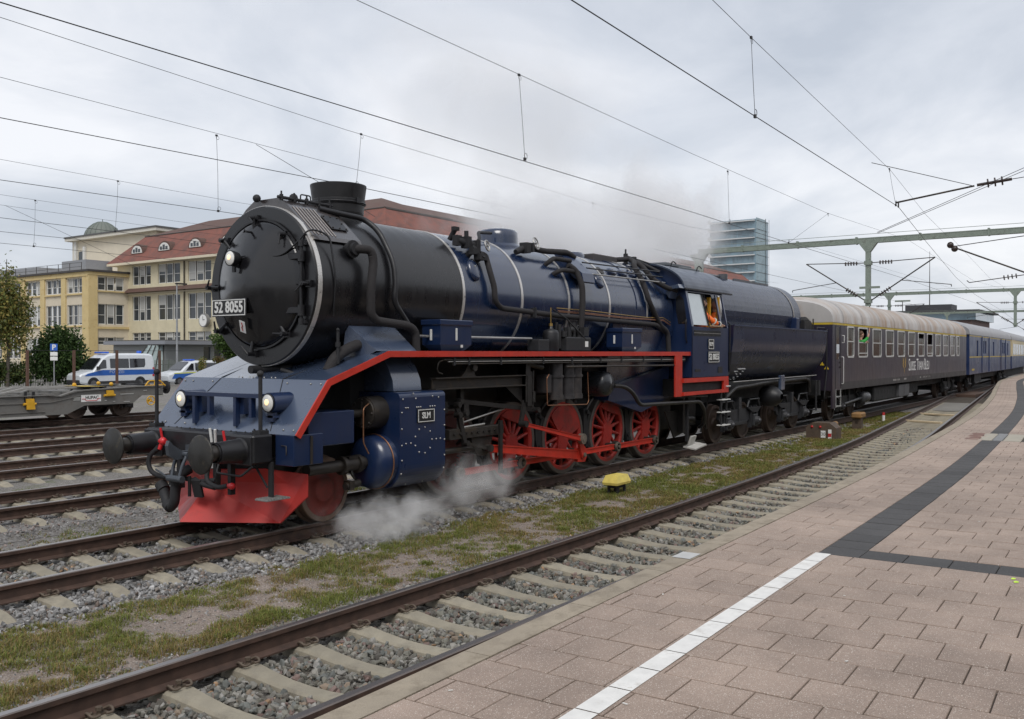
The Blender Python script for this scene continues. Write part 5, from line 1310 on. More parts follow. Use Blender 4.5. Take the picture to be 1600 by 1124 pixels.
b = MB(); b.slathe([(-.9, .001), (-1.36, .001)], (6.68, 0, 1.64), (0, 1, 0), 8); b = MB()
b.slathe([(.60, .24), (1.20, .24), (1.28, .23), (1.34, .18), (1.37, .001)], (6.66, 0, 1.64), (0, -1, 0), 36); b.obj("air_reservoir", M("tank_black", (.02, .022, .026), .32, var=.15, coat=.2), LOCO)
# pipes under the running board
for k, z in enumerate((2.125, 2.095, 2.062)):
    b = MB(); b.cyl((1.72 + .1 * k, -1.40, z), (9.85, -1.40, z - .01), .011 if k else .014, n=6); b.obj("conduit", STEEL if k == 1 else GRIME, LOCO)
b = MB()
for x in (1.95, 2.3, 3.1, 4.3, 5.2, 6.2, 7.0, 7.9, 8.7): b.box(x - .02, x + .02, -1.42, -1.39, 2.04, 2.16)
b.each("conduit_clip", BLK_M, LOCO)
b = MB(); b.tube(fillet([(1.95, -1.39, 2.12), (1.62, -1.39, 2.11), (1.60, -1.37, 1.95), (1.75, -1.35, 1.92)], .08, 4), .012, 6); b.obj("conduit_loop", GRIME, LOCO)
b = MB(); b.tube(fillet([(5.0, -1.42, 1.985), (9.3, -1.42, 1.965), (9.42, -1.42, 1.90), (9.42, -1.42, 1.30), (11.0, -1.42, 1.25)], .07, 4), .018, 8); b.obj("brake_air_pipe", GRIME, LOCO)
b = MB(); b.tube(fillet([(6.9, -1.30, 1.60), (7.22, -1.36, 1.58), (7.52, -1.38, 1.45), (7.80, -1.38, 1.19), (8.3, -1.40, 1.19), (10.62, -1.40, 1.15), (11.0, -1.35, .95), (11.35, -1.2, .60), (11.5, -1.0, .5)], .16, 6), .040, 10); b.obj("injector_pipe", DARKST, LOCO)
# ---- cab
CX0, CX1, CZ0, CY = 10.05, 12.08, 1.69, 1.47
CABI = M("cab_inside_yellow", (.50, .28, .02), .5, var=.15)
def cab_side(s):
    # lower side sheet with a window opening, upper part leaning inwards
    b = MB(); y = s * CY; yi = s * (CY - .03)
    yt = s * 1.30; yti = s * 1.27
    def q(x0, x1, z0, z1):
        def yy(z, o): return (s * (CY - max(0, z - 2.80) * (CY - 1.30) / .86 - o))
        V = [(x, yy(z, o), z) for o in (0, .03) for x in (x0, x1) for z in (z0, z1)]
        b.add(V, [(0, 2, 3, 1), (4, 5, 7, 6), (0, 1, 5, 4), (2, 6, 7, 3), (0, 4, 6, 2), (1, 3, 7, 5)] if s < 0 else [tuple(reversed(f)) for f in [(0, 2, 3, 1), (4, 5, 7, 6), (0, 1, 5, 4), (2, 6, 7, 3), (0, 4, 6, 2), (1, 3, 7, 5)]])
    q(CX0, CX1, CZ0, 2.80); q(CX0, CX0 + .10, 2.80, 3.66); q(CX0 + .10, CX1, 3.56, 3.66); q(11.66, 11.74, 2.80, 3.56); q(CX1 - .05, CX1, 2.80, 3.56)
    return b.obj("cab_side", BLUE, LOCO)
for s in (-1, 1): cab_side(s)
def yside(z): return -(CY - max(0, z - 2.80) * (CY - 1.30) / .86)
GLASS = M("window_glass_reflecting", (.42, .48, .50), .08, var=.08, coat=.5, spec=.8)
b = MB(); b.add([(10.17, yside(2.84) + .012, 2.84), (10.95, yside(2.84) + .012, 2.84), (10.86, yside(3.52) + .012, 3.53), (10.17, yside(3.53) + .012, 3.53)], [(0, 1, 2, 3)]); b.obj("cab_window", GLASS, LOCO)
b = MB(); b.tube([(10.96, yside(2.84), 2.83), (10.86, yside(3.52), 3.54)], .016, 6); b.tube([(11.0, yside(2.84) - .01, 2.83), (10.90, yside(3.52) - .01, 3.54)], .008, 4); b.tube([(11.05, yside(2.84) - .03, 2.83), (10.94, yside(3.52) - .03, 3.54)], .008, 4); b.obj("cab_window_bar", BLK, LOCO)
b = MB(); b.obox((11.30, -1.49, 2.825), (.60, .12, .035), b=.01); b.obj("arm_rest", M("wood_rest", (.30, .20, .12), .6), LOCO)
b = MB(); b.box(10.15, 11.62, -1.478, -1.46, 2.60, 2.72); b.obj("ventilation_slot", DARK, LOCO)
b = MB(); b.box(10.15, 11.62, -1.486, -1.470, 2.655, 2.668); b.obj("slot_rail", STEEL, LOCO)
b = MB(); b.box(CX0 + .02, 12.0, -1.15, 1.15, 1.7, 1.74); b.box(11.70, 11.76, -.9, .9, 1.7, 3.6); b.obj("cab_floor", DARK, LOCO)
b = MB(); b.box(11.46, 11.52, -1.28, -1.20, 1.75, 3.5); b.box(11.80, 11.84, -1.36, -1.28, 1.75, 3.52); b.obj("cab_lining", CABI, LOCO)
# front wall with an arched top, side windows
b = MB(); arc = [(1.30 * math.cos(R(a)) * 1.0, 3.60 + .66 * math.sin(R(a))) for a in range(0, 181, 10)]
b.prism([(1.47, CZ0), (1.47, 2.80), (1.30, 3.60)] + arc[1:-1] + [(-1.30, 3.60), (-1.47, 2.80), (-1.47, CZ0)], 'x', CX0 - .004, CX0 + .03); CW = b.obj("cab_front_wall", BLUE, LOCO)
b = MB(); P = [(-1.36, 2.86), (-1.16, 2.86), (-1.10, 3.15), (-1.10, 3.42), (-1.18, 3.50), (-1.28, 3.40)]
b.prism(P, 'x', CX0 - .012, CX0 - .0055); b.obj("spectacle_window", M("dark_glass", (.012, .012, .014), .1, coat=.4), CW)
b = MB(); b.prism([(-1.34, 3.62), (-1.16, 3.60), (-1.10, 3.40), (-1.02, 3.52), (-1.10, 3.66), (-1.3, 3.70)], 'x', CX0 - .35, CX0 - .01); b.obj("spectacle_hood", BLUE_L, CW)
b = MB(); b.tube(fillet([(CX0 - .04, -1.36, 2.95), (CX0 - .07, -1.36, 2.90), (CX0 - .07, -1.36, 2.52), (CX0 - .01, -1.36, 2.45)], .05, 4), .014, 6); b.obj("cab_grab_rail", BLK, LOCO)
# roof
ro = MB(); n = 24
def roofarc(rx, rz, zc, a0=0): return [(rx * math.cos(math.pi * i / n), zc + rz * math.sin(math.pi * i / n)) for i in range(n + 1)]
o1, i1 = roofarc(1.345, .64, 3.62), roofarc(1.32, .61, 3.61)
ro.prism(o1 + list(reversed(i1)), 'x', CX0 - .10, CX1 + .42, smooth=False)
RF = ro.obj("cab_roof", M("cab_roof_blue", (.032, .045, .075), .38, var=.15, scale=3, coat=.2, wear=(.07, .075, .085), wear_amt=.3), LOCO)
b = MB(); b.box(CX0 - .1, CX1 + .5, -1.37, -1.33, 3.60, 3.635); b.obj("rain_strip", BLK, RF)
for x in (10.5, 11.9):
    b = MB(); b.tube(fillet([(x, -.75, 4.16), (x, -.78, 4.26), (x + .06, -.80, 4.28), (x + .1, -.84, 4.22)], .04, 4), .014, 6); b.obj("roof_lifting_hook", BLK, RF)
b = MB(); b.box(10.9, 12.3, -.45, .2, 4.235, 4.32, b=.02); b.box(11.4, 12.4, -.62, -.50, 4.16, 4.24, b=.02); b.obj("roof_ventilator", M("vent_grey", (.10, .11, .12), .5, var=.2), RF)
# red step frame under the cab
b = MB(); b.box(9.27, 9.60, -1.455, -1.42, 1.30, 2.17); b.box(9.60, 12.06, -1.49, -1.44, 1.585, 1.68); b.box(9.60, 12.06, -1.49, -1.44, 1.31, 1.385); b.box(11.78, 12.06, -1.492, -1.438, 1.385, 1.585)
b.obj("cab_step_frame", RED, LOCO)
b = MB(); b.box(9.6, 12.0, -1.40, 1.40, 1.30, 1.66); b.obj("cab_underframe", DARK, LOCO)
b = MB()
for xx in (11.70, 12.02): b.box(xx - .025, xx + .025, -1.47, -1.44, .50, 1.32)
SF = b.obj("cab_ladder", BLK_M, LOCO)
for z in (.55, .85, 1.14, 1.45):
    b = MB(); b.box(11.66 if z < 1.4 else 11.9, 12.12, -1.52, -1.36, z - .012, z + .012, b=.004); b.obj("ladder_step", ALU, SF)
number_plate(LOCO, (11.20, -1.482, 2.13), (1, 0, 0), (0, 0, 1), .62, .26, "52 8055", .19)
number_plate(LOCO, (11.05, -1.482, 2.42), (1, 0, 0), (0, 0, 1), .30, .24, "DLM", .12, "owner_plate")
for (x0, z0, w, h, t) in [(10.35, 1.84, .30, .055, "- - -"), (11.6, 1.84, .26, .14, "BvE")]:
    b = MB(); b.box(x0 - w / 2, x0 + w / 2, -1.478, -1.471, z0 - h / 2, z0 + h / 2); o = b.obj("data_plate", PLB, LOCO)
    b = MB(); n_ = 1 if h < .1 else 3
    for k in range(n_): zz = z0 + (k - (n_ - 1) / 2) * .042; b.box(x0 - w * .36, x0 + w * .36, -1.4805, -1.4782, zz - .010, zz + .010)
    b.obj("worn_lettering", GRIME, o, kind="stuff")
b = MB(); b.tube(fillet([(12.12, -1.44, 2.95), (12.16, -1.48, 2.90), (12.16, -1.48, 1.75), (12.12, -1.44, 1.70)], .04, 4), .016, 6); b.obj("cab_handrail", BLK, LOCO)
# trailing underside: injectors, pipes
b = MB(); b.box(10.2, 12.2, -.6, .6, .5, 1.3); b.cyl((10.6, -.95, .75), (11.2, -.95, .70), .09, n=12); b.box(10.4, 10.6, -1.1, -.8, .45, 1.2); b.tube([(11.3, -1.1, 1.2), (11.5, -1.15, .6), (11.9, -1.0, .45)], .03, 6); b.tube([(11.6, -1.2, 1.25), (11.35, -1.1, .4)], .02, 6)
b.prism([(9.75, .95), (10.5, .95), (11.1, .5), (10.2, .35)], 'y', -.98, -.95); b.obj("injector", DARKST, LOCO)
b = MB(); b.box(10.25, 10.31, -1.28, -1.22, .28, 1.3); b.obj("drain_pipe", BLK_M, LOCO)
b = MB(); b.obox((10.55, -1.25, .28), (.26, .04, .22), Euler((R(20), 0, 0)).to_matrix()); b.obox((10.6, -1.3, .16), (.6, .3, .03), Euler((R(8), R(-6), 0)).to_matrix()); b.obj("pale_scoop", M("scoop_grey", (.45, .44, .41), .6, var=.2), LOCO)

# ================================================================== tender
TEN = empty("tender", (16, 0, 0), label="dark blue tub tender with cylindrical tank behind the locomotive cab", cat="tender")
_all0 = set(bpy.data.objects)
TB = M("tender_navy", (.010, .018, .048), .28, var=.1, scale=1.2, coat=.15, bump=.25, bscale=1.3, rvar=.05, streak=.25, streak_col=(.028, .026, .032), streak_map=(3, 3, .5))
T0, T1 = 12.42, 19.80
b = MB()
prof = [(-1.47, 2.88), (-1.465, 2.55), (-1.42, 2.25), (-1.30, 1.95), (-1.10, 1.68), (-.90, 1.52), (-.55, 1.46)]
prof = prof + [(-y, z) for y, z in reversed(prof)]
n = len(prof); xs = [T0 + .70] + list(np.linspace(T0 + 1.3, T1, 8))
V = []
for x in xs: V += [(x - 16, y, z) for y, z in prof]
b.add(V, [(i * n + k, i * n + k + 1, (i + 1) * n + k + 1, (i + 1) * n + k) for i in range(len(xs) - 1) for k in range(n - 1)], True)
b.add(V[-n:], [tuple(range(n))])
# sloped front end of the tub: lower corners cut back
F0 = [(T0 - 16 + (.0 if z > 2.2 else (2.2 - z) * 1.0), y, z) for y, z in prof]
b.add(F0 + V[:n], [(k, k + 1, n + k + 1, n + k) for k in range(n - 1)]); b.add(F0, [tuple(reversed(range(n)))])
b.add([(T0 - 16, -1.47, 2.87), (T1 - 16, -1.47, 2.87), (T1 - 16, 1.47, 2.87), (T0 - 16, 1.47, 2.87)], [(0, 1, 2, 3)])
b.obj("water_tub", TB, TEN)
b = MB()
for s in (-1, 1): b.box(T0 - 16, T1 - 16, s * 1.475 - .02, s * 1.475 + .02, 2.865, 2.90)
b.box(T1 - 16.02, T1 - 15.98, -1.47, 1.47, 2.865, 2.90); b.obj("tub_rim", BLUE, TEN)
b = MB(); TZ, TR = 3.245, .99
P = [(TR * math.cos(R(a)) * 1.0, TZ + TR * math.sin(R(a))) for a in range(-38, 219, 8)]
b.prism([(y, z) for y, z in P] + [(-.5, 2.75), (.5, 2.75)], 'x', 12.35 - 16, 18.85 - 16); OT = b.obj("fuel_tank", M("tank_navy", (.008, .015, .040), .24, var=.06, scale=2, coat=0, spec=.45, bump=.04, bscale=.9, rvar=.03, streak=.15, streak_col=(.03, .03, .035)), TEN)
for x in (12.78, 18.2):
    b = MB(); r = TR + .012; w = .05
    Pb = [(x - 16, -r * math.cos(R(a)), TZ + r * math.sin(R(a))) for a in range(-38, 219, 6)]
    V = []
    for p in Pb: V += [(p[0] - w, p[1], p[2]), (p[0] + w, p[1], p[2])]
    b.add(V, [(2 * i, 2 * i + 1, 2 * i + 3, 2 * i + 2) for i in range(len(Pb) - 1)], True); b.obj("tank_strap", BAND if x < 14 else M('dull_strap', (.22, .21, .20), .5), OT)
b = MB(); b.box(18.05 - 16, 18.35 - 16, -1.12, -.9, 2.88, 3.25, b=.02); b.obj("tank_support", BLUE, TEN)
b = MB(); b.box(13.6 - 16, 15.0 - 16, -.25, .1, 4.18, 4.27, b=.03); b.box(15.4 - 16, 18.0 - 16, -.30, -.24, 4.18, 4.24); b.cyl((14.6 - 16, -.3, 4.15), (14.6 - 16, -.3, 4.30), .12, n=14); b.obj("filler_hatch", M("hatch_grey", (.08, .085, .095), .45, var=.2), TEN)
b = MB(); b.prism([(18.85 - 16, 2.9), (18.85 - 16, 3.18), (19.4 - 16, 3.20), (19.75 - 16, 3.0), (19.75 - 16, 2.9)], 'y', -1.1, 1.1); b.obj("rear_locker", M("locker_dark", (.018, .017, .018), .5, var=.3), TEN)
b = MB(); b.cyl((19.35 - 16, -1.2, 2.9), (19.35 - 16, -1.2, 3.25), .02, n=6); b.tube(fillet([(19.0 - 16, -1.42, 2.9), (19.0 - 16, -1.42, 2.98), (19.75 - 16, -1.42, 2.98), (19.8 - 16, -1.42, 2.9)], .04, 3), .018, 6); b.obj("rear_rail", GRIME, TEN)
b = MB(); b.box(12.5 - 16, 19.7 - 16, -.55, .55, 1.0, 1.5); b.box(12.6 - 16, 19.6 - 16, -1.05, -.98, 1.33, 1.52); b.box(12.6 - 16, 19.6 - 16, .98, 1.05, 1.33, 1.52); b.box(19.6 - 16, 19.75 - 16, -1.3, 1.3, .95, 1.4); b.obj("tender_frame", DARK, TEN)
b = MB(); b.tube(fillet([(12.7 - 16, -1.15, 1.15), (13.4 - 16, -1.12, 1.36), (14.4 - 16, -1.12, 1.38), (15.2 - 16, -1.12, 1.42), (18.8 - 16, -1.12, 1.47), (19.2 - 16, -1.12, 1.40), (19.25 - 16, -1.12, 1.05)], .15, 5), .055, 8); b.obj("brake_main_pipe", DARKST, TEN)
b = MB(); b.tube([(12.8 - 16, -1.30, 1.52), (19.4 - 16, -1.28, 1.56)], .014, 6); b.obj("conduit", STEEL, TEN)
b = MB(); b.box(16.15 - 16, 16.45 - 16, -1.33, -1.25, 1.22, 1.62, b=.01); b.obj("junction_box", BLUE_L, TEN)
b = MB(); b.slathe([(0, .001), (0, .26), (.06, .28), (.35, .27), (.5, .15), (.55, .08)], (16.0 - 16, -.9, 1.05), (-.2, -1, 0), 24); b.obj("brake_cylinder", BLK, TEN)
def tub_y(z):
    for (y0, z0), (y1, z1) in zip(prof[:7], prof[1:7]):
        if z1 <= z <= z0: return y0 + (y1 - y0) * (z0 - z) / (z0 - z1)
    return -1.0
b = MB()
for (x, z, w) in [(13.55, 1.83, .50), (13.30, 1.77, .22), (13.75, 1.765, .10), (13.45, 1.70, .09), (13.72, 1.70, .09), (13.5, 1.62, .10), (13.7, 1.635, .10), (13.45, 1.565, .1), (13.65, 1.57, .1)]:
    b.obox((x - 16, tub_y(z) - .012, z), (w, .006, .028), Euler((R(-45), 0, 0)).to_matrix())
b.obj("stencilled_data", WHITE, TEN, kind="stuff")
def bogie(parent, x, name="bogie", wb=1.8, r=.47, mat=DARK):
    Bg = empty(name); Bg.parent = parent; Bg.location = (x, 0, 0)
    for s in (-1, 1):
        b = MB()
        y0, y1 = s * 1.05, s * .98
        b.prism([(-wb / 2 - .42, .62), (-wb / 2 - .30, .50), (-wb / 2 + .28, .50), (-.35, .40), (.35, .40), (wb / 2 - .28, .50), (wb / 2 + .30, .50), (wb / 2 + .42, .62), (wb / 2 + .35, .80), (-wb / 2 - .35, .80)], 'y', y0, y1)
        b.box(-.4, .4, s * .9, s * 1.1, .42, .50)
        for dx in (-wb / 2, wb / 2):
            b.box(dx - .13, dx + .13, s * .98, s * 1.16, .33, .64, b=.02)
            b.box(dx - .22, dx - .17, s * 1.0, s * 1.10, .30, .86); b.box(dx + .17, dx + .22, s * 1.0, s * 1.10, .30, .86)
            for k in range(6): b.box(dx - .44 + k * .05, dx + .44 - k * .05, s * 1.03, s * 1.13, .82 - k * .022, .802 - k * .022)
            b.tube([(dx - .44, s * 1.08, .83), (dx - .30, s * 1.08, 1.02)], .03, 6); b.tube([(dx + .44, s * 1.08, .83), (dx + .30, s * 1.08, 1.02)], .03, 6)
            b.tube([(dx - .34, s * 1.10, 1.03), (dx + .34, s * 1.10, 1.03)], .022, 6)
        b.box(-.08, .08, s * .9, s * 1.08, .5, 1.1)
        b.obj("bogie_frame", mat, Bg)
        for dx in (-wb / 2, wb / 2):
            b = MB(); b.cyl((dx, s * 1.14, .48), (dx, s * 1.24, .48), .115, .10, n=16); b.sphere((dx, s * 1.24, .48), .06, 8, 6); b.obj("axle_box_cover", M("axlebox_grey", (.05, .05, .055), .45, var=.25) if "axlebox_grey" not in bpy.data.materials else bpy.data.materials["axlebox_grey"], Bg)
            W = MB(); W.lathe([(.63, r - .06), (.63, r + .028), (.66, r + .028), (.675, r + .002), (.79, r), (.80, r - .01), (.80, r - .07), (.76, r - .09), (.74, .16), (.80, .13), (.80, .001)], (dx, 0, r), (0, s, 0), 40)
            W.obj("wheel", M("bogie_wheel_brown", (.075, .05, .038), .6, var=.25) if "bogie_wheel_brown" not in bpy.data.materials else bpy.data.materials["bogie_wheel_brown"], Bg)
    b = MB()
    for dx in (-wb / 2, wb / 2): b.cyl((dx, -.75, r), (dx, .75, r), .08, n=10)
    b.box(-.25, .25, -1.0, 1.0, .6, 1.0); b.obj("bogie_bolster", DARK, Bg)
    return Bg
TBOG = M("tender_bogie_black", (.026, .027, .030), .5, var=.3, scale=8)
bogie(TEN, 13.85 - 16, mat=TBOG); bogie(TEN, 17.85 - 16, mat=TBOG)
b = MB()
for s in (-1, 1): b.box(19.45 - 16, 19.5 - 16, s * 1.25 - .02, s * 1.25 + .02, .5, 1.4); b.box(19.1 - 16, 19.5 - 16, s * 1.2 - .08, s * 1.2 + .08, .52, .54)
b.obj("rear_steps", BLK_M, TEN)

# ================================================================== coaches
def wall_open(b, org, U, N, w, z0, z1, ops, depth=.12, zt=None):
    """a wall sheet with rectangular openings; org = corner on the ground line, U along, N outwards; reveals go inwards"""
    U, N = Vector(U).normalized(), Vector(N).normalized(); org = Vector(org)
    xs = sorted({0.0, w} | {a for o in ops for a in o[:2]}); zs = sorted({z0, z1} | {a for o in ops for a in o[2:4]})
    flip = U.cross(Vector((0, 0, 1))).dot(N) < 0
    def P(x, z, d=0): return org + U * x + Vector((0, 0, z)) - N * d
    def quad(a, bq, c, d):
        b.add([a, bq, c, d], [(0, 1, 2, 3)] if not flip else [(3, 2, 1, 0)])
    for j in range(len(zs) - 1):
        i = 0
        while i < len(xs) - 1:
            def isop(i): 
                cx, cz = (xs[i] + xs[i + 1]) / 2, (zs[j] + zs[j + 1]) / 2
                return any(o[0] < cx < o[1] and o[2] < cz < o[3] for o in ops)
            if isop(i): i += 1; continue
            k = i
            while k + 1 < len(xs) - 1 and not isop(k + 1): k += 1
            quad(P(xs[i], zs[j]), P(xs[k + 1], zs[j]), P(xs[k + 1], zs[j + 1]), P(xs[i], zs[j + 1])); i = k + 1
    for x0, x1, a0, a1 in [o[:4] for o in ops]:
        quad(P(x0, a0), P(x0, a1), P(x0, a1, depth), P(x0, a0, depth)) if False else None
        b.add([P(x0, a0), P(x0, a1), P(x0, a1, depth), P(x0, a0, depth)], [(0, 1, 2, 3)])
        b.add([P(x1, a0), P(x1, a0, depth), P(x1, a1, depth), P(x1, a1)], [(0, 1, 2, 3)])
        b.add([P(x0, a0), P(x0, a0, depth), P(x1, a0, depth), P(x1, a0)], [(0, 1, 2, 3)])
        b.add([P(x0, a1), P(x1, a1), P(x1, a1, depth), P(x0, a1, depth)], [(0, 1, 2, 3)])
def roof_shell(b, L0, L1, half, z0, h, over=.0, n=20, ends=True):
    P = [(half * math.cos(math.pi * i / n) * (1.0 - .0), z0 + h * math.sin(math.pi * i / n) ** .72) for i in range(n + 1)]
    m = len(P); xs = np.linspace(L0, L1, 10); V = []
    xs = np.concatenate([[L0, L0 + .25, L0 + .6], np.linspace(L0 + 1.2, L1 - 1.2, 8), [L1 - .6, L1 - .25, L1]])
    for x in xs:
        q = min(1.0, .80 + .20 * math.sqrt(max(0, 1 - (1 - min(1, min(x - L0, L1 - x) / 1.2)) ** 2)))
        V += [(x, y, z0 + (z - z0) * q) for y, z in P]
    b.add(V, [(i * m + k, (i + 1) * m + k, (i + 1) * m + k + 1, i * m + k + 1) for i in range(len(xs) - 1) for k in range(m - 1)], True)
    if ends:
        b.add(V[:m], [tuple(range(m))]); b.add(V[-m:], [tuple(reversed(range(m)))])
GLS = M("coach_window_glass", (.055, .046, .036), .06, var=.25, scale=.5, spec=1.0, coat=1.0)
COACHB = M("coach_dark_blue", (.025, .021, .040), .34, var=.08, scale=.8, coat=.25, wear=(.040, .024, .028), wear_amt=.55, wear_scale=.3, rvar=.05, streak=.3, streak_col=(.05, .042, .04), streak_map=(5, 5, .6))
SOLE = M("coach_sole_bar", (.040, .036, .036), .55, var=.2, scale=2)
ROOFG = M("weathered_silver_roof", (.46, .44, .42), .5, metal=.1, var=.28, scale=1.3, stretch=(1.5, .45, .45), wear=(.31, .19, .10), wear_amt=.72, wear_scale=.8)
SILV = M("aluminium_frame", (.60, .60, .58), .4, metal=.3, var=.1)
INNER = M("coach_interior", (.09, .06, .045), .8, var=.4, scale=3)
def rr_ring(b, x0, x1, z0, z1, y, w, r, t, sgn=-1):
    """rounded rectangular ring in the x-z plane, face towards sgn*y"""
    def loop(o):
        a = []
        for cx, cz, s in ((x1 - r, z1 - r, 0), (x0 + r, z1 - r, 90), (x0 + r, z0 + r, 180), (x1 - r, z0 + r, 270)):
            for k in range(5): t_ = R(s + 22.5 * k); a.append((cx + (r + o) * math.cos(t_), cz + (r + o) * math.sin(t_)))
        return a
    A, B_ = loop(0), loop(-w); n = len(A)
    V = [(p[0], y + sgn * t, p[1]) for p in A] + [(p[0], y + sgn * t, p[1]) for p in B_] + [(p[0], y, p[1]) for p in A] + [(p[0], y, p[1]) for p in B_]
    F = [(i, (i + 1) % n, n + (i + 1) % n, n + i) for i in range(n)] + [(2 * n + i, 2 * n + (i + 1) % n, (i + 1) % n, i) for i in range(n)] + [(n + i, n + (i + 1) % n, 3 * n + (i + 1) % n, 3 * n + i) for i in range(n)]
    b.add(V, F if sgn < 0 else [tuple(reversed(f)) for f in F])

def track_pose(x0, x1):
    y0, y1 = y_loco(x0 + 2), y_loco(x1 - 2); a = math.atan2(y1 - y0, x1 - x0 - 4)
    return (x0, y0 - 2 * math.tan(a), 0), a
loc, ang = track_pose(20.45, 45.75)
CO = empty("passenger_coach", loc, ang, label="long dark blue passenger coach with yellow stripe and weathered silver roof", cat="coach")
CL = 25.3; HW = 1.43
wins = [(22.15, 22.91), (23.52, 24.70), (25.47, 26.69), (27.45, 28.67), (29.40, 30.62), (31.33, 32.55), (33.26, 34.48), (35.19, 36.41), (37.12, 38.34), (39.02, 40.24), (40.92, 42.14), (42.65, 43.45)]
wins = [(a - 20.45, c - 20.45) for a, c in wins]
ops = [(a, c, 2.10, 3.07) for a, c in wins] + [(.42, .80, 2.02, 3.05)]
b = MB(); wall_open(b, (0, -HW, 0), (1, 0, 0), (0, -1, 0), CL, 1.06, 3.17, ops, .05)
wall_open(b, (0, HW, 0), (1, 0, 0), (0, 1, 0), CL, 1.06, 3.17, ops, .05)
b.add([(0, -HW, 1.06), (0, HW, 1.06), (0, HW, 3.17), (0, -HW, 3.17)], [(3, 2, 1, 0)]); b.add([(CL, -HW, 1.06), (CL, HW, 1.06), (CL, HW, 3.17), (CL, -HW, 3.17)], [(0, 1, 2, 3)])
b.add([(0, -HW, 1.06), (CL, -HW, 1.06), (CL, HW, 1.06), (0, HW, 1.06)], [(3, 2, 1, 0)])
BODY = b.obj("coach_body", COACHB, CO)
b = MB(); roof_shell(b, 0, CL, HW + .012, 3.175, .88); RFC = b.obj("coach_roof", ROOFG, CO)
b = MB()
for x in np.arange(1.2, CL, 2.4):
    P = [((HW + .018) * math.cos(math.pi * i / 20), 3.175 + .886 * math.sin(math.pi * i / 20) ** .72) for i in range(21)]
    V = []
    for y, z in P: V += [(x - .02, y, z), (x + .02, y, z)]
    b.add(V, [(2 * i + 1, 2 * i, 2 * i + 2, 2 * i + 3) for i in range(20)], True)
b.each("roof_seam", M("seam_grey", (.25, .24, .23), .6), RFC)
YST = M("first_class_yellow", (.50, .36, .03), .5, var=.15, scale=3)
b = MB()
for s in (-1, 1): b.box(0, CL, s * (HW + .001), s * (HW + .006), 3.105, 3.168)
b.box(-.006, -.001, -HW, HW, 3.105, 3.168); b.obj("yellow_stripe", YST, CO)
b = MB(); b.box(.02, CL - .02, -HW + .10, HW - .10, 1.10, 3.15); b.box(.1, CL - .1, -.05, .05, 1.1, 3.3)
b = MB(); b.box(.1, CL - .1, .35, .40, 1.1, 3.3); b.box(.1, CL - .1, -HW + .05, HW - .05, 1.12, 1.16); b.obj("corridor_partition", INNER, CO)
b = MB()
for a, c in wins[1:]: b.box(a - .40, a - .34, -HW + .10, .35, 1.15, 3.2)
b.each("compartment_wall", INNER, CO)
for k, (a, c) in enumerate(wins):
    for s in (-1, 1):
        Wn = empty("window"); Wn.parent = CO
        b = MB(); rr_ring(b, a - .03, c + .03, 2.07, 3.10, s * (HW + .001), .055, .10, .018, s)
        mid = 2.58 if k else 2.60
        b.box(a, c, s * (HW - .005), s * (HW + .012), mid - .018, mid + .018)
        if k in (1, 7): b.box(a, c, s * (HW - .005), s * (HW + .012), 2.20, 2.235)
        b.obj("window_frame", SILV, Wn)
        b = MB(); y = s * (HW - .012)
        openw = (k in (1, 6, 7)) and s < 0
        top = mid if openw and k != 6 else (2.85 if openw else 3.07)
        b.add([(a, y, 2.10), (c, y, 2.10), (c, y, top), (a, y, top)], [(0, 1, 2, 3)] if s < 0 else [(3, 2, 1, 0)]); b.obj("pane", GLS, Wn)
# door with handrails at the leading end
b = MB(); b.box(.30, .34, -HW - .006, -HW - .001, 1.10, 3.08); b.box(.90, .94, -HW - .006, -HW - .001, 1.10, 3.08); b.each("door_seam", DARK, CO)
b = MB(); b.box(.42, .80, -HW + .01, -HW + .02, 2.02, 3.05); DP = b.obj("door_pane", GLS, CO)
b = MB(); b.box(.46, .76, -HW + .002, -HW + .008, 2.22, 2.50); b.obj("door_notice", M("paper_notice", (.62, .66, .70), .7), DP)
b = MB()
for x, z0, z1 in ((1.03, 1.25, 2.10), (1.10, 2.55, 2.78)): b.tube(fillet([(x, -HW, z1), (x, -HW - .06, z1), (x, -HW - .06, z0), (x, -HW, z0)], .03, 3), .016, 6)
b.obj("door_handrail", SILV, CO)
b = MB(); b.box(.78, .86, -HW - .03, -HW, 1.90, 1.95); b.box(.80, .84, -HW - .03, -HW, 1.75, 1.80); b.each("door_handle", GRIME, CO)
b = MB()
for z, d in ((.55, .16), (.85, .10)): b.box(.38, .92, -HW - .02 + d * .0, -HW + .25, z - .015, z + .015)
b.box(.36, .39, -HW - .01, -HW + .02, .52, 1.1); b.box(.91, .94, -HW - .01, -HW + .02, .52, 1.1); b.obj("door_steps", M("step_grey", (.28, .28, .27), .6, var=.2), CO)
b = MB(); b.box(0, .36, -HW + .002, -HW + .05, .50, 1.06); b.obj("end_fairing", COACHB, CO)
b = MB(); b.box(1.0, CL, -HW - .004, -HW - .001, 1.06, 1.30); b.box(1.0, CL, HW + .001, HW + .004, 1.06, 1.30); b.obj("sole_bar", SOLE, CO)
b = MB(); b.box(1, CL - 1, -.9, .9, .75, 1.06); b.box(6.0, 11.5, -1.25, 1.25, .45, 1.0, b=.05); b.box(12, 15, -1.0, 1.0, .5, 1.0, b=.05); b.obj("underframe", DARK, CO)
b = MB(); b.box(9.6, 10.45, -1.36, -1.1, .50, .97, b=.01); b.box(10.5, 11.45, -1.36, -1.1, .50, .97, b=.01); b.obj("battery_box", M("battery_box_grey", (.085, .085, .09), .55, var=.2, scale=4), CO)
CBOG = M("coach_bogie_black", (.022, .021, .021), .6, var=.3, scale=6)
for x in (3.3, CL - 3.3): bogie(CO, x, wb=2.5, r=.46, mat=CBOG)
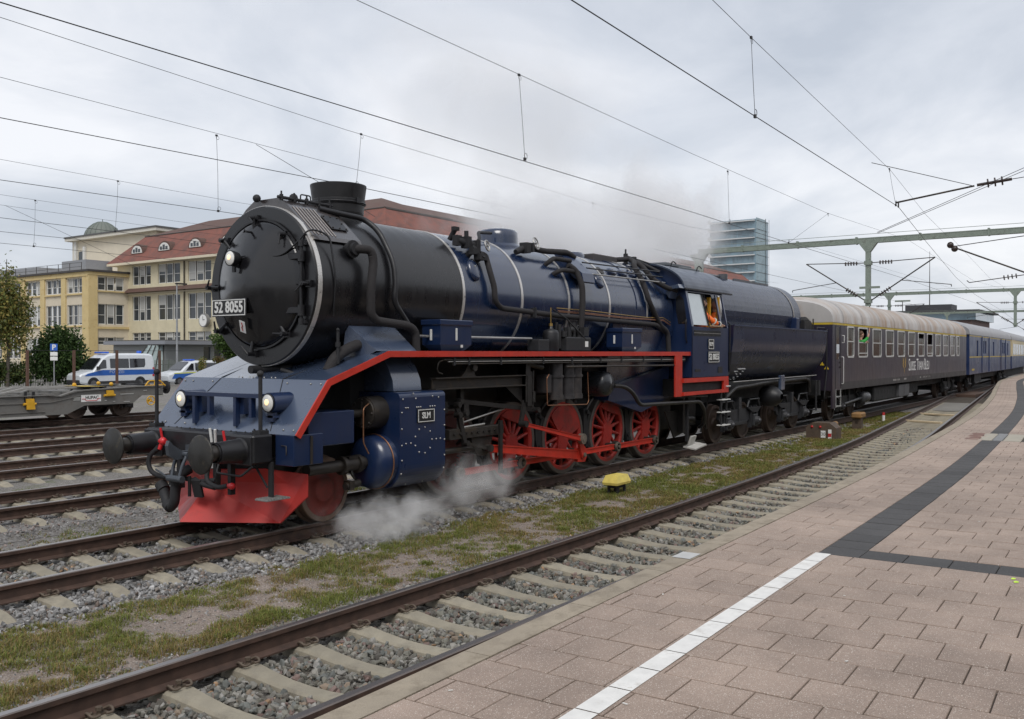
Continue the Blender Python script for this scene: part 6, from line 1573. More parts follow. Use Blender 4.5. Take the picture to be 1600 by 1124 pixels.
b = MB(); b.slathe([(0, .001), (0, .17), (.05, .19), (.55, .19), (.6, .16), (.62, .001)], (4.35, -1.22, .68), (1, 0, 0), 20); b.cyl((2.2, -1.2, .55), (4.4, -1.2, .66), .045, n=10); b.obj("axle_generator", M("generator_grey", (.06, .062, .066), .45, var=.25), CO)
for s in (-1, 1): buffer(CO, .0, s * .875, 1.06, -1, .45)
b = MB(); b.box(-.35, 0, -.75, .75, 1.1, 3.35, b=.10); b.obj("gangway_bellows", M("rubber_bellows", (.014, .014, .015), .7, bump=.5, bscale=6), CO)
b = MB(); b.add([(-.012, -1.17, 1.72), (-.012, -1.33, 1.72), (-.012, -1.25, 1.85)], [(0, 2, 1)]); b.obj("warning_triangle", YELLOW, CO)
b = MB(); b.add([(-.012, -.72 - .33, 1.84), (-.012, -.72 - .47, 1.84), (-.012, -.72 - .40, 1.95)], [(0, 2, 1)]); b.obj("warning_triangle", YELLOW, CO)
b = MB(); b.tube(fillet([(-.02, -1.28, 2.95), (-.10, -1.28, 2.9), (-.10, -1.28, 1.6), (-.25, -1.25, .9), (-.10, -1.2, .7), (0, -1.1, .75)], .08, 4), .022, 6); b.obj("jumper_cable", BLK_M, CO)
# lettering and wheat-ear emblem
GOLD = M("gold_lettering", (.62, .40, .08), .5, var=.1)
lx = 33.9 - 20.45
def small_caps(parts, x, z, y, parent):
    for big, rest in parts:
        t = text_obj("lettering", big, WHITE, parent, .70, facing((x, y, z), (1, 0, 0), (0, 0, 1)), .001, sx=.86, align='LEFT', bold=.001)
        bpy.context.view_layer.update(); x += t.dimensions.x + .04
        t = text_obj("lettering", rest, WHITE, parent, .54, facing((x, y, z - .045), (1, 0, 0), (0, 0, 1)), .001, sx=.86, align='LEFT', bold=.001)
        bpy.context.view_layer.update(); x += t.dimensions.x + .22
small_caps([("S", "UISSE"), ("T", "RAIN"), ("B", "LEU")], 10.95, 1.72, -HW - .003, CO)
b = MB(); ex, ez, y = 10.15, 1.72, -HW - .004
def leaf2(x0, z0, x1, z1, w):
    d = Vector((x1 - x0, z1 - z0)); n_ = Vector((-d.y, d.x)).normalized() * w; m = Vector((x0, z0)) + d * .5
    b.add([(x0, y, z0), (m.x - n_.x, y, m.y - n_.y), (x1, y, z1), (m.x + n_.x, y, m.y + n_.y)], [(0, 1, 2, 3)])
for s in (-1, 1):
    for k in range(3):
        leaf2(ex + s * .05, ez - .12 + k * .11, ex + s * (.34 - .02 * k), ez + .10 + k * .13, .035)
leaf2(ex - .02, ez - .34, ex + .02, ez - .06, .03)
b.obj("wheat_emblem", GOLD, CO)
b = MB()
for x, w in [(8.2, .10), (8.35, .08), (8.5, .12), (8.7, .05), (8.95, .12), (9.2, .10), (10.1, .10), (10.24, .12), (10.4, .10), (13.2, .16), (13.9, .08), (14.15, .10), (14.5, .12), (14.9, .05), (15.3, .07)]: b.box(x, x + w, -HW - .008, -HW - .0045, 1.165, 1.225)
b.obj("stencilled_numbers", M("dull_white_stencil", (.36, .34, .32), .7), CO, kind="stuff")

# baggage van
loc, ang = track_pose(46.9, 69.6)
BV = empty("baggage_van", loc, ang, label="blue baggage van with yellow waist line behind the passenger coach", cat="van wagon")
VL = 22.7; VB = M("baggage_van_blue", (.018, .035, .10), .38, var=.15, scale=1.5, coat=.15, wear=(.035, .028, .05), wear_amt=.4, wear_scale=.6)
vops = [(3.0, 3.75, 2.05, 2.95), (6.1, 6.7, 2.2, 2.95), (7.0, 7.6, 2.2, 2.95), (11.2, 11.9, 2.05, 2.95), (16.8, 17.4, 2.2, 2.95), (17.8, 18.4, 2.2, 2.95), (20.2, 20.9, 2.1, 2.95)]
b = MB(); wall_open(b, (0, -1.43, 0), (1, 0, 0), (0, -1, 0), VL, 1.05, 3.25, vops, .06); wall_open(b, (0, 1.43, 0), (1, 0, 0), (0, 1, 0), VL, 1.05, 3.25, [], .06)
b.add([(0, -1.43, 1.05), (0, 1.43, 1.05), (0, 1.43, 3.25), (0, -1.43, 3.25)], [(3, 2, 1, 0)]); b.add([(VL, -1.43, 1.05), (VL, 1.43, 1.05), (VL, 1.43, 3.25), (VL, -1.43, 3.25)], [(0, 1, 2, 3)]); b.obj("van_body", VB, BV)
b = MB()
for x0, x1 in ((5.4, 9.2), (15.9, 19.2)): b.box(x0, x0 + .25, -1.47, -1.431, 1.08, 3.2); b.box(x1 - .25, x1, -1.47, -1.431, 1.08, 3.2)
b.each("sliding_door_post", VB, BV)
b = MB()
for o in vops: b.add([(o[0], -1.38, o[2]), (o[1], -1.38, o[2]), (o[1], -1.38, o[3]), (o[0], -1.38, o[3])], [(0, 1, 2, 3)])
b.each("van_pane", GLS, BV)
b = MB(); b.box(0, VL, -1.437, -1.432, 1.98, 2.03); b.box(0, VL, -1.437, -1.432, 3.16, 3.20); b.obj("yellow_line", YST, BV)
b = MB(); roof_shell(b, -.1, VL + .1, 1.46, 3.25, .80); b.obj("van_roof", M("grey_van_roof", (.27, .27, .28), .5, var=.12, scale=1.5, wear=(.36, .36, .37), wear_amt=.4), BV)
b = MB(); b.box(.5, VL - .5, -.9, .9, .65, 1.05); b.box(4, 7, -1.2, 1.2, .5, 1.0); b.obj("underframe", DARK, BV)
for x in (3.2, VL - 3.2): bogie(BV, x, wb=2.5, r=.46, mat=CBOG)
b = MB()
for s in (-1, 1): b.cyl((-.5, s * .875, 1.06), (0, s * .875, 1.06), .12, n=14)
b.box(-.5, 0, -.7, .7, 1.1, 3.2); b.each("van_end_gear", BLK_M, BV)
b = MB(); b.box(1.0, 2.0, -1.438, -1.432, 1.25, 1.35); b.obj("data_mark", YST, BV)
# cream and blue coach
loc, ang = track_pose(70.6, 96)
CC2 = empty("cream_coach", loc, ang, label="cream and blue coach at the far end of the train", cat="coach")
b = MB(); b.box(0, 25, -1.43, 1.43, 2.0, 3.25); b.obj("upper_body", M("cream_paint", (.55, .46, .27), .45, var=.1), CC2)
b = MB(); b.box(0, 25, -1.435, 1.435, 1.05, 2.0); b.obj("lower_body", VB, CC2)
b = MB(); roof_shell(b, -.05, 25.05, 1.45, 3.25, .75); b.obj("coach_roof", M("dull_grey_roof", (.26, .26, .27), .5), CC2)
for k in range(10):
    b = MB(); b.box(1.6 + k * 2.2, 2.9 + k * 2.2, -1.442, -1.431, 2.10, 2.95); b.obj("window", GLS, CC2)
b = MB(); b.box(.5, 24.5, -.9, .9, .35, 1.05); b.obj("underframe", DARK, CC2)

# ================================================================== people
SKIN = M("skin", (.50, .30, .22), .55, var=.08); ORANGE = M("hi_vis_orange", (.85, .16, .02), .6, var=.12, scale=12); HAIR = M("dark_hair", (.03, .02, .015), .7); GREEN = M("green_jersey", (.03, .32, .05), .7, var=.15, scale=14); REFL = M("reflective_tape", (.50, .50, .46), .4); NAVYC = M("navy_cloth", (.02, .025, .05), .8); GREYH = M("grey_hair", (.28, .27, .26), .7)
def skin_mesh(name, verts, edges, radii, mat, parent, root=0):
    me = bpy.data.meshes.new(name); me.from_pydata([tuple(v) for v in verts], edges, []); me.materials.append(mat)
    o = link(name, me, parent)
    md = o.modifiers.new("skin", 'SKIN'); md.use_smooth_shade = True
    for i, r in enumerate(radii):
        me.skin_vertices[0].data[i].radius = (r, r) if not isinstance(r, tuple) else r
    me.skin_vertices[0].data[root].use_root = True
    s = o.modifiers.new("sub", 'SUBSURF'); s.levels = 1; s.render_levels = 2
    return o
def hand(palm, direction, up, parent, mat=SKIN, curl=.3, spread=.0):
    """palm and five separate fingers"""
    d = Vector(direction).normalized(); u = Vector(up).normalized(); sd = d.cross(u).normalized(); p = Vector(palm)
    V = [p - d * .03, p + d * .05]; E = [(0, 1)]; Rr = [.026, .032]
    for k, (o, l) in enumerate([(-.030, .065), (-.010, .078), (.010, .074), (.030, .058)]):
        b0 = len(V); a = p + d * .065 + sd * o; V += [a, a + d * l * .55 - u * l * curl * .35 + sd * o * spread, a + d * l * .85 - u * l * curl + sd * o * spread * 1.6]; E += [(1, b0), (b0, b0 + 1), (b0 + 1, b0 + 2)]; Rr += [.010, .009, .007]
    b0 = len(V); V += [p + d * .02 + sd * .038, p + d * .055 + sd * .062 - u * .012, p + d * .085 + sd * .058 - u * .02]; E += [(0, b0), (b0, b0 + 1), (b0 + 1, b0 + 2)]; Rr += [.013, .011, .008]
    return skin_mesh("hand", V, E, Rr, mat, parent)
def head(c, face, parent, hair, tilt=0):
    """head of about 23 cm with face, ears and hair"""
    c = Vector(c); f = Vector(face).normalized(); s = f.cross(Vector((0, 0, 1))).normalized()
    b = MB(); b.sphere(c + Vector((0, 0, .02)), .098, 16, 12, (1, 1, 1.18)); b.sphere(c + f * .028 - Vector((0, 0, .055)), .062, 12, 8, (1, 1, 1.05))
    b.sphere(c + f * .100 - Vector((0, 0, .012)), .016, 8, 6, (1, 1, 1.7))
    for k in (-1, 1): b.sphere(c + s * k * .094 - Vector((0, 0, .005)), .024, 8, 6, (.6, .6, 1.2))
    b.cyl(c - Vector((0, 0, .17)), c - Vector((0, 0, .06)), .052, n=12, caps=False); H = b.obj("head", SKIN, parent)
    b = MB()
    for k in (-1, 1): b.sphere(c + f * .086 + s * k * .034 + Vector((0, 0, .008)), .010, 6, 5)
    b.obj("eyes", HAIR, H); b = MB(); b.sphere(c + f * .086 - Vector((0, 0, .062)), .012, 8, 5, (1.0, 1.8, .5)); b.obj("mouth", M("lips", (.35, .12, .10), .6) if "lips" not in bpy.data.materials else bpy.data.materials["lips"], H)
    b = MB(); b.sphere(c + Vector((0, 0, .045)) - f * .016, .104, 16, 10, (1, 1, 1.02)); b.obj("hair", hair, H)
    return H
# driver leaning on the cab window sill
P1 = empty("person", (11.35, -1.15, 1.74), label="engine driver in orange jacket leaning an arm out of the cab window", cat="person")
def rel(p, o=(11.35, -1.15, 1.74)): return (p[0] - o[0], p[1] - o[1], p[2] - o[2])
skin_mesh("jacket", [rel(p) for p in [(11.36, -1.05, 2.60), (11.36, -1.08, 2.85), (11.33, -1.12, 3.08), (11.30, -1.14, 3.16), (11.16, -1.24, 3.12), (11.26, -1.42, 2.95), (11.44, -1.49, 2.875), (11.50, -1.0, 3.10), (11.56, -1.02, 2.80)]], [(0, 1), (1, 2), (2, 3), (2, 4), (4, 5), (5, 6), (2, 7), (7, 8)], [.17, .17, .15, .07, .082, .070, .052, .08, .06], ORANGE, P1)
skin_mesh("trousers", [rel(p) for p in [(11.36, -1.05, 2.62), (11.28, -1.05, 2.2), (11.28, -1.05, 1.80), (11.48, -1.0, 2.2), (11.48, -1.0, 1.80)]], [(0, 1), (1, 2), (0, 3), (3, 4)], [.16, .10, .08, .10, .08], NAVYC, P1)
skin_mesh("cuff", [rel(p) for p in [(11.40, -1.48, 2.893), (11.54, -1.495, 2.862)]], [(0, 1)], [.062, .052], NAVYC, P1)
b = MB(); b.torus(rel((11.30, -1.437, 2.935)), (.6, -.25, -.3), .078, .018, 16, 6); b.torus(rel((11.47, -1.49, 2.878)), (.8, -.1, -.2), .060, .014, 16, 6); b.obj("reflective_band", REFL, P1)
hand(rel((11.59, -1.50, 2.862)), (1, -.05, -.08), (0, 0, 1), P1, curl=.5)
head(rel((11.22, -1.20, 3.34)), (-1, -.35, 0), P1, HAIR)
P2 = empty("person", (11.93, -1.10, 1.74), label="second crew member in orange vest standing at the cab door", cat="person")
r2 = lambda p: rel(p, (11.93, -1.10, 1.74))
skin_mesh("vest", [r2(p) for p in [(11.93, -1.16, 2.55), (11.93, -1.18, 2.9), (11.93, -1.18, 3.12), (11.93, -1.17, 3.20), (11.86, -1.26, 3.02), (11.88, -1.30, 2.78)]], [(0, 1), (1, 2), (2, 3), (2, 4), (4, 5)], [.13, .14, .12, .06, .07, .055], ORANGE, P2)
skin_mesh("trousers", [r2(p) for p in [(11.93, -1.14, 2.58), (11.90, -1.05, 2.2), (11.90, -1.05, 1.80), (11.97, -1.18, 2.2), (11.97, -1.18, 1.80)]], [(0, 1), (1, 2), (0, 3), (3, 4)], [.12, .085, .07, .085, .07], NAVYC, P2)
hand(r2((11.88, -1.31, 2.70)), (0, -.2, -1), (-1, 0, 0), P2)
head(r2((11.92, -1.20, 3.36)), (-.6, -1, 0), P2, GREYH)
# waving passenger in the second coach window
c0 = Vector((23.95, -1.27 + y_loco(24), 1.16))
P3 = empty("person", tuple(c0), label="passenger in a green top waving from the second coach window", cat="person")
def r3(x, y, z): return (x, y, z - 1.16)
skin_mesh("jersey", [r3(-.05, .30, 2.0), r3(-.05, .22, 2.35), r3(-.03, .10, 2.56), r3(-.02, .05, 2.64), r3(-.22, .0, 2.58), r3(-.30, -.16, 2.64), r3(.18, -.02, 2.58), r3(.32, -.18, 2.64), r3(.40, -.26, 2.77)], [(0, 1), (1, 2), (2, 3), (2, 4), (4, 5), (2, 6), (6, 7), (7, 8)], [.15, .16, .14, .07, .08, .055, .08, .062, .048], GREEN, P3)
skin_mesh("lower_arm", [r3(.39, -.25, 2.75), r3(.44, -.28, 2.90), r3(-.28, -.12, 2.63), r3(-.05, -.26, 2.61), r3(.12, -.27, 2.60)], [(0, 1), (2, 3), (3, 4)], [.04, .032, .045, .038, .032], SKIN, P3)
hand(r3(.45, -.285, 2.95), (.1, -.05, 1), (0, 1, 0), P3, curl=.05, spread=.4)
hand(r3(.17, -.27, 2.605), (1, 0, -.15), (0, 0, 1), P3, curl=.5)
skin_mesh("legs", [r3(-.05, .30, 2.02), r3(-.13, .30, 1.6), r3(-.13, .30, 1.20), r3(.04, .30, 1.6), r3(.04, .30, 1.20)], [(0, 1), (1, 2), (0, 3), (3, 4)], [.14, .09, .07, .09, .07], NAVYC, P3)
head(r3(.0, -.12, 2.84), (.7, -.7, 0), P3, M("brown_hair", (.10, .055, .03), .7))

# ================================================================== trackside things
# yellow trackside box
b = MB(); YB = empty("trackside_box", (5.70, -2.02, -.19), label="yellow trackside junction box on short legs in the grass", cat="box")
V = [(-.24, -.14, .13), (.24, -.14, .13), (.24, .14, .13), (-.24, .14, .13), (-.25, -.15, .17), (.25, -.15, .17), (.25, .15, .17), (-.25, .15, .17), (-.20, -.11, .29), (.20, -.11, .29), (.20, .11, .29), (-.20, .11, .29)]
b.add(V, [(4 * k + i, 4 * k + (i + 1) % 4, 4 * k + 4 + (i + 1) % 4, 4 * k + 4 + i) for k in (0, 1) for i in range(4)] + [(8, 9, 10, 11), (3, 2, 1, 0)]); b.obj("box_cover", M("faded_yellow", (.68, .55, .13), .55, var=.15, scale=9, wear=(.42, .32, .08), wear_amt=.3), YB)
b = MB()
for x in (-.13, .13):
    for y in (-.08, .08): b.box(x - .02, x + .02, y - .02, y + .02, -.08, .14)
b.box(-.16, .16, -.09, .09, .07, .13); b.cyl((0, 0, -.08), (0, 0, .1), .05, n=8); b.obj("box_legs", BLK_M, YB)
def by_pix(): pass
# point machine and its weight lever
PM = empty("point_machine", (18.4, -1.80, -.25), .04, label="rusty brown point machine cabinet with red lamps beside the track", cat="point machine")
RUSTB = M("brown_cast_iron", (.085, .06, .042), .7, var=.3, scale=8, wear=(.13, .07, .04), wear_amt=.4)
b = MB(); b.prism([(-.42, 0), (-.42, .34), (-.25, .48), (.25, .48), (.42, .34), (.42, 0)], 'x', -.30, .30); b.obj("machine_case", RUSTB, PM)
for y in (.05, -.18) : b = MB(); b.sphere((-.30, y + .2, .36), .04, 10, 6); b.obj("red_lamp", M("red_lens", (.45, .02, .02), .3) if "red_lens" not in bpy.data.materials else bpy.data.materials["red_lens"], PM)
b = MB(); b.box(-.312, -.302, -.13, .0, .06, .26); b.obj("number_card", WHITE, PM); text_obj("lettering", "30", PLB, PM, .13, facing((-.314, -.065, .16), (0, -1, 0), (0, 0, 1)), .001)
b = MB(); b.box(-.34, -.31, -.30, -.21, -.05, .30); mp = b.obj("marker_post", WHITE, PM); b = MB(); b.box(-.343, -.338, -.30, -.21, .09, .19); b.obj("red_band", M("marker_red", (.50, .03, .03), .6), mp)
b = MB(); b.cyl((.30, -.1, .38), (1.0, -.1, .38), .075, n=10); b.obj("machine_arm", M("ochre_rust", (.24, .13, .045), .7, var=.25), PM)
PW = empty("point_lever", (22.3, -1.75, -.25), .04, label="ochre counterweight lever standing behind the point machine", cat="point lever")
b = MB(); b.box(-.35, .35, -.16, .16, .38, .56, b=.04); b.obj("lever_weight", bpy.data.materials["ochre_rust"], PW)
b = MB(); b.box(-.25, -.1, -.14, .14, 0, .40); b.box(.1, .18, -.1, .1, 0, .40); b.box(-.25, .2, -.05, .05, .2, .3); b.obj("lever_stand", RUSTB, PW)
MP = empty("marker_stake", (26.6, -1.5, -.25), label="short red and white marker stake by the coach track", cat="marker")
b = MB(); b.cyl((0, 0, 0), (0, 0, .22), .05, n=10); b.obj("stake", WHITE, MP); b = MB(); b.cyl((0, 0, .22), (0, 0, .32), .05, n=10); b.obj("red_tip", bpy.data.materials["marker_red"], MP)
for k, (x, w) in enumerate([(26.0, 1.3), (30.4, 1.5)]):
    b = MB(); b.obox((x, y_plat(x) + .15, -.17), (.16, w, .07), Euler((0, 0, -.28)).to_matrix(), b=.01); b.obj("timber_plank", M("pale_plank", (.50, .40, .26), .8, var=.15, scale=5) if "pale_plank" not in bpy.data.materials else bpy.data.materials["pale_plank"], label=["nearer of two pale timber planks lying across the platform track", "farther of two pale timber planks lying across the platform track"][k], cat="plank")

# ------------------------------------------------------------------ catenary
GALV = M("green_catenary_steel", (.21, .25, .21), .6, var=.22, scale=3, wear=(.07, .065, .055), wear_amt=.3)
WIRE = M("catenary_wire", (.035, .034, .035), .5, metal=.4, var=.1)
INSUL = M("brown_insulator", (.035, .022, .018), .3, var=.2)
def portal(name, label, x, h, y0, y1, drops, dep=.28, posts=()):
    Pt = empty(name, (x, y0, 0), label=label, cat="catenary portal", group="green steel catenary portals")
    b = MB()
    for dz in (0, dep - .05): b.box(-.12, -.09, 0, y1 - y0, h + dz, h + dz + .04); b.box(.09, .12, 0, y1 - y0, h + dz, h + dz + .04)
    b.box(-.09, .09, 0, y1 - y0, h + .02, h + .04); b.box(-.11, -.10, 0, y1 - y0, h + .03, h + dep - .02); b.box(.10, .11, 0, y1 - y0, h + .03, h + dep - .02)
    b.obj("portal_beam", GALV, Pt)
    b = MB(); yy = 1.0
    while yy < y1 - y0: b.box(-.13, .13, yy - .04, yy + .04, h - .02, h + dep + .05); yy += 2.9
    b.tube([(-.1, 0, h + dep + .16), (-.1, y1 - y0, h + dep + .16)], .012, 5); b.each("beam_clamp", GALV, Pt)
    for py in posts:
        b = MB(); b.box(-.20, .20, py - y0 - .18, py - y0 + .18, -.3, h + .02); b.prism([(py - y0 - .5, h), (py - y0 + .5, h), (py - y0 + .18, h - .45), (py - y0 - .18, h - .45)], 'x', -.15, .15); b.obj("mast", GALV, Pt)
    for dy in drops:
        q = dy - y0
        b = MB(); b.box(-.11, .11, q - .11, q + .11, h - 3.05, h); b.prism([(q - .42, h), (q + .42, h), (q + .11, h - .42), (q - .11, h - .42)], 'x', -.12, .12); b.box(-.16, .16, q - .16, q + .16, h - 1.05, h - .85); b.box(-.16, .16, q - .16, q + .16, h - 2.9, h - 2.7); b.obj("drop_post", GALV, Pt)
        for s in (-1, 1):
            b = MB(); ty = q + s * 3.0; tz = h - .85
            b.tube([(0, q + s * .1, h - 2.8), (0, ty, tz)], .032, 6); b.tube([(0, q + s * .1, h - .95), (0, ty, tz)], .022, 5)
            if s < 0 or True:
                b.tube([(0, q + s * 1.5, h - 1.85), (0, q + s * 3.7, h - 2.15)], .018, 5); b.tube([(0, q + s * 3.7, h - 2.15), (0, q + s * 3.7, h - 2.25)], .02, 5)
            b.obj("cantilever", GRIME, Pt)
            b = MB(); d = Vector((0, ty - q, tz - (h - 2.8))).normalized()
            for k in range(5):
                c = Vector((0, q + s * .1, h - 2.8)) + d * (.55 + k * .13); b.cyl(c - d * .02, c + d * .02, .10, n=10)
                c2 = Vector((0, q + s * (.55 + k * .13), h - .95)); b.cyl(c2 - Vector((0, .02, 0)), c2 + Vector((0, .02, 0)), .10, n=10)
            b.each("insulator", INSUL, Pt)
    return Pt
portal("catenary_portal", "nearest green catenary portal spanning above the tender and coach", 38.1, 7.55, -13, 10.75, [1.95], posts=(10.75, -12.6))
portal("catenary_portal", "middle green catenary portal above the passenger coach roof", 80.5, 7.5, -14, 34, [10.8, .6], posts=(30,))
portal("catenary_portal", "farthest green catenary portal seen over the baggage van", 126, 7.5, -14, 46, [14.0, 4.0], posts=(40,))
def wire(label, pts, r=.007, droppers=None, name="overhead_wire", group="overhead line wires"):
    pts = [Vector(p) for p in pts]; out = []
    for i in range(len(pts) - 1):
        for k in range(6): out.append(pts[i].lerp(pts[i + 1], k / 6))
    out.append(pts[-1]); b = MB(); b.tube(out, r, 6, caps=False)
    return b.obj(name, WIRE, label=label, cat="wire", group=group)
W = []
CON = 5.6
wire("contact wire directly above the steam locomotive", [(-60, -.8, CON), (-4, -.64, CON), (12, -.56, CON), (19.4, -.4, CON), (38, -.15, CON), (80, 1.3, CON), (126, 4.9, CON)], .0065)
wire("upper carrier wire above the steam locomotive", [(-40, -.9, 8.0), (-12, -.8, 7.35), (1, -.49, 7.2), (13, -.16, 7.2), (25, .10, 7.25), (38, .15, 7.6), (60, .7, 7.1), (80, 1.4, 7.7), (126, 4.9, 7.7)], .0046)
wire("contact wire above the platform track", [(-60, -5.3, CON), (-1, -5.17, CON), (4.3, -5.03, CON), (14.1, -4.78, CON), (21.6, -3.9, CON), (36.3, -2.23, CON), (50, -.9, CON), (80, 1.2, CON)], .0065)
wire("upper carrier wire above the platform track", [(-40, -5.8, 7.9), (0, -4.85, 7.2), (5.6, -4.47, 7.2), (17.9, -3.71, 7.2), (27.6, -2.71, 7.25), (35.4, -2.03, 7.35), (38, -1.8, 7.5), (60, -.3, 7.2), (80, 1.0, 7.6)], .0046)
wire("contact wire above the first yard track", [(-60, 4.1, CON), (-1.85, 3.85, CON), (5, 3.6, CON), (14.5, 3.62, CON), (38, 4.3, CON), (80, 4.6, CON)], .0065)
wire("upper carrier wire above the first yard track", [(-40, 3.4, 7.9), (-1.6, 4.31, 7.2), (6.2, 5.11, 7.2), (18, 5.7, 7.2), (25.7, 5.63, 7.25), (38, 4.8, 7.6), (80, 4.6, 7.6)], .0046)
wire("contact wire above the second yard track", [(-60, 9.2, CON), (.5, 8.75, CON), (5.4, 8.6, CON), (38, 8.9, CON)], .0065)
wire("upper carrier wire above the second yard track", [(-40, 6.4, 7.6), (-.1, 7.37, 7.2), (9.1, 8.08, 7.2), (14.2, 8.47, 7.2), (29.4, 8.98, 7.3), (38, 8.8, 7.6)], .0046)
wire("contact wire above the third yard track", [(-60, 13.4, CON), (3, 13.93, CON), (12, 14.2, CON), (60, 13, CON)], .0065)
wire("upper carrier wire above the third yard track", [(-40, 13, 7.6), (3.4, 14.64, 7.2), (11.4, 15.22, 7.2), (60, 14, 7.5)], .0046)
wire("upper carrier wire above the fourth yard track", [(-30, 18, 7.4), (6, 20.07, 7.2), (12.7, 20.68, 7.2), (60, 20, 7.4)], .0046)
wire("upper carrier wire above the fifth yard track", [(-30, 20, 7.4), (7, 22.14, 7.2), (13.4, 22.76, 7.2), (60, 23, 7.4)], .0046)
wire("contact wire above the fourth yard track", [(-30, 17, CON), (6, 16.6, CON), (60, 16.6, CON)], .0065)
wire("contact wire above the fifth yard track", [(-30, 19.2, CON), (6, 19.4, CON), (60, 20.0, CON)], .0065)
wire("slack cross wire dipping behind the chimney", [(6.0, 7.91, 7.2), (6.15, 6.09, 6.2), (6.3, 4.3, 5.2)], .006)
wire("slack cross wire in front of the domed building", [(7.06, 22.1, 7.2), (9.3, 20.2, 5.8), (10.4, 19.3, 5.1)], .006)
def dropper(p, q, label):
    p, q = Vector(p), Vector(q); b = MB(); m = (p + q) / 2 + Vector((.02, .01, 0)); b.tube([p, m, q], .0045, 5); b.torus(p - Vector((-.03, 0, .05)), (0, 1, 0), .04, .004, 10, 4); b.torus(q + Vector((.03, 0, .06)), (0, 1, 0), .045, .005, 10, 4); b.obox(p, (.05, .03, .04)); b.obox(q, (.05, .03, .05))
    return b.obj("wire_dropper", WIRE, label=label, cat="wire dropper", group="droppers hanging between overhead wires")
dropper((5.1, -.36, 7.2), (4.79, -.70, CON), "thin dropper between the wires above the locomotive dome")
dropper((15.6, -.02, 7.2), (14.41, -.55, CON), "thin dropper between the wires in front of the glass tower")
dropper((25.3, .12, 7.25), (19.5, -.40, CON), "thin dropper between the wires above the tender")
dropper((6.7, 5.13, 7.2), (5.0, 3.6, CON), "thin dropper just behind the chimney top")
dropper((18.1, 5.7, 7.2), (14.5, 3.62, CON), "thin dropper standing in the steam above the firebox")
dropper((4.88, 7.92, 7.2), (5.42, 8.58, CON), "thin dropper high above the red roof near the smokebox")
dropper((6.77, 14.95, 7.2), (6.1, 14.0, CON), "thin dropper above the dome of the white building")
dropper((7.15, 20.3, 7.2), (6.63, 19.4, CON), "leftmost thin dropper above the yellow building")
dropper((5.61, -4.47, 7.2), (4.29, -5.03, CON), "thin dropper in the clear sky above the platform track")
dropper((17.8, -3.72, 7.2), (13.8, -4.79, CON), "thin dropper beside the registration arm")
# registration arm at the kink in the platform track wire
RA = empty("registration_arm", (14.1, -4.78, 5.6), label="dark registration arm with ribbed insulator holding the platform track wire", cat="registration arm")
b = MB(); b.tube([(0, 0, -.02), (0, 0, .10)], .016, 6); b.tube([(0, 0.06, .10), (.25, -1.55, .36)], .022, 6); b.obj("steady_tube", GRIME, RA)
b = MB(); p, q = Vector((.25, -1.6, .37)), Vector((.36, -2.28, .45)); b.tube([p, q], .035, 6); d = (q - p).normalized()
for k in range(3): c = p + d * (.22 + k * .14); b.cyl(c - d * .015, c + d * .015, .10, n=12)
b.obj("insulator", INSUL, RA)
b = MB(); b.tube([q, q + Vector((.6, -3.2, .35))], .009, 5); b.tube([(.25, -1.5, .37), (-.2, .55, 1.05)], .008, 5); b.obj("stay_wire", WIRE, RA)
# cantilever for the platform track at the portal
CA = empty("catenary_cantilever", (38.1, -1.9, 5.6), label="long cantilever tube with round end weights reaching in from the platform side", cat="cantilever")
b = MB(); b.tube([(0, .15, 1.55), (0, -4.5, -.55)], .036, 8); b.tube([(0, -3.0, .12), (0, -.6, -.15)], .02, 5); b.tube([(0, -.6, -.15), (0, -.5, -.05)], .02, 5); b.obj("cantilever_tube", GRIME, CA)
b = MB(); b.sphere((0, .2, 1.62), .15, 12, 8); b.sphere((0, .02, 1.44), .15, 12, 8); b.obj("end_weight", INSUL, CA)
b = MB()
for k in range(4): b.cyl((0, -2.0 - k * .16, .005 + k * .02), (0, -2.04 - k * .16, .01 + k * .02), .11, n=10)
b.each("insulator", INSUL, CA)
b = MB(); b.tube([(0, .05, 1.55), (0, -4.6, 2.0)], .02, 5); b.obj("tie_rod", WIRE, CA)
for k in (0, 1):
    wire(["upper of two diagonal feeder wires rising from the portal", "lower of two diagonal feeder wires rising from the portal"][k], [(38.1, 1.55, 8.05 - .05 * k), (34, -6.0 - .1 * k, 10.05 - .09 * k), (32, -10, 11.1 - .1 * k)], .012)

# ------------------------------------------------------------------ container pocket wagon
WG = empty("pocket_wagon", (4.0, 20.9, 0), label="grey intermodal pocket wagon with yellow fittings and a HUPAC plate", cat="wagon")
WGR = M("wagon_grey", (.150, .145, .135), .6, var=.18, scale=2, wear=(.09, .075, .06), wear_amt=.35, wear_scale=2)
WYE = M("wagon_orange_yellow", (.62, .34, .02), .5, var=.15)
for s in (-1, 1):
    b = MB(); y0, y1 = s * 1.42, s * 1.34
    poly = [(-16, .85), (3.1, .85), (3.5, .80), (4.05, .95), (6.2, 1.04), (7.25, 1.04), (7.25, .76), (6.45, .74), (6.1, .48), (4.35, .48), (3.75, .22), (-16, .25)]
    b.prism(poly, 'y', y0, y1); b.prism([(-16, .62), (3.2, .62), (4.2, .80), (4.2, .83), (3.2, .65), (-16, .65)], 'y', s * 1.42, s * 1.45); b.box(-16, 3.0, s * 1.42, s * 1.45, .33, .36)
    b.prism([(-16, .85), (3.1, .85), (3.5, .80), (4.05, .95), (6.2, 1.04), (7.25, 1.04), (7.25, 1.07), (6.2, 1.07), (4.0, .99), (3.5, .84), (3.1, .88), (-16, .88)], 'y', s * 1.48, s * 1.30)
    b.obj("side_girder", WGR, WG)
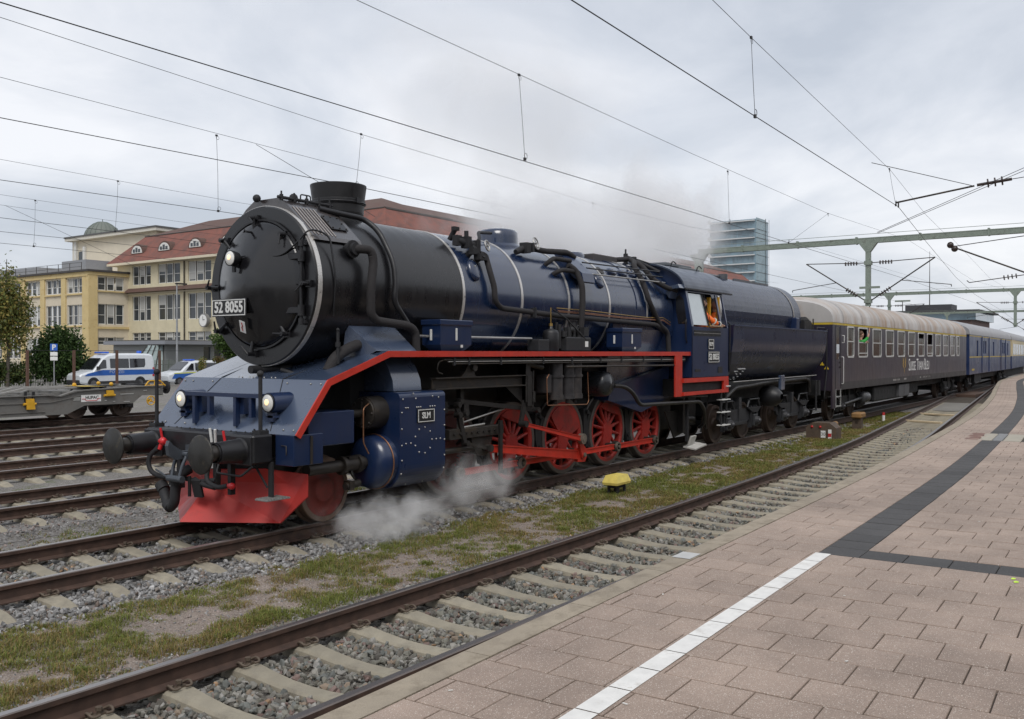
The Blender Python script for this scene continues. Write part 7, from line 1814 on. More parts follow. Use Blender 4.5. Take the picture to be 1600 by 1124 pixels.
b = MB(); b.box(3.9, 7.2, -1.35, 1.35, .80, .95); b.box(7.1, 7.3, -1.4, 1.4, .72, 1.03); b.box(-16, 3.8, -1.35, 1.35, .25, .32)
for x in (1.0, 2.2, 3.2): b.box(x, x + .15, -1.4, 1.4, .75, .90)
b.obj("wagon_deck", WGR, WG)
b = MB()
for y in (-.9, -.2, .5): b.prism([(1.4, .86), (2.6, 1.10), (5.0, 1.10), (6.0, 1.04), (6.0, 1.0), (4.9, 1.04), (2.6, 1.04), (1.6, .86)], 'y', y, y + .10)
b.each("saddle_rail", M("pale_saddle", (.30, .29, .27), .6, var=.2), WG)
b = MB(); b.add([(4.35, -1.25, 1.112), (5.2, -1.25, 1.09), (5.2, -.1, 1.09), (4.35, -.1, 1.112)], [(0, 1, 2, 3)]); b.obj("yellow_plate", YELLOW, WG)
for x, z in ((2.5, .66), (5.2, .84)):
    b = MB(); b.prism([(x - .12, z + .12), (x + .12, z + .12), (x + .16, z - .22 if x < 3 else z - .05), (x - .10, z - .22 if x < 3 else z - .05)], 'y', -1.52, -1.46); b.cyl((x - .2, -1.48, z - .05), (x + .2, -1.48, z - .05), .04, n=8); b.obj("locking_flap", WYE, WG)
b = MB(); b.box(2.35, 2.42, -1.47, -1.40, .70, 1.0); b.box(2.60, 2.67, -1.47, -1.40, .70, 1.0); b.each("flap_bracket", DARK, WG)
b = MB(); b.torus((6.75, -1.50, .55), (0, 1, 0), .155, .02, 24, 6); b.tube([(6.75, -1.5, .55), (6.75, -1.5, .71)], .02, 5); b.tube([(6.75, -1.5, .55), (6.61, -1.5, .47)], .02, 5); b.tube([(6.75, -1.5, .55), (6.89, -1.5, .47)], .02, 5); b.cyl((6.75, -1.5, .55), (6.75, -1.3, .55), .05, n=8); b.obj("handbrake_wheel", WYE, WG)
b = MB(); b.tube(fillet([(6.65, -1.30, 1.05), (6.80, -1.30, 1.24), (7.25, -1.30, 1.24), (7.45, -1.30, 1.05)], .06, 3), .025, 6); b.tube([(7.02, -1.3, 1.05), (7.02, -1.3, 1.24)], .02, 5); b.tube([(6.65, -1.3, 1.08), (7.45, -1.3, 1.08)], .02, 5); b.obj("shunter_grip", WYE, WG)
for x, y in ((4.45, -.6), (5.55, -1.0), (5.85, .3)):
    b = MB(); b.sphere((x, y, 1.15), .07, 10, 6); b.obj("twist_lock", WYE, WG)
b = MB(); b.box(4.22, 4.92, -1.43, -1.423, .60, .83); lo = b.obj("logo_plate", WHITE, WG)
text_obj("lettering", "HUPAC", PLB, lo, .145, facing((4.60, -1.434, .735), (1, 0, 0), (0, 0, 1)), .001, sx=.98, bold=.003)
b = MB(); y = -1.436; RDL = M("logo_red", (.55, .03, .05), .6)
for p, q in (((4.24, .70), (4.34, .70)), ((4.34, .70), (4.40, .635)), ((4.40, .635), (4.76, .635)), ((4.76, .635), (4.82, .70)), ((4.82, .70), (4.90, .70))): b.tube([(p[0], y, p[1]), (q[0], y, q[1])], .010, 4)
b.obj("logo_line", RDL, lo)
b = MB()
for x, z, w in [(3.95, .74, .25), (3.98, .70, .20), (3.95, .66, .22), (5.62, .80, .5), (5.75, .535, .22), (5.05, .60, .08), (5.35, .56, .08), (6.5, .90, .14), (.4, .74, .4), (7.05, .93, .10)]: b.box(x, x + w, -1.437, -1.424, z, z + .025)
b.obj("stencil_marks", M("faded_white_mark", (.40, .40, .38), .7), WG, kind="stuff")
for x in (4.45, ):
    Bg = bogie(WG, 5.25, wb=1.7, r=.38, mat=CBOG)
b = MB()
for s in (-1, 1): b.cyl((7.3, s * .875, .98), (7.75, s * .875, .98), .11, n=12); b.cyl((7.75, s * .875, .98), (7.80, s * .875, .98), .24, n=18)
b.box(7.3, 7.6, -.15, .15, .85, 1.1); b.each("wagon_buffer", BLK_M, WG)

# ================================================================== buildings
YEL = M("ochre_plaster", (.60, .47, .235), .85, var=.08, scale=1.2, wear=(.50, .34, .13), wear_amt=.3)
CREAM = M("cream_plaster", (.62, .55, .43), .85, var=.08, scale=1.2)
PALE = M("pale_yellow_plaster", (.61, .55, .39), .85, var=.10, scale=1.0, wear=(.55, .48, .32), wear_amt=.3)
WHT = M("off_white_plaster", (.60, .55, .45), .85, var=.07, scale=.6)
SURR = M("window_surround_cream", (.62, .56, .43), .8, var=.06)
WFR = M("white_window_frame", (.66, .66, .63), .6, var=.05)
PANE = M("dark_window_pane", (.045, .052, .058), .12, var=.3, scale=.35, spec=.6)
BLIND = M("pale_roller_blind", (.40, .40, .38), .7, var=.08, scale=8, stretch=(1, 1, 6))
TILE = M("red_roof_tiles", (.20, .075, .055), .8, var=.18, scale=2.2, bump=.4, bscale=14, wear=(.115, .06, .05), wear_amt=.6, wear_scale=.9)
TILED = M("brown_weathered_tiles", (.105, .058, .046), .85, var=.2, scale=2.0, bump=.4, bscale=14, wear=(.11, .075, .06), wear_amt=.5, wear_scale=.5)
def window_set(parent, org, U, N, x0, x1, z0, z1, n, depth=.18, seed=0):
    """a group of n window lights in one opening, each with frame and pane or blind"""
    U, N = Vector(U).normalized(), Vector(N).normalized(); org = Vector(org); rg = random.Random(seed)
    w = (x1 - x0) / n
    for k in range(n):
        a, c = x0 + k * w + (.10 if k else .02), x0 + (k + 1) * w - (.10 if k < n - 1 else .02)
        Wn = empty("window"); Wn.parent = parent
        def P(x, z, d): return org - parent.location + U * x + Vector((0, 0, z)) - N * d
        b = MB(); t = .07
        def bar(xa, xb, za, zb):
            V = [P(x, z, d) for d in (depth - .06, depth) for x in (xa, xb) for z in (za, zb)]
            b.add(V, [(0, 1, 3, 2), (4, 6, 7, 5), (0, 4, 5, 1), (2, 3, 7, 6), (0, 2, 6, 4), (1, 5, 7, 3)])
        bar(a, c, z0, z0 + t); bar(a, c, z1 - t, z1); bar(a, a + t, z0 + t, z1 - t); bar(c - t, c, z0 + t, z1 - t); bar(a + t, c - t, z0 + (z1 - z0) * .45, z0 + (z1 - z0) * .45 + .05)
        b.obj("window_frame", WFR, Wn)
        b = MB(); b.add([P(a + t, z0 + t, depth), P(c - t, z0 + t, depth), P(c - t, z1 - t, depth), P(a + t, z1 - t, depth)], [(0, 1, 2, 3), (3, 2, 1, 0)][:1]); b.obj("pane", PANE, Wn)
        if rg.random() < .36:
            zb = z0 + (z1 - z0) * rg.choice([.1, .35, .5, .6]); b = MB(); b.add([P(a + t, zb, depth - .02), P(c - t, zb, depth - .02), P(c - t, z1 - t, depth - .02), P(a + t, z1 - t, depth - .02)], [(0, 1, 2, 3)]); b.obj("blind", BLIND, Wn)
def bays_mesh(b, parent, org, U, N, bays, rows, wid, z1, depth=.18, n=3, seed=0):
    ops = [(x0, x1, a, c) for x0, x1 in bays for a, c in rows]
    o = Vector(org) - parent.location
    wall_open(b, o, U, N, wid, -.3, z1, ops, depth + .05)
    k = 0
    for x0, x1 in bays:
        for a, c in rows:
            window_set(parent, org, U, N, x0, x1, a, c, n, depth, seed + k); k += 1
def slabx(b, parent, p, q):   # box between two world corners, in parent space
    p, q = Vector(p) - parent.location, Vector(q) - parent.location
    b.box(min(p.x, q.x), max(p.x, q.x), min(p.y, q.y), max(p.y, q.y), min(p.z, q.z), max(p.z, q.z))
# ---- yellow office block: west face x = 46.75 seen at a slant, south face y = 85.36
YB_ = empty("yellow_building", (46.75, 85.36, -.3), label="ochre yellow flat-roofed office building at the far left", cat="building")
ybays = [(86.67, 89.73), (90.94, 94.2), (95.42, 98.6), (99.8, 103.0), (104.2, 107.4), (108.6, 111.8)]
b = MB(); bays_mesh(b, YB_, (46.75, 114.36, 0), (0, -1, 0), (-1, 0, 0), [(114.36 - c, 114.36 - a) for a, c in ybays], [(1.6, 3.9), (5.32, 7.55), (8.84, 10.45)], 29, 11.2, seed=1)
bays_mesh(b, YB_, (46.75, 85.36, 0), (1, 0, 0), (0, -1, 0), [(1.03, 4.12)], [(3.15, 3.98), (5.4, 7.63), (9.14, 10.59)], 4.7, 11.2, seed=40)
b.add([Vector(p) - YB_.location for p in [(46.75, 85.36, 11.2), (51.45, 85.36, 11.2), (66, 114.36, 11.2), (46.75, 114.36, 11.2)]], [(0, 1, 2, 3)])
b.obj("wall", CREAM, YB_)
b = MB()
for y0, y1 in [(85.34, 86.5)] + [(c + .15, d - .15) for (a, c), (d, e_) in zip(ybays[:-1], ybays[1:])]: slabx(b, YB_, (46.60, y0, -.3), (46.745, y1, 10.8))
slabx(b, YB_, (46.55, 85.345, 10.6), (46.745, 114.3, 11.1)); slabx(b, YB_, (46.56, 85.16, 10.75), (51.4, 85.34, 11.1)); slabx(b, YB_, (46.6, 85.21, -.3), (47.65, 85.345, 10.75)); slabx(b, YB_, (47.66, 85.18, 4.9), (51.4, 85.352, 5.15))
for z in (8.62, 5.1): 
    for a, c in ybays: slabx(b, YB_, (46.57, a - .04, z), (46.74, c + .04, z + .16))
slabx(b, YB_, (47.7, 85.18, 8.95), (51.0, 85.345, 9.1)); b.each("pilaster", YEL, YB_)
b = MB(); slabx(b, YB_, (46.35, 85.0, 11.1), (51.44, 85.5, 11.32)); slabx(b, YB_, (46.35, 85.5, 11.1), (46.9, 114.5, 11.32)); b.obj("roof_edge", M("dark_roof_edge", (.055, .05, .048), .7), YB_)
b = MB()
for k in range(9): slabx(b, YB_, (47.4, 88 + k * 2.4, 11.3), (47.45, 88.05 + k * 2.4, 12.3))
for z in (11.8, 12.25): slabx(b, YB_, (47.41, 88, z), (47.44, 107.2, z + .04))
b.obj("roof_railing", GRIME, YB_)
b = MB(); slabx(b, YB_, (48.2, 88.5, 11.2), (51.4, 93.5, 12.7)); slabx(b, YB_, (48.4, 99, 11.2), (56, 108, 12.4)); b.each("roof_plant_room", M("zinc_grey", (.24, .25, .27), .6, var=.1), YB_)
# ---- white gable house with copper dome behind it
WB = empty("domed_building", (62.1, 96, -.3), label="off-white building with a green copper dome rising behind the yellow one", cat="building")
b = MB(); slabx(b, WB, (62.1, 96, -.3), (82, 116, 17.9)); b.obj("wall", WHT, WB)
b = MB(); slabx(b, WB, (61.3, 95, 17.9), (83, 116.6, 18.3)); b.obj("cornice", M("cornice_white", (.58, .56, .50), .8), WB)
b = MB(); slabx(b, WB, (61.2, 94.9, 18.3), (83.1, 116.7, 18.5)); b.obj("flat_roof", M("grey_roof_sheet", (.10, .10, .10), .7), WB)
b = MB(); slabx(b, WB, (62.02, 113.2, 12.4), (62.2, 114.3, 16.4)); b.obj("tall_window", PANE, WB)
b = MB(); slabx(b, WB, (61.8, 114.6, 11), (62.3, 115.2, 17.9)); slabx(b, WB, (61.8, 112.4, 11), (62.3, 112.9, 17.0)); b.each("corner_column", M("column_white", (.60, .60, .58), .7), WB)
b = MB(); c = Vector((64.6, 112.6, 18.4)) - WB.location; b.slathe([(0, 2.45), (.4, 2.4), (.9, 2.22), (1.5, 1.8), (2.0, 1.2), (2.3, .6), (2.4, .05)], c, (0, 0, 1), 40); DM = b.obj("dome", M("copper_green_dome", (.15, .165, .145), .6, var=.2, scale=3, stretch=(3, 3, .6)), WB)
b = MB()
for k in range(20):
    a = 2 * math.pi * k / 20; b.tube([c + Vector((r * math.cos(a), r * math.sin(a), z)) for z, r in [(0, 2.47), (.4, 2.42), (.9, 2.24), (1.5, 1.82), (2.0, 1.22), (2.3, .62)]], .03, 4)
b.cyl(c + Vector((0, 0, 2.35)), c + Vector((0, 0, 2.7)), .05, n=6); b.obj("dome_ribs", M("dome_rib", (.11, .14, .12), .6), DM)
# ---- long red-roofed office building: west wing and south wing
RBD = empty("red_roofed_building", (51.4, 60, -.3), label="long pale yellow office building with red tiled mansard roof behind the locomotive", cat="building")
rb = [(70.55 + 5.35 * k * -1 + 0, 74.45 - 5.35 * k) for k in range(-2, 3)]
rb = [(a, c) for a, c in rb] ; rb = [(81.1, 84.6), (75.8, 79.8), (70.55, 74.45), (65.2, 69.1), (59.85, 63.75), (54.5, 58.4), (49.1, 53.0)]
b = MB(); bays_mesh(b, RBD, (51.4, 87.5, 0), (0, -1, 0), (-1, 0, 0), [(87.5 - c, 87.5 - a) for a, c in rb], [(.9, 1.9), (3.55, 4.5), (5.82, 8.55), (9.8, 11.9)], 41.5, 12.3, seed=60)
bays_mesh(b, RBD, (51.4, 46, 0), (1, 0, 0), (0, -1, 0), [(2.5 + k * 5.5, 6.4 + k * 5.5) for k in range(7)], [(5.82, 8.55), (9.8, 11.9)], 91, 12.3, seed=200); wall_open(b, Vector((142.4, 61, 0)) - RBD.location, (0, -1, 0), (1, 0, 0), 15, -.3, 12.3, [], .1)
b.add([Vector(p) - RBD.location for p in [(51.4, 87.5, -.3), (51.4, 87.5, 12.3), (66, 87.5, 12.3), (66, 87.5, -.3)]], [(0, 1, 2, 3)])
b.obj("wall", PALE, RBD)
b = MB(); slabx(b, RBD, (50.5, 45.6, 12.05), (51.38, 88.2, 12.3)); slabx(b, RBD, (51.38, 87.52, 12.05), (66, 88.2, 12.3)); slabx(b, RBD, (50.5, 45.1, 12.05), (143, 45.99, 12.3)); slabx(b, RBD, (51.2, 46, 8.75), (51.395, 87.6, 8.9)); b.obj("eaves", SURR, RBD)
b = MB()
V = [Vector(p) - RBD.location for p in [(50.7, 46, 8.95), (50.7, 87.9, 8.95), (51.39, 87.9, 9.45), (51.39, 46, 9.45)]]; b.add(V, [(3, 2, 1, 0)])
b.obj("string_course_tiles", TILED, RBD)
def mansard(x0, x1, y0, y1, z, ib, zb, ridge_axis, zr, parent):
    e = [(x0, y0), (x1, y0), (x1, y1), (x0, y1)]; k = [(x0 + ib, y0 + ib), (x1 - ib, y0 + ib), (x1 - ib, y1 - ib), (x0 + ib, y1 - ib)]
    b = MB(); o = parent.location
    V = [Vector((p[0], p[1], z)) - o for p in e] + [Vector((p[0], p[1], zb)) - o for p in k]
    b.add(V, [(i, (i + 1) % 4, 4 + (i + 1) % 4, 4 + i) for i in range(4)]); lo = b.obj("roof", TILE, parent)
    b = MB()
    if ridge_axis == 'y':
        xm = (x0 + x1) / 2; r0, r1 = (xm, y0 + ib + 5), (xm, y1 - ib - 5)
        q = [(0, 1, 4), (1, 2, 5, 4), (2, 3, 5), (3, 0, 4, 5)]
    else:
        ym = (y0 + y1) / 2; r0, r1 = (x0 + ib + 5, ym), (x1 - ib - 5, ym); q = [(0, 1, 5, 4), (1, 2, 5), (2, 3, 4, 5), (3, 0, 4)]
    V = [Vector((p[0], p[1], zb)) - o for p in k] + [Vector((r0[0], r0[1], zr)) - o, Vector((r1[0], r1[1], zr)) - o]
    b.add(V, q); b.obj("upper_roof", TILED, lo)
    b = MB()
    for i in range(4): b.tube([Vector((*k[i], zb)) - o, Vector((*k[(i + 1) % 4], zb)) - o], .10, 5)
    b.obj("roof_break_gutter", M("gutter_dark", (.06, .05, .045), .7) if "gutter_dark" not in bpy.data.materials else bpy.data.materials["gutter_dark"], lo)
    return lo
MAN = mansard(50.5, 66.3, 45.2, 88.3, 12.3, 3.0, 15.5, 'y', 17.5, RBD); mansard(50.6, 143, 45.1, 61.6, 12.33, 3.0, 15.4, 'x', 17.3, RBD)
for y in (83.66, 78.6, 73.2, 67.9):
    D = empty("dormer"); D.parent = RBD
    c = Vector((51.75, y, 13.35)) - RBD.location; n = 12
    P = [(c.y + .95 * math.cos(math.pi * i / n), c.z + .85 * math.sin(math.pi * i / n)) for i in range(n + 1)]
    P2 = [(c.y + 1.2 * math.cos(math.pi * i / n), c.z - .05 + 1.08 * math.sin(math.pi * i / n)) for i in range(n + 1)]
    b = MB(); b.prism(P2, 'x', c.x - .35, c.x + 1.6); b.obj("dormer_roof", TILED, D)
    b = MB(); b.prism(P, 'x', c.x - .42, c.x - .34); b.obj("dormer_surround", WFR, D)
    b = MB()
    for k in range(3):
        a0 = c.y - .70 + k * .50; h = [.45, .62, .45][k]; b.add([(c.x - .43, a0, c.z + .08), (c.x - .43, a0 + .40, c.z + .08), (c.x - .43, a0 + .40, c.z + h), (c.x - .43, a0, c.z + h)], [(0, 1, 2, 3), (3, 2, 1, 0)][1:])
    b.obj("pane", PANE, D)
b = MB(); b.cyl(Vector((51.28, 77.9 - 2.95, 0.2)) - RBD.location, Vector((51.28, 77.9 - 2.95, 12.0)) - RBD.location, .07, n=6); b.obj("downpipe", GRIME, RBD)
CK = empty("clock", (51.0, 70.9, 5.6), label="round white wall clock beside the smokebox on the pale yellow building", cat="clock")
b = MB(); b.cyl((0, 0, 0), (-.35, 0, 0), .70, n=28); b.obj("clock_rim", M("clock_rim_grey", (.20, .20, .20), .5), CK)
b = MB(); b.cyl((-.352, 0, 0), (-.36, 0, 0), .60, n=28); b.obj("clock_dial", WHITE, CK)
b = MB(); b.obox((-.37, .0, .2), (.01, .05, .42)); b.obox((-.37, -.14, .06), (.01, .30, .06)); b.obj("clock_hands", PLB, CK)
# ---- grey low annex with glazed awning
AN = empty("grey_annex", (38, 62, -.3), label="low grey flat-roofed annex behind the police vans", cat="building")
b = MB(); wall_open(b, (2.2, 0, .3), (1, 0, 0), (0, -1, 0), 36, -.3, 3.0, [(4.0 + k * 1.15, 4.75 + k * 1.15, .9, 2.8) for k in range(0, 4)] + [(11.6 + k * 1.3, 12.3 + k * 1.3, 1.2, 2.85) for k in range(0, 12)], .15); b.add([(2.2, 0, 0), (2.2, 8, 0), (2.2, 8, 3.3), (2.2, 0, 3.3)], [(3, 2, 1, 0)]); b.obj("wall", M("grey_facade_panel", (.27, .28, .28), .6, var=.08, scale=1), AN)
b = MB()
for k in range(0, 4): b.box(6.2 + k * 1.15, 6.95 + k * 1.15, .14, .16, 1.2, 3.1)
for k in range(12): b.box(13.8 + k * 1.3, 14.5 + k * 1.3, .14, .16, 1.5, 3.15)
b.each("dark_window", PANE, AN)
b = MB(); b.box(1.5, 39, -1.0, 8.5, 3.3, 3.62); b.obj("roof_fascia", M("zinc_fascia", (.25, .26, .285), .5, metal=.2, var=.08), AN)
b = MB(); b.box(1.6, 38.9, -.9, 8.4, 3.62, 3.70); b.obj("roof_deck", M("dark_gravel_roof", (.09, .085, .08), .9), AN)
b = MB(); P = [(-1.4, .3), (2.15, 3.2)]
b.add([(-2.2, -.6, .4), (1.6, -.6, .4), (2.15, .2, 3.2), (.6, .2, 3.2)], [(0, 1, 2, 3), (3, 2, 1, 0)][:1]); b.obj("glazed_awning", M("awning_glass", (.42, .50, .50), .2, var=.08), AN)
b = MB()
for k in range(5): b.tube([(-2.2 + k * .95, -.63, .4), (.6 + k * .39, .17, 3.2)], .05, 4)
b.each("awning_bar", GRIME, AN)
# ---- glass tower far right
ax, ay = 330.8, 116.9
TW = empty("glass_tower", (ax, ay, -.3), label="tall blue glass office tower with white balcony bands", cat="tower")
TG = M("tower_hazed_blue_glass", (.17, .25, .30), .12, var=.35, scale=.18, spec=.7, stretch=(1, 1, .6)); TGL = M("tower_hazed_pale_glass", (.30, .42, .47), .15, var=.2, scale=.25, spec=.7)  # distance haze is put into the glass colours, paler and bluer
b = MB(); b.box(0, 13, 0, 18.5, 0, 53.6); b.obj("tower_core", TG, TW)
b = MB(); b.box(-.1, 9.6, -.25, -.05, 0, 54.0); b.obj("south_glazing", TGL, TW)
fl = 3.27
for k in range(16):
    z = 53.0 - k * fl; b = MB(); b.box(-1.2, 0, .3, 18.9, z - .28, z + .14); b.prism([(17.2, z + .14), (19.2, z + .14), (18.7, z + 1.3), (18.3, z + 1.3)], 'x', -1.2, -1.0); b.obj("balcony_slab", M("white_slab", (.55, .56, .56), .6) if "white_slab" not in bpy.data.materials else bpy.data.materials["white_slab"], TW)
    b = MB(); b.box(-.16, 9.6, -.34, -.24, z - .06, z + .06); b.box(9.6, 13.2, -.4, -.3, z - .04, z + .04); b.obj("floor_band", GRIME, TW)
b = MB()
for k in range(9): b.box(k * 1.2 - .06, k * 1.2, -.33, -.245, 0, 54)
b.box(9.5, 9.62, -.4, -.2, 0, 54.5); b.box(13.1, 13.2, -.4, -.3, 0, 54.5); b.each("mullion", GRIME, TW)
b = MB()
for k in range(16):
    for j in range(8): b.box(-.06, -.01, 1.0 + j * 2.2, 2.7 + j * 2.2, 50.2 - k * fl, 52.5 - k * fl) if (k * 7 + j * 3) % 5 else None
b.each("tower_pane", M("tower_pane", (.17, .23, .27), .15, var=.4, scale=.3), TW)
# ---- far office building right of the coach roof
FBd = empty("distant_office_building", (262, 30, -.3), label="distant dark flat-roofed office block above the coach roof", cat="building")
b = MB(); b.box(0, 30, 2, 22, 0, 11.4); b.obj("wall", M("brown_brick_far", (.13, .085, .075), .85, var=.15, scale=.3), FBd)
b = MB(); b.box(-2, 33, 0, 25, 13.6, 14.1); b.box(6, 14, 8, 20, 14.1, 16.0); b.obj("roof_slab", M("dark_slab", (.05, .05, .055), .7), FBd)
b = MB(); b.box(-.6, 31, 1.0, 23.5, 11.4, 13.6); b.obj("glazed_top_floor", TG, FBd)
for k in range(7): b = MB(); b.box(-.05, -.01, 3 + k * 2.6, 4.9 + k * 2.6, 8.2, 10.4); b.obj("window", PANE, FBd)
b = MB(); b.cyl((8, 14, 16), (8, 14, 31), .14, .05, n=6); b.obj("antenna_mast", GRIME, FBd)
for k, (x, y, h) in enumerate([(150, 30, 13.2), (210, 38, 14)]):
    F = empty("floodlight_mast", (x, y, -.3), label=["nearer thin floodlight mast with crossbar over the coach", "farther thin floodlight mast with crossbar over the coach"][k], cat="mast")
    b = MB(); b.cyl((0, 0, 0), (0, 0, h), .14, .08, n=6); b.obj("pole", GRIME, F); b = MB(); b.box(-.2, .2, -1.6, 1.6, h, h + .35); b.obj("light_bar", GALV, F)
# ---- station building behind the photographer (mirrored in boiler and coach windows)
SB2 = empty("station_building", (-40, -19.5, PZ), label="brown brick station building mirrored in the coach windows", cat="building")
b = MB(); wall_open(b, (0, 0, 0), (1, 0, 0), (0, 1, 0), 220, 0, 3.3, [(3 + k * 5, 4.4 + k * 5, .9, 2.6) for k in range(43)], .3); b.obj("wall", M("station_brick", (.20, .10, .065), .85, var=.2, scale=1.5), SB2)
b = MB(); b.box(0, 220, -.4, -.35, 0, 3.3); b.obj("window_backing", PANE, SB2)
b = MB(); b.box(0, 220, -6, 0, 3.3, 6.2); b.obj("upper_storey", M("station_grey_render", (.30, .29, .26), .85, var=.1), SB2)
b = MB(); b.prism([(.6, 6.2), (.6, 6.4), (-5, 8.2), (-11, 6.4), (-11, 6.2)], 'x', -1, 221); b.obj("roof", TILED, SB2)

# ================================================================== road, fences, vans, signs
b = MB(); b.add([(-60, 52.6, -.325), (300, 52.6, -.325), (300, 61.5, -.325), (-60, 61.5, -.325)], [(0, 1, 2, 3)]); b.obj("service_road", M("grey_asphalt", (.15, .15, .148), .9, var=.12, scale=1.2, bump=.2), kind="structure")
b = MB(); b.box(-60, 300, 52.35, 52.6, -.33, -.20); b.obj("kerb", M("kerb_concrete", (.26, .25, .23), .9), kind="structure")
FEN = empty("picket_fence", (15, 58.6, -.3), label="grey-green steel picket fence behind the police vans", cat="fence")
b = MB()
for k in range(270): b.box(k * .125, k * .125 + .035, -.012, .012, .1, 1.95)
b.obj("pickets", M("fence_green_grey", (.13, .15, .13), .6, var=.15), FEN, kind="stuff")
b = MB(); b.box(0, 33.8, -.03, .03, .35, .40); b.box(0, 33.8, -.03, .03, 1.55, 1.60); b.obj("fence_rail", bpy.data.materials["fence_green_grey"], FEN)
for k in range(12): b = MB(); b.box(k * 2.9, k * 2.9 + .09, -.05, .05, 0, 2.0); b.obj("fence_post", bpy.data.materials["fence_green_grey"], FEN)
b = MB(); b.box(13.2, 14.4, -.06, -.03, .95, 1.35); b.box(8.5, 9.0, -.06, -.03, .5, .9); b.each("fence_notice", WHITE, FEN)
RPO = M("rust_post", (.105, .055, .038), .8, var=.2)
for k, (x, lab) in enumerate([(22.9, "rusty steel post standing nearest the birch"), (26.1, "rusty steel post just ahead of the police van"), (29.3, "rusty steel post in front of the police van"), (32.75, "rusty steel post at the rear of the police van"), (41.0, "rusty steel post beside the smokebox")]):
    b = MB(); b.box(-.075, .075, -.075, .075, 0, 2.75); b.box(-.12, .12, -.12, .12, 0, .05); b.obj("rusty_post", RPO, loc=(x, 51.7, -.32), label=lab, cat="post", group="row of rusty steel posts")
b = MB(); b.tube([(15, 51.7, 2.4), (45, 51.7, 2.4)], .012, 4); b.obj("fence_wire", WIRE, label="thin wire strung along the rusty posts", cat="wire")
SG = empty("parking_sign", (25.35, 52.9, -.33), label="blue parking sign with two white plates on a grey pole", cat="sign")
b = MB(); b.cyl((0, 0, 0), (0, 0, 3.15), .04, n=8); b.obj("pole", M("galv_pole", (.32, .33, .34), .5, metal=.4), SG)
_f = Vector((-.62, -.78, 0)); _r = Vector((.78, -.62, 0))
def plate(w, h, z, mat, name):
    m = facing(_f * .06 + Vector((0, 0, z)), _r, (0, 0, 1)); b = MB(); b.obox((0, 0, 0), (w, h, .02), b=.004); b.xform(m); return b.obj(name, mat, SG)
plate(.46, .50, 2.95, M("sign_blue", (.03, .12, .50), .5), "sign_plate"); text_obj("lettering", "P", WHITE, SG, .50, facing(_f * .073 + Vector((0, 0, 2.95)), _r, (0, 0, 1)), .001, bold=.012)
for z in (2.50, 2.18): pl = plate(.46, .26, z, WHITE, "notice_plate")
SL_ = empty("street_lamp", (37.1, 55.8, -.33), label="tall thin grey lamp post in front of the red-roofed building", cat="lamp post")
b = MB(); b.cyl((0, 0, 0), (0, 0, 8.2), .10, .055, n=8); b.obj("pole", bpy.data.materials["galv_pole"], SL_); b = MB(); b.box(-.1, .9, -.1, .1, 8.15, 8.28); b.obj("lamp_head", GRIME, SL_)

VW = M("van_white", (.62, .65, .68), .35, var=.05, coat=.4); VBL = M("police_blue", (.02, .11, .42), .4, coat=.3); VGL = M("van_tinted_glass", (.012, .013, .016), .08, spec=.8, coat=.3); TYR = M("tyre_rubber", (.018, .018, .019), .85); VBK = M("van_black_plastic", (.03, .03, .032), .7); VYE = M("police_yellow", (.60, .62, .05), .45)
def van(name, loc, prof, L, W_, label, bands, wins, wheels, belt, text):
    """body lofted from a side profile: (x, z_bottom, z_top); sides lean in above the belt line"""
    V_ = empty(name, loc, label=label, cat="van")
    hw = W_ / 2; b = MB(); n = 14; V = []
    def hwz(z): return hw - max(0, z - belt) * .12
    for x, zb, zt in prof:
        r = min(.14, (zt - zb) * .3); nose = 1.0
        if x < .5: nose = .86 + .28 * x
        if x > L - .1: nose = .97
        ring = [(-(hw - .05), zb), (-hw, zb + .12), (-hw, min(belt, zt - r)), (-hwz(zt - r), max(zt - r, belt if zt - r > belt else zt - r)), (-hwz(zt) + r * .7, zt - .02), (-hwz(zt) * .5, zt)]
        ring = ring + [(-y, z) for y, z in reversed(ring)]
        V += [(x, y * nose, z) for y, z in ring]
    m = 12
    b.add(V, [(i * m + k, i * m + (k + 1) % m, (i + 1) * m + (k + 1) % m, (i + 1) * m + k) for i in range(len(prof) - 1) for k in range(m)], False)
    b.add(V[:m], [tuple(range(m))]); b.add(V[-m:], [tuple(reversed(range(m)))])
    b.obj("body", VW, V_)
    def panel(nm, poly, mat, off, parent=V_):
        b = MB(); b.add([(x, -hwz(z) - off, z) for x, z in poly], [tuple(range(len(poly)))]); b.add([(x, hwz(z) + off, z) for x, z in poly], [tuple(reversed(range(len(poly))))]); return b.each(nm, mat, parent)
    for nm, poly, mat, off in bands: panel(nm, poly, mat, off)
    for poly in wins: panel("side_window", poly, VGL, .012)
    for x, r in wheels:
        for s in (-1, 1):
            Wl = empty("wheel"); Wl.parent = V_; b = MB(); b.cyl((x, s * (hw - .24), r), (x, s * (hw + .01), r), r, n=24); b.obj("tyre", TYR, Wl)
            b = MB(); b.cyl((x, s * (hw + .01), r), (x, s * (hw + .02), r), r * .62, n=18); b.obj("rim", M("steel_rim", (.10, .10, .105), .5) if "steel_rim" not in bpy.data.materials else bpy.data.materials["steel_rim"], Wl)
        a = [(x + (r + .09) * math.cos(R(t)), max(.28, r + (r + .09) * math.sin(R(t)))) for t in range(0, 181, 15)]; panel("wheel_arch", a, VBK, .004)
    if text: text_obj("lettering", text, M("letter_silver", (.45, .5, .58), .5), V_, .30, facing((text_x[name], -hw - .02, 1.17), (1, 0, 0), (0, 0, 1)), .001, spacing=1.15)
    return V_
text_x = {"police_van": 2.75, "police_minivan": 2.9}
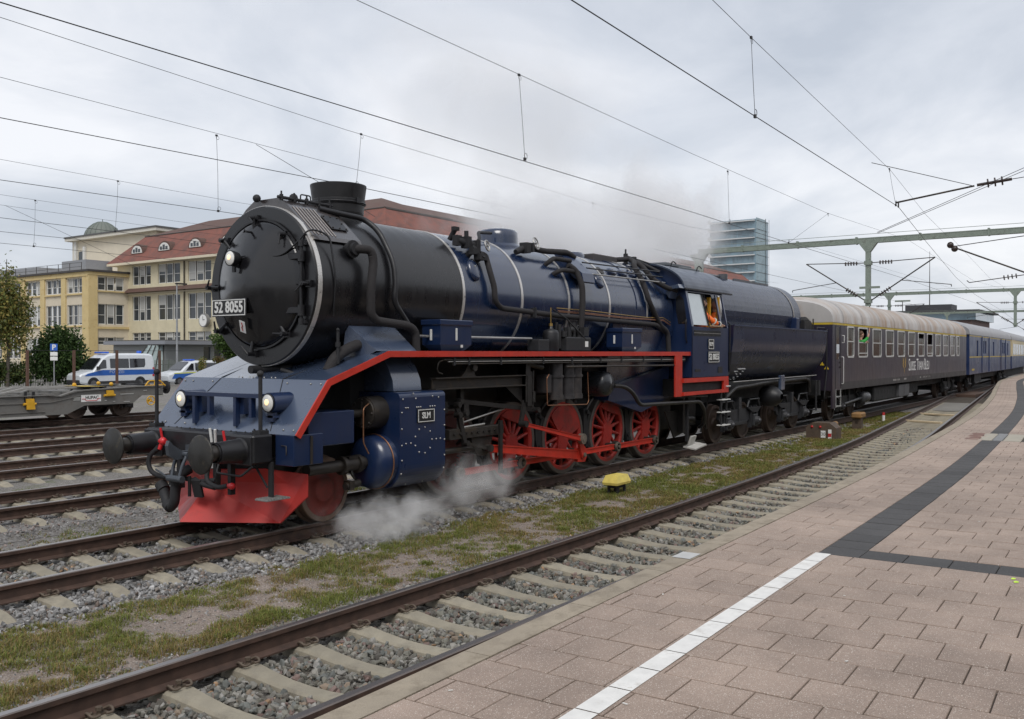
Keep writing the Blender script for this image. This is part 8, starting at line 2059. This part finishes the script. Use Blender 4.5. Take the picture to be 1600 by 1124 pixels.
prof = [(0, .42, .95), (.12, .34, 1.08), (.45, .30, 1.18), (.95, .30, 1.30), (1.25, .30, 1.62), (1.75, .30, 2.22), (2.1, .30, 2.44), (2.6, .30, 2.54), (4.5, .30, 2.55), (5.5, .30, 2.52), (5.75, .34, 2.44), (5.85, .40, 2.0), (5.87, .42, .6)]
PV = van("police_van", (27.45, 54.2, -.325), prof, 5.87, 2.05, "white and blue police van with blue roof lights parked behind the posts", [("blue_band", [(.25, .90), (1.2, .92), (5.8, .95), (5.8, 1.32), (1.6, 1.32), (.5, 1.08)], VBL, .006), ("sill", [(.9, .31), (5.8, .31), (5.8, .52), (.9, .52)], VBK, .007), ("tail_lamp", [(5.68, .80), (5.83, .80), (5.83, 1.50), (5.68, 1.45)], M("tail_red", (.45, .02, .03), .3), .01)],
    [[(1.15, 1.38), (1.95, 1.45), (1.95, 2.05), (1.72, 2.08)], [(2.25, 1.45), (3.75, 1.45), (3.75, 2.15), (2.25, 2.15)], [(3.82, 1.45), (5.0, 1.5), (5.1, 1.7), (5.1, 2.15), (3.82, 2.15)]], [(.95, .36), (4.65, .36)], 1.35, "POLIZEI")
b = MB(); b.add([(.98, -.85, 1.36), (.98, .85, 1.36), (1.68, .75, 2.16), (1.68, -.75, 2.16)], [(0, 1, 2, 3), (3, 2, 1, 0)][1:]); b.xform(Matrix.Translation((-.03, 0, .03))); b.obj("windscreen", VGL, PV)
b = MB(); b.box(2.0, 2.35, -.7, .7, 2.53, 2.65, b=.03); b.box(5.1, 5.3, -.2, .2, 2.53, 2.72, b=.03); b.each("blue_light_bar", M("blue_beacon", (.02, .12, .65), .3, coat=.4), PV)
b = MB(); b.add([(5.875, -.75, 1.4), (5.875, .75, 1.4), (5.80, .68, 2.2), (5.80, -.68, 2.2)], [(0, 1, 2, 3)]); b.xform(Matrix.Translation((.03, 0, 0))); b.obj("rear_window", VGL, PV)
b = MB(); b.box(-.06, .2, -.85, .85, .30, .62, b=.05); b.box(5.75, 5.95, -.9, .9, .34, .62, b=.04); b.each("bumper", VBK, PV)
b = MB(); b.box(1.15, 1.35, -1.25, -1.02, 1.35, 1.60, b=.03); b.obj("wing_mirror", VBK, PV)
prof = [(0, .40, .75), (.10, .30, .95), (.5, .26, 1.06), (1.15, .26, 1.18), (1.5, .26, 1.50), (2.05, .26, 1.86), (2.5, .26, 1.96), (4.3, .26, 1.97), (4.85, .28, 1.90), (5.0, .34, 1.1), (5.02, .36, .5)]
PV2 = van("police_minivan", (34.75, 54.4, -.325), prof, 5.02, 1.92, "silver police minivan with blue and yellow band partly hidden by the locomotive front", [("blue_band", [(.25, .55), (4.9, .55), (4.9, 1.0), (.5, .92)], VBL, .006), ("yellow_band", [(.4, .93), (4.9, 1.01), (4.9, 1.09), (.5, 1.00)], VYE, .007)],
    [[(1.5, 1.16), (2.25, 1.16), (2.25, 1.72), (2.05, 1.74)], [(2.4, 1.16), (4.6, 1.16), (4.6, 1.76), (2.4, 1.76)]], [(.95, .33), (3.95, .33)], 1.12, "")
b = MB(); b.add([(1.12, -.80, 1.20), (1.12, .80, 1.20), (1.98, .70, 1.84), (1.98, -.70, 1.84)], [(0, 1, 2, 3), (3, 2, 1, 0)][1:]); b.xform(Matrix.Translation((-.03, 0, .03))); b.obj("windscreen", VGL, PV2)
b = MB(); b.box(2.3, 2.6, -.6, .6, 1.96, 2.06, b=.03); b.obj("blue_light_bar", bpy.data.materials["blue_beacon"], PV2)

# ================================================================== trees and shrubs
def mat_leaf(name):
    m, t, b, out = mat_new(name)
    a = nd(t, "ShaderNodeAttribute", attribute_name="Col"); t.links.new(a.outputs["Color"], b.inputs["Base Color"]); b.inputs["Roughness"].default_value = .55; b.inputs["Specular IOR Level"].default_value = .25
    tr = nd(t, "ShaderNodeBsdfTranslucent"); t.links.new(a.outputs["Color"], tr.inputs[0]); mx = nd(t, "ShaderNodeMixShader"); mx.inputs[0].default_value = .3
    t.links.new(b.outputs[0], mx.inputs[1]); t.links.new(tr.outputs[0], mx.inputs[2]); t.links.new(mx.outputs[0], out.inputs[0])
    return m
LEAF = mat_leaf("leaf"); BARK = M("bark", (.09, .075, .06), .9, var=.3, scale=8)
def tree(name, label, loc, blobs, n, size, pal, trunk, seed, cat="tree"):
    """blobs: (x, y, z, rx, ry, rz, weight) crown clumps; trunk: list of limbs (points, r0, r1)"""
    T = empty(name, loc, label=label, cat=cat); rg = np.random.default_rng(seed)
    w = np.array([q[6] for q in blobs], float); w /= w.sum(); idx = rg.choice(len(blobs), n, p=w)
    B_ = np.array([q[:6] for q in blobs]); d = rg.normal(size=(n, 3)); d /= np.linalg.norm(d, axis=1)[:, None]; r = rg.random(n) ** .45
    # small sprays: leaves gather round sub-centres
    c = B_[idx, :3] + d * r[:, None] * B_[idx, 3:6]
    k = max(1, n // 14); cent = c[rg.integers(0, n, k)]; pick = rg.integers(0, k, n); c = c * .35 + (cent[pick] + rg.normal(scale=size * 1.6, size=(n, 3))) * .65
    u = rg.normal(size=(n, 3)); u /= np.linalg.norm(u, axis=1)[:, None]; v = np.cross(u, rg.normal(size=(n, 3))); v /= np.linalg.norm(v, axis=1)[:, None]
    s = size * rg.uniform(.55, 1.2, n)[:, None]
    V = np.stack([c - u * s, c + v * s * .55, c + u * s, c - v * s * .55], 1).reshape(-1, 3)
    F = np.arange(n * 4).reshape(-1, 4)
    tone = np.repeat(rg.uniform(.6, 1.35, k)[pick][:, None], 3, 1)
    col = np.array(pal)[rg.integers(0, len(pal), n)] * tone
    link("crown", numpy_mesh("crown", V, F, np.repeat(col, 4, 0), LEAF), T)
    b = MB()
    for pts, r0, r1 in trunk: b.tube(pts, r0, 6, r_end=r1)
    b.obj("trunk", BARK, T)
    return T
G1 = [(.045, .085, .022), (.06, .105, .03), (.035, .065, .02), (.075, .12, .035)]; G2 = [(.17, .19, .055), (.25, .22, .06), (.13, .16, .045), (.31, .24, .07), (.11, .13, .045)]; G3 = [(.075, .13, .03), (.10, .16, .04), (.06, .10, .03)]
tree("green_shrub", "large rounded dark green shrub left of the police van", (27.2, 56.3, -.3), [(0, 0, 2.3, 2.1, 1.4, 2.2, 3), (-1.3, 0, 1.5, 1.5, 1.3, 1.5, 2), (1.2, 0, 1.6, 1.4, 1.3, 1.7, 2), (.2, 0, 4.0, 1.4, 1.1, 1.0, 1.5), (1.6, 0, 3.5, 1.1, 1.0, 1.1, 1), (2.3, 0, 1.2, .8, .8, 1.2, 1)], 11000, .14, G1, [([(0, 0, 0), (.1, 0, 1.5), (.3, 0, 3)], .10, .03), ([(0, 0, .5), (-.9, 0, 1.8)], .06, .02), ([(0, 0, .6), (1.1, 0, 2.2)], .06, .02)], 5, "shrub")
tree("birch_tree", "sparse yellowing birch tree at the left edge", (23.4, 55.4, -.3), [(-.2, 0, 8.3, 1.3, 1.2, 1.3, 1.0), (.3, 0, 6.4, 1.9, 1.5, 1.3, 2.2), (-.6, 0, 4.6, 2.2, 1.6, 1.5, 2.6), (.4, 0, 3.0, 1.7, 1.3, 1.2, 1.4), (1.3, 0, 5.5, 1.0, .9, 1.0, .8)], 6000, .13, G2, [([(0, 0, 0), (.1, 0, 3), (-.1, 0, 6), (0, 0, 9)], .13, .02), ([(0, 0, 3), (.9, 0, 5.5)], .05, .015), ([(0, 0, 4), (-1, 0, 6.4)], .05, .015), ([(0, 0, 5.5), (.8, 0, 7.4)], .04, .01), ([(0, 0, 2.4), (1.1, 0, 3.8)], .05, .01)], 6)
tree("low_shrub", "low mixed shrub below the birch behind the fence", (23.2, 56.0, -.3), [(0, 0, 1.2, 1.9, 1.2, 1.3, 2), (-1.5, 0, 1.6, 1.2, 1.0, 1.4, 1), (1.6, 0, 1.1, 1.2, 1.0, 1.1, 1)], 3000, .12, [(.07, .10, .03), (.11, .12, .035), (.05, .075, .025)], [([(0, 0, 0), (0, 0, 1.4)], .06, .02)], 8, "shrub")
tree("young_tree", "small leafy tree showing left of the smokebox", (41.5, 55.6, -.3), [(0, 0, 3.6, 1.3, 1.2, 1.2, 2), (.7, 0, 2.7, 1.2, 1.1, 1.2, 1.5), (-.7, 0, 3.9, .8, .8, .8, .8), (1.6, 0, 2.1, 1.1, 1.0, 1.4, 1.5)], 3200, .12, G3, [([(0, 0, 0), (0, 0, 2), (.1, 0, 4)], .08, .02), ([(0, 0, 1.8), (.8, 0, 3)], .04, .015)], 9)
tree("climbing_plant", "narrow green climber in front of the silver minivan", (36.3, 51.6, -.32), [(0, 0, 1.2, .28, .28, 1.0, 2), (.2, 0, 2.0, .45, .4, .45, 1.2)], 700, .075, G2, [([(0, 0, 0), (.05, 0, 2.1)], .03, .01)], 10, "plant")
tree("climbing_plant", "thin reddish green climber next to the narrow green one", (38.0, 51.6, -.32), [(0, 0, 2.0, .75, .3, .4, 2), (.6, 0, 1.7, .3, .3, .5, .8)], 520, .075, [(.14, .10, .035), (.10, .12, .035), (.16, .09, .04)], [([(0, 0, 0), (.05, 0, 1.9)], .03, .01)], 11, "plant")
# far tree line behind the yard, seen between wagons and under the coaches
tree("hedge", "dark hedge behind the yard tracks under the coaches", (95, 58, -.3), [(k * 6.0 - 45, 0, 1.6 + .5 * math.sin(k * 2.1), 4.5, 1.5, 1.8, 1) for k in range(16)], 5000, .45, G1, [([(0, 0, 0), (0, 0, 1)], .1, .05)], 12, "hedge")

# ================================================================== steam
def steam(name, label, c, size, dens, scale, thr, col=(.985, .985, .99), rot=0.0, stretch=(1, 1, 1), seed=0.0, aniso=0.0):
    m = bpy.data.materials.new(name); m.use_nodes = True; t = m.node_tree; t.nodes.clear()
    out = t.nodes.new("ShaderNodeOutputMaterial"); pv = t.nodes.new("ShaderNodeVolumePrincipled")
    pv.inputs["Color"].default_value = (*col, 1); pv.inputs["Anisotropy"].default_value = aniso
    tc = nd(t, "ShaderNodeTexCoord")
    mp = nd(t, "ShaderNodeMapping"); mp.inputs["Scale"].default_value = stretch; mp.inputs["Location"].default_value = (seed, seed * .7, seed * .3); t.links.new(tc.outputs["Object"], mp.inputs[0])
    n = nd(t, "ShaderNodeTexNoise"); n.inputs["Scale"].default_value = scale; n.inputs["Detail"].default_value = 5; n.inputs["Roughness"].default_value = .58; n.inputs["Distortion"].default_value = .6; t.links.new(mp.outputs[0], n.inputs["Vector"])
    ln = nd(t, "ShaderNodeVectorMath", operation='DIVIDE'); ln.inputs[1].default_value = (size[0] / 2, size[1] / 2, size[2] / 2); t.links.new(tc.outputs["Object"], ln.inputs[0])
    le = nd(t, "ShaderNodeVectorMath", operation='LENGTH'); t.links.new(ln.outputs[0], le.inputs[0])
    fo = nd(t, "ShaderNodeMapRange"); fo.interpolation_type = 'SMOOTHSTEP'; fo.inputs[1].default_value = 1.0; fo.inputs[2].default_value = .05; fo.inputs[3].default_value = 0; fo.inputs[4].default_value = 1; t.links.new(le.outputs["Value"], fo.inputs[0])
    th = nd(t, "ShaderNodeMapRange"); th.inputs[1].default_value = thr; th.inputs[2].default_value = thr + .28; th.inputs[3].default_value = 0; th.inputs[4].default_value = 1
    # the cloud thins from the middle outwards: threshold rises with distance
    sb = nd(t, "ShaderNodeMath", operation='MULTIPLY_ADD'); sb.inputs[1].default_value = .42; sb.inputs[2].default_value = -.30
    t.links.new(fo.outputs[0], sb.inputs[0]); ad = nd(t, "ShaderNodeMath", operation='ADD'); t.links.new(n.outputs["Fac"], ad.inputs[0]); t.links.new(sb.outputs[0], ad.inputs[1]); t.links.new(ad.outputs[0], th.inputs[0])
    k = nd(t, "ShaderNodeMath", operation='MULTIPLY'); t.links.new(th.outputs[0], k.inputs[0]); t.links.new(fo.outputs[0], k.inputs[1])
    k2 = nd(t, "ShaderNodeMath", operation='MULTIPLY'); k2.inputs[1].default_value = dens; t.links.new(k.outputs[0], k2.inputs[0])
    t.links.new(k2.outputs[0], pv.inputs["Density"]); t.links.new(pv.outputs[0], out.inputs["Volume"])
    b = MB(); b.sphere((0, 0, 0), .5, 24, 14, size)
    return b.obj(name, m, loc=c, rot=(0, 0, rot), label=label, cat="steam", kind="stuff")
steam("cylinder_steam", "white steam billowing from under the cylinder", (.5, -1.5, .02), (4.2, 1.9, 1.5), 3.2, 3.2, .43)
steam("cylinder_steam", "thin steam drifting back along the wheels", (2.5, -1.42, .25), (4.4, 1.4, 1.8), 2.0, 2.8, .41, seed=3)
steam("boiler_steam", "steam drifting up behind the dome and cab", (15, 4.0, 5.8), (24, 7, 7), .45, .6, .38, seed=5, aniso=.2)
steam("boiler_steam", "thin steam veil rising above the tender", (15, 6.5, 9.5), (28, 8, 11), .20, .4, .38, seed=9, aniso=.2)
steam("boiler_steam", "dense steam close behind the boiler top", (12.5, 3.0, 5.1), (20, 4.5, 4.0), 1.8, .9, .38, seed=13, aniso=.2)
steam("boiler_steam", "pale steam drifting across the glass tower", (25, 6.5, 7.4), (17, 7, 8), 1.0, .5, .36, seed=17, aniso=.2)
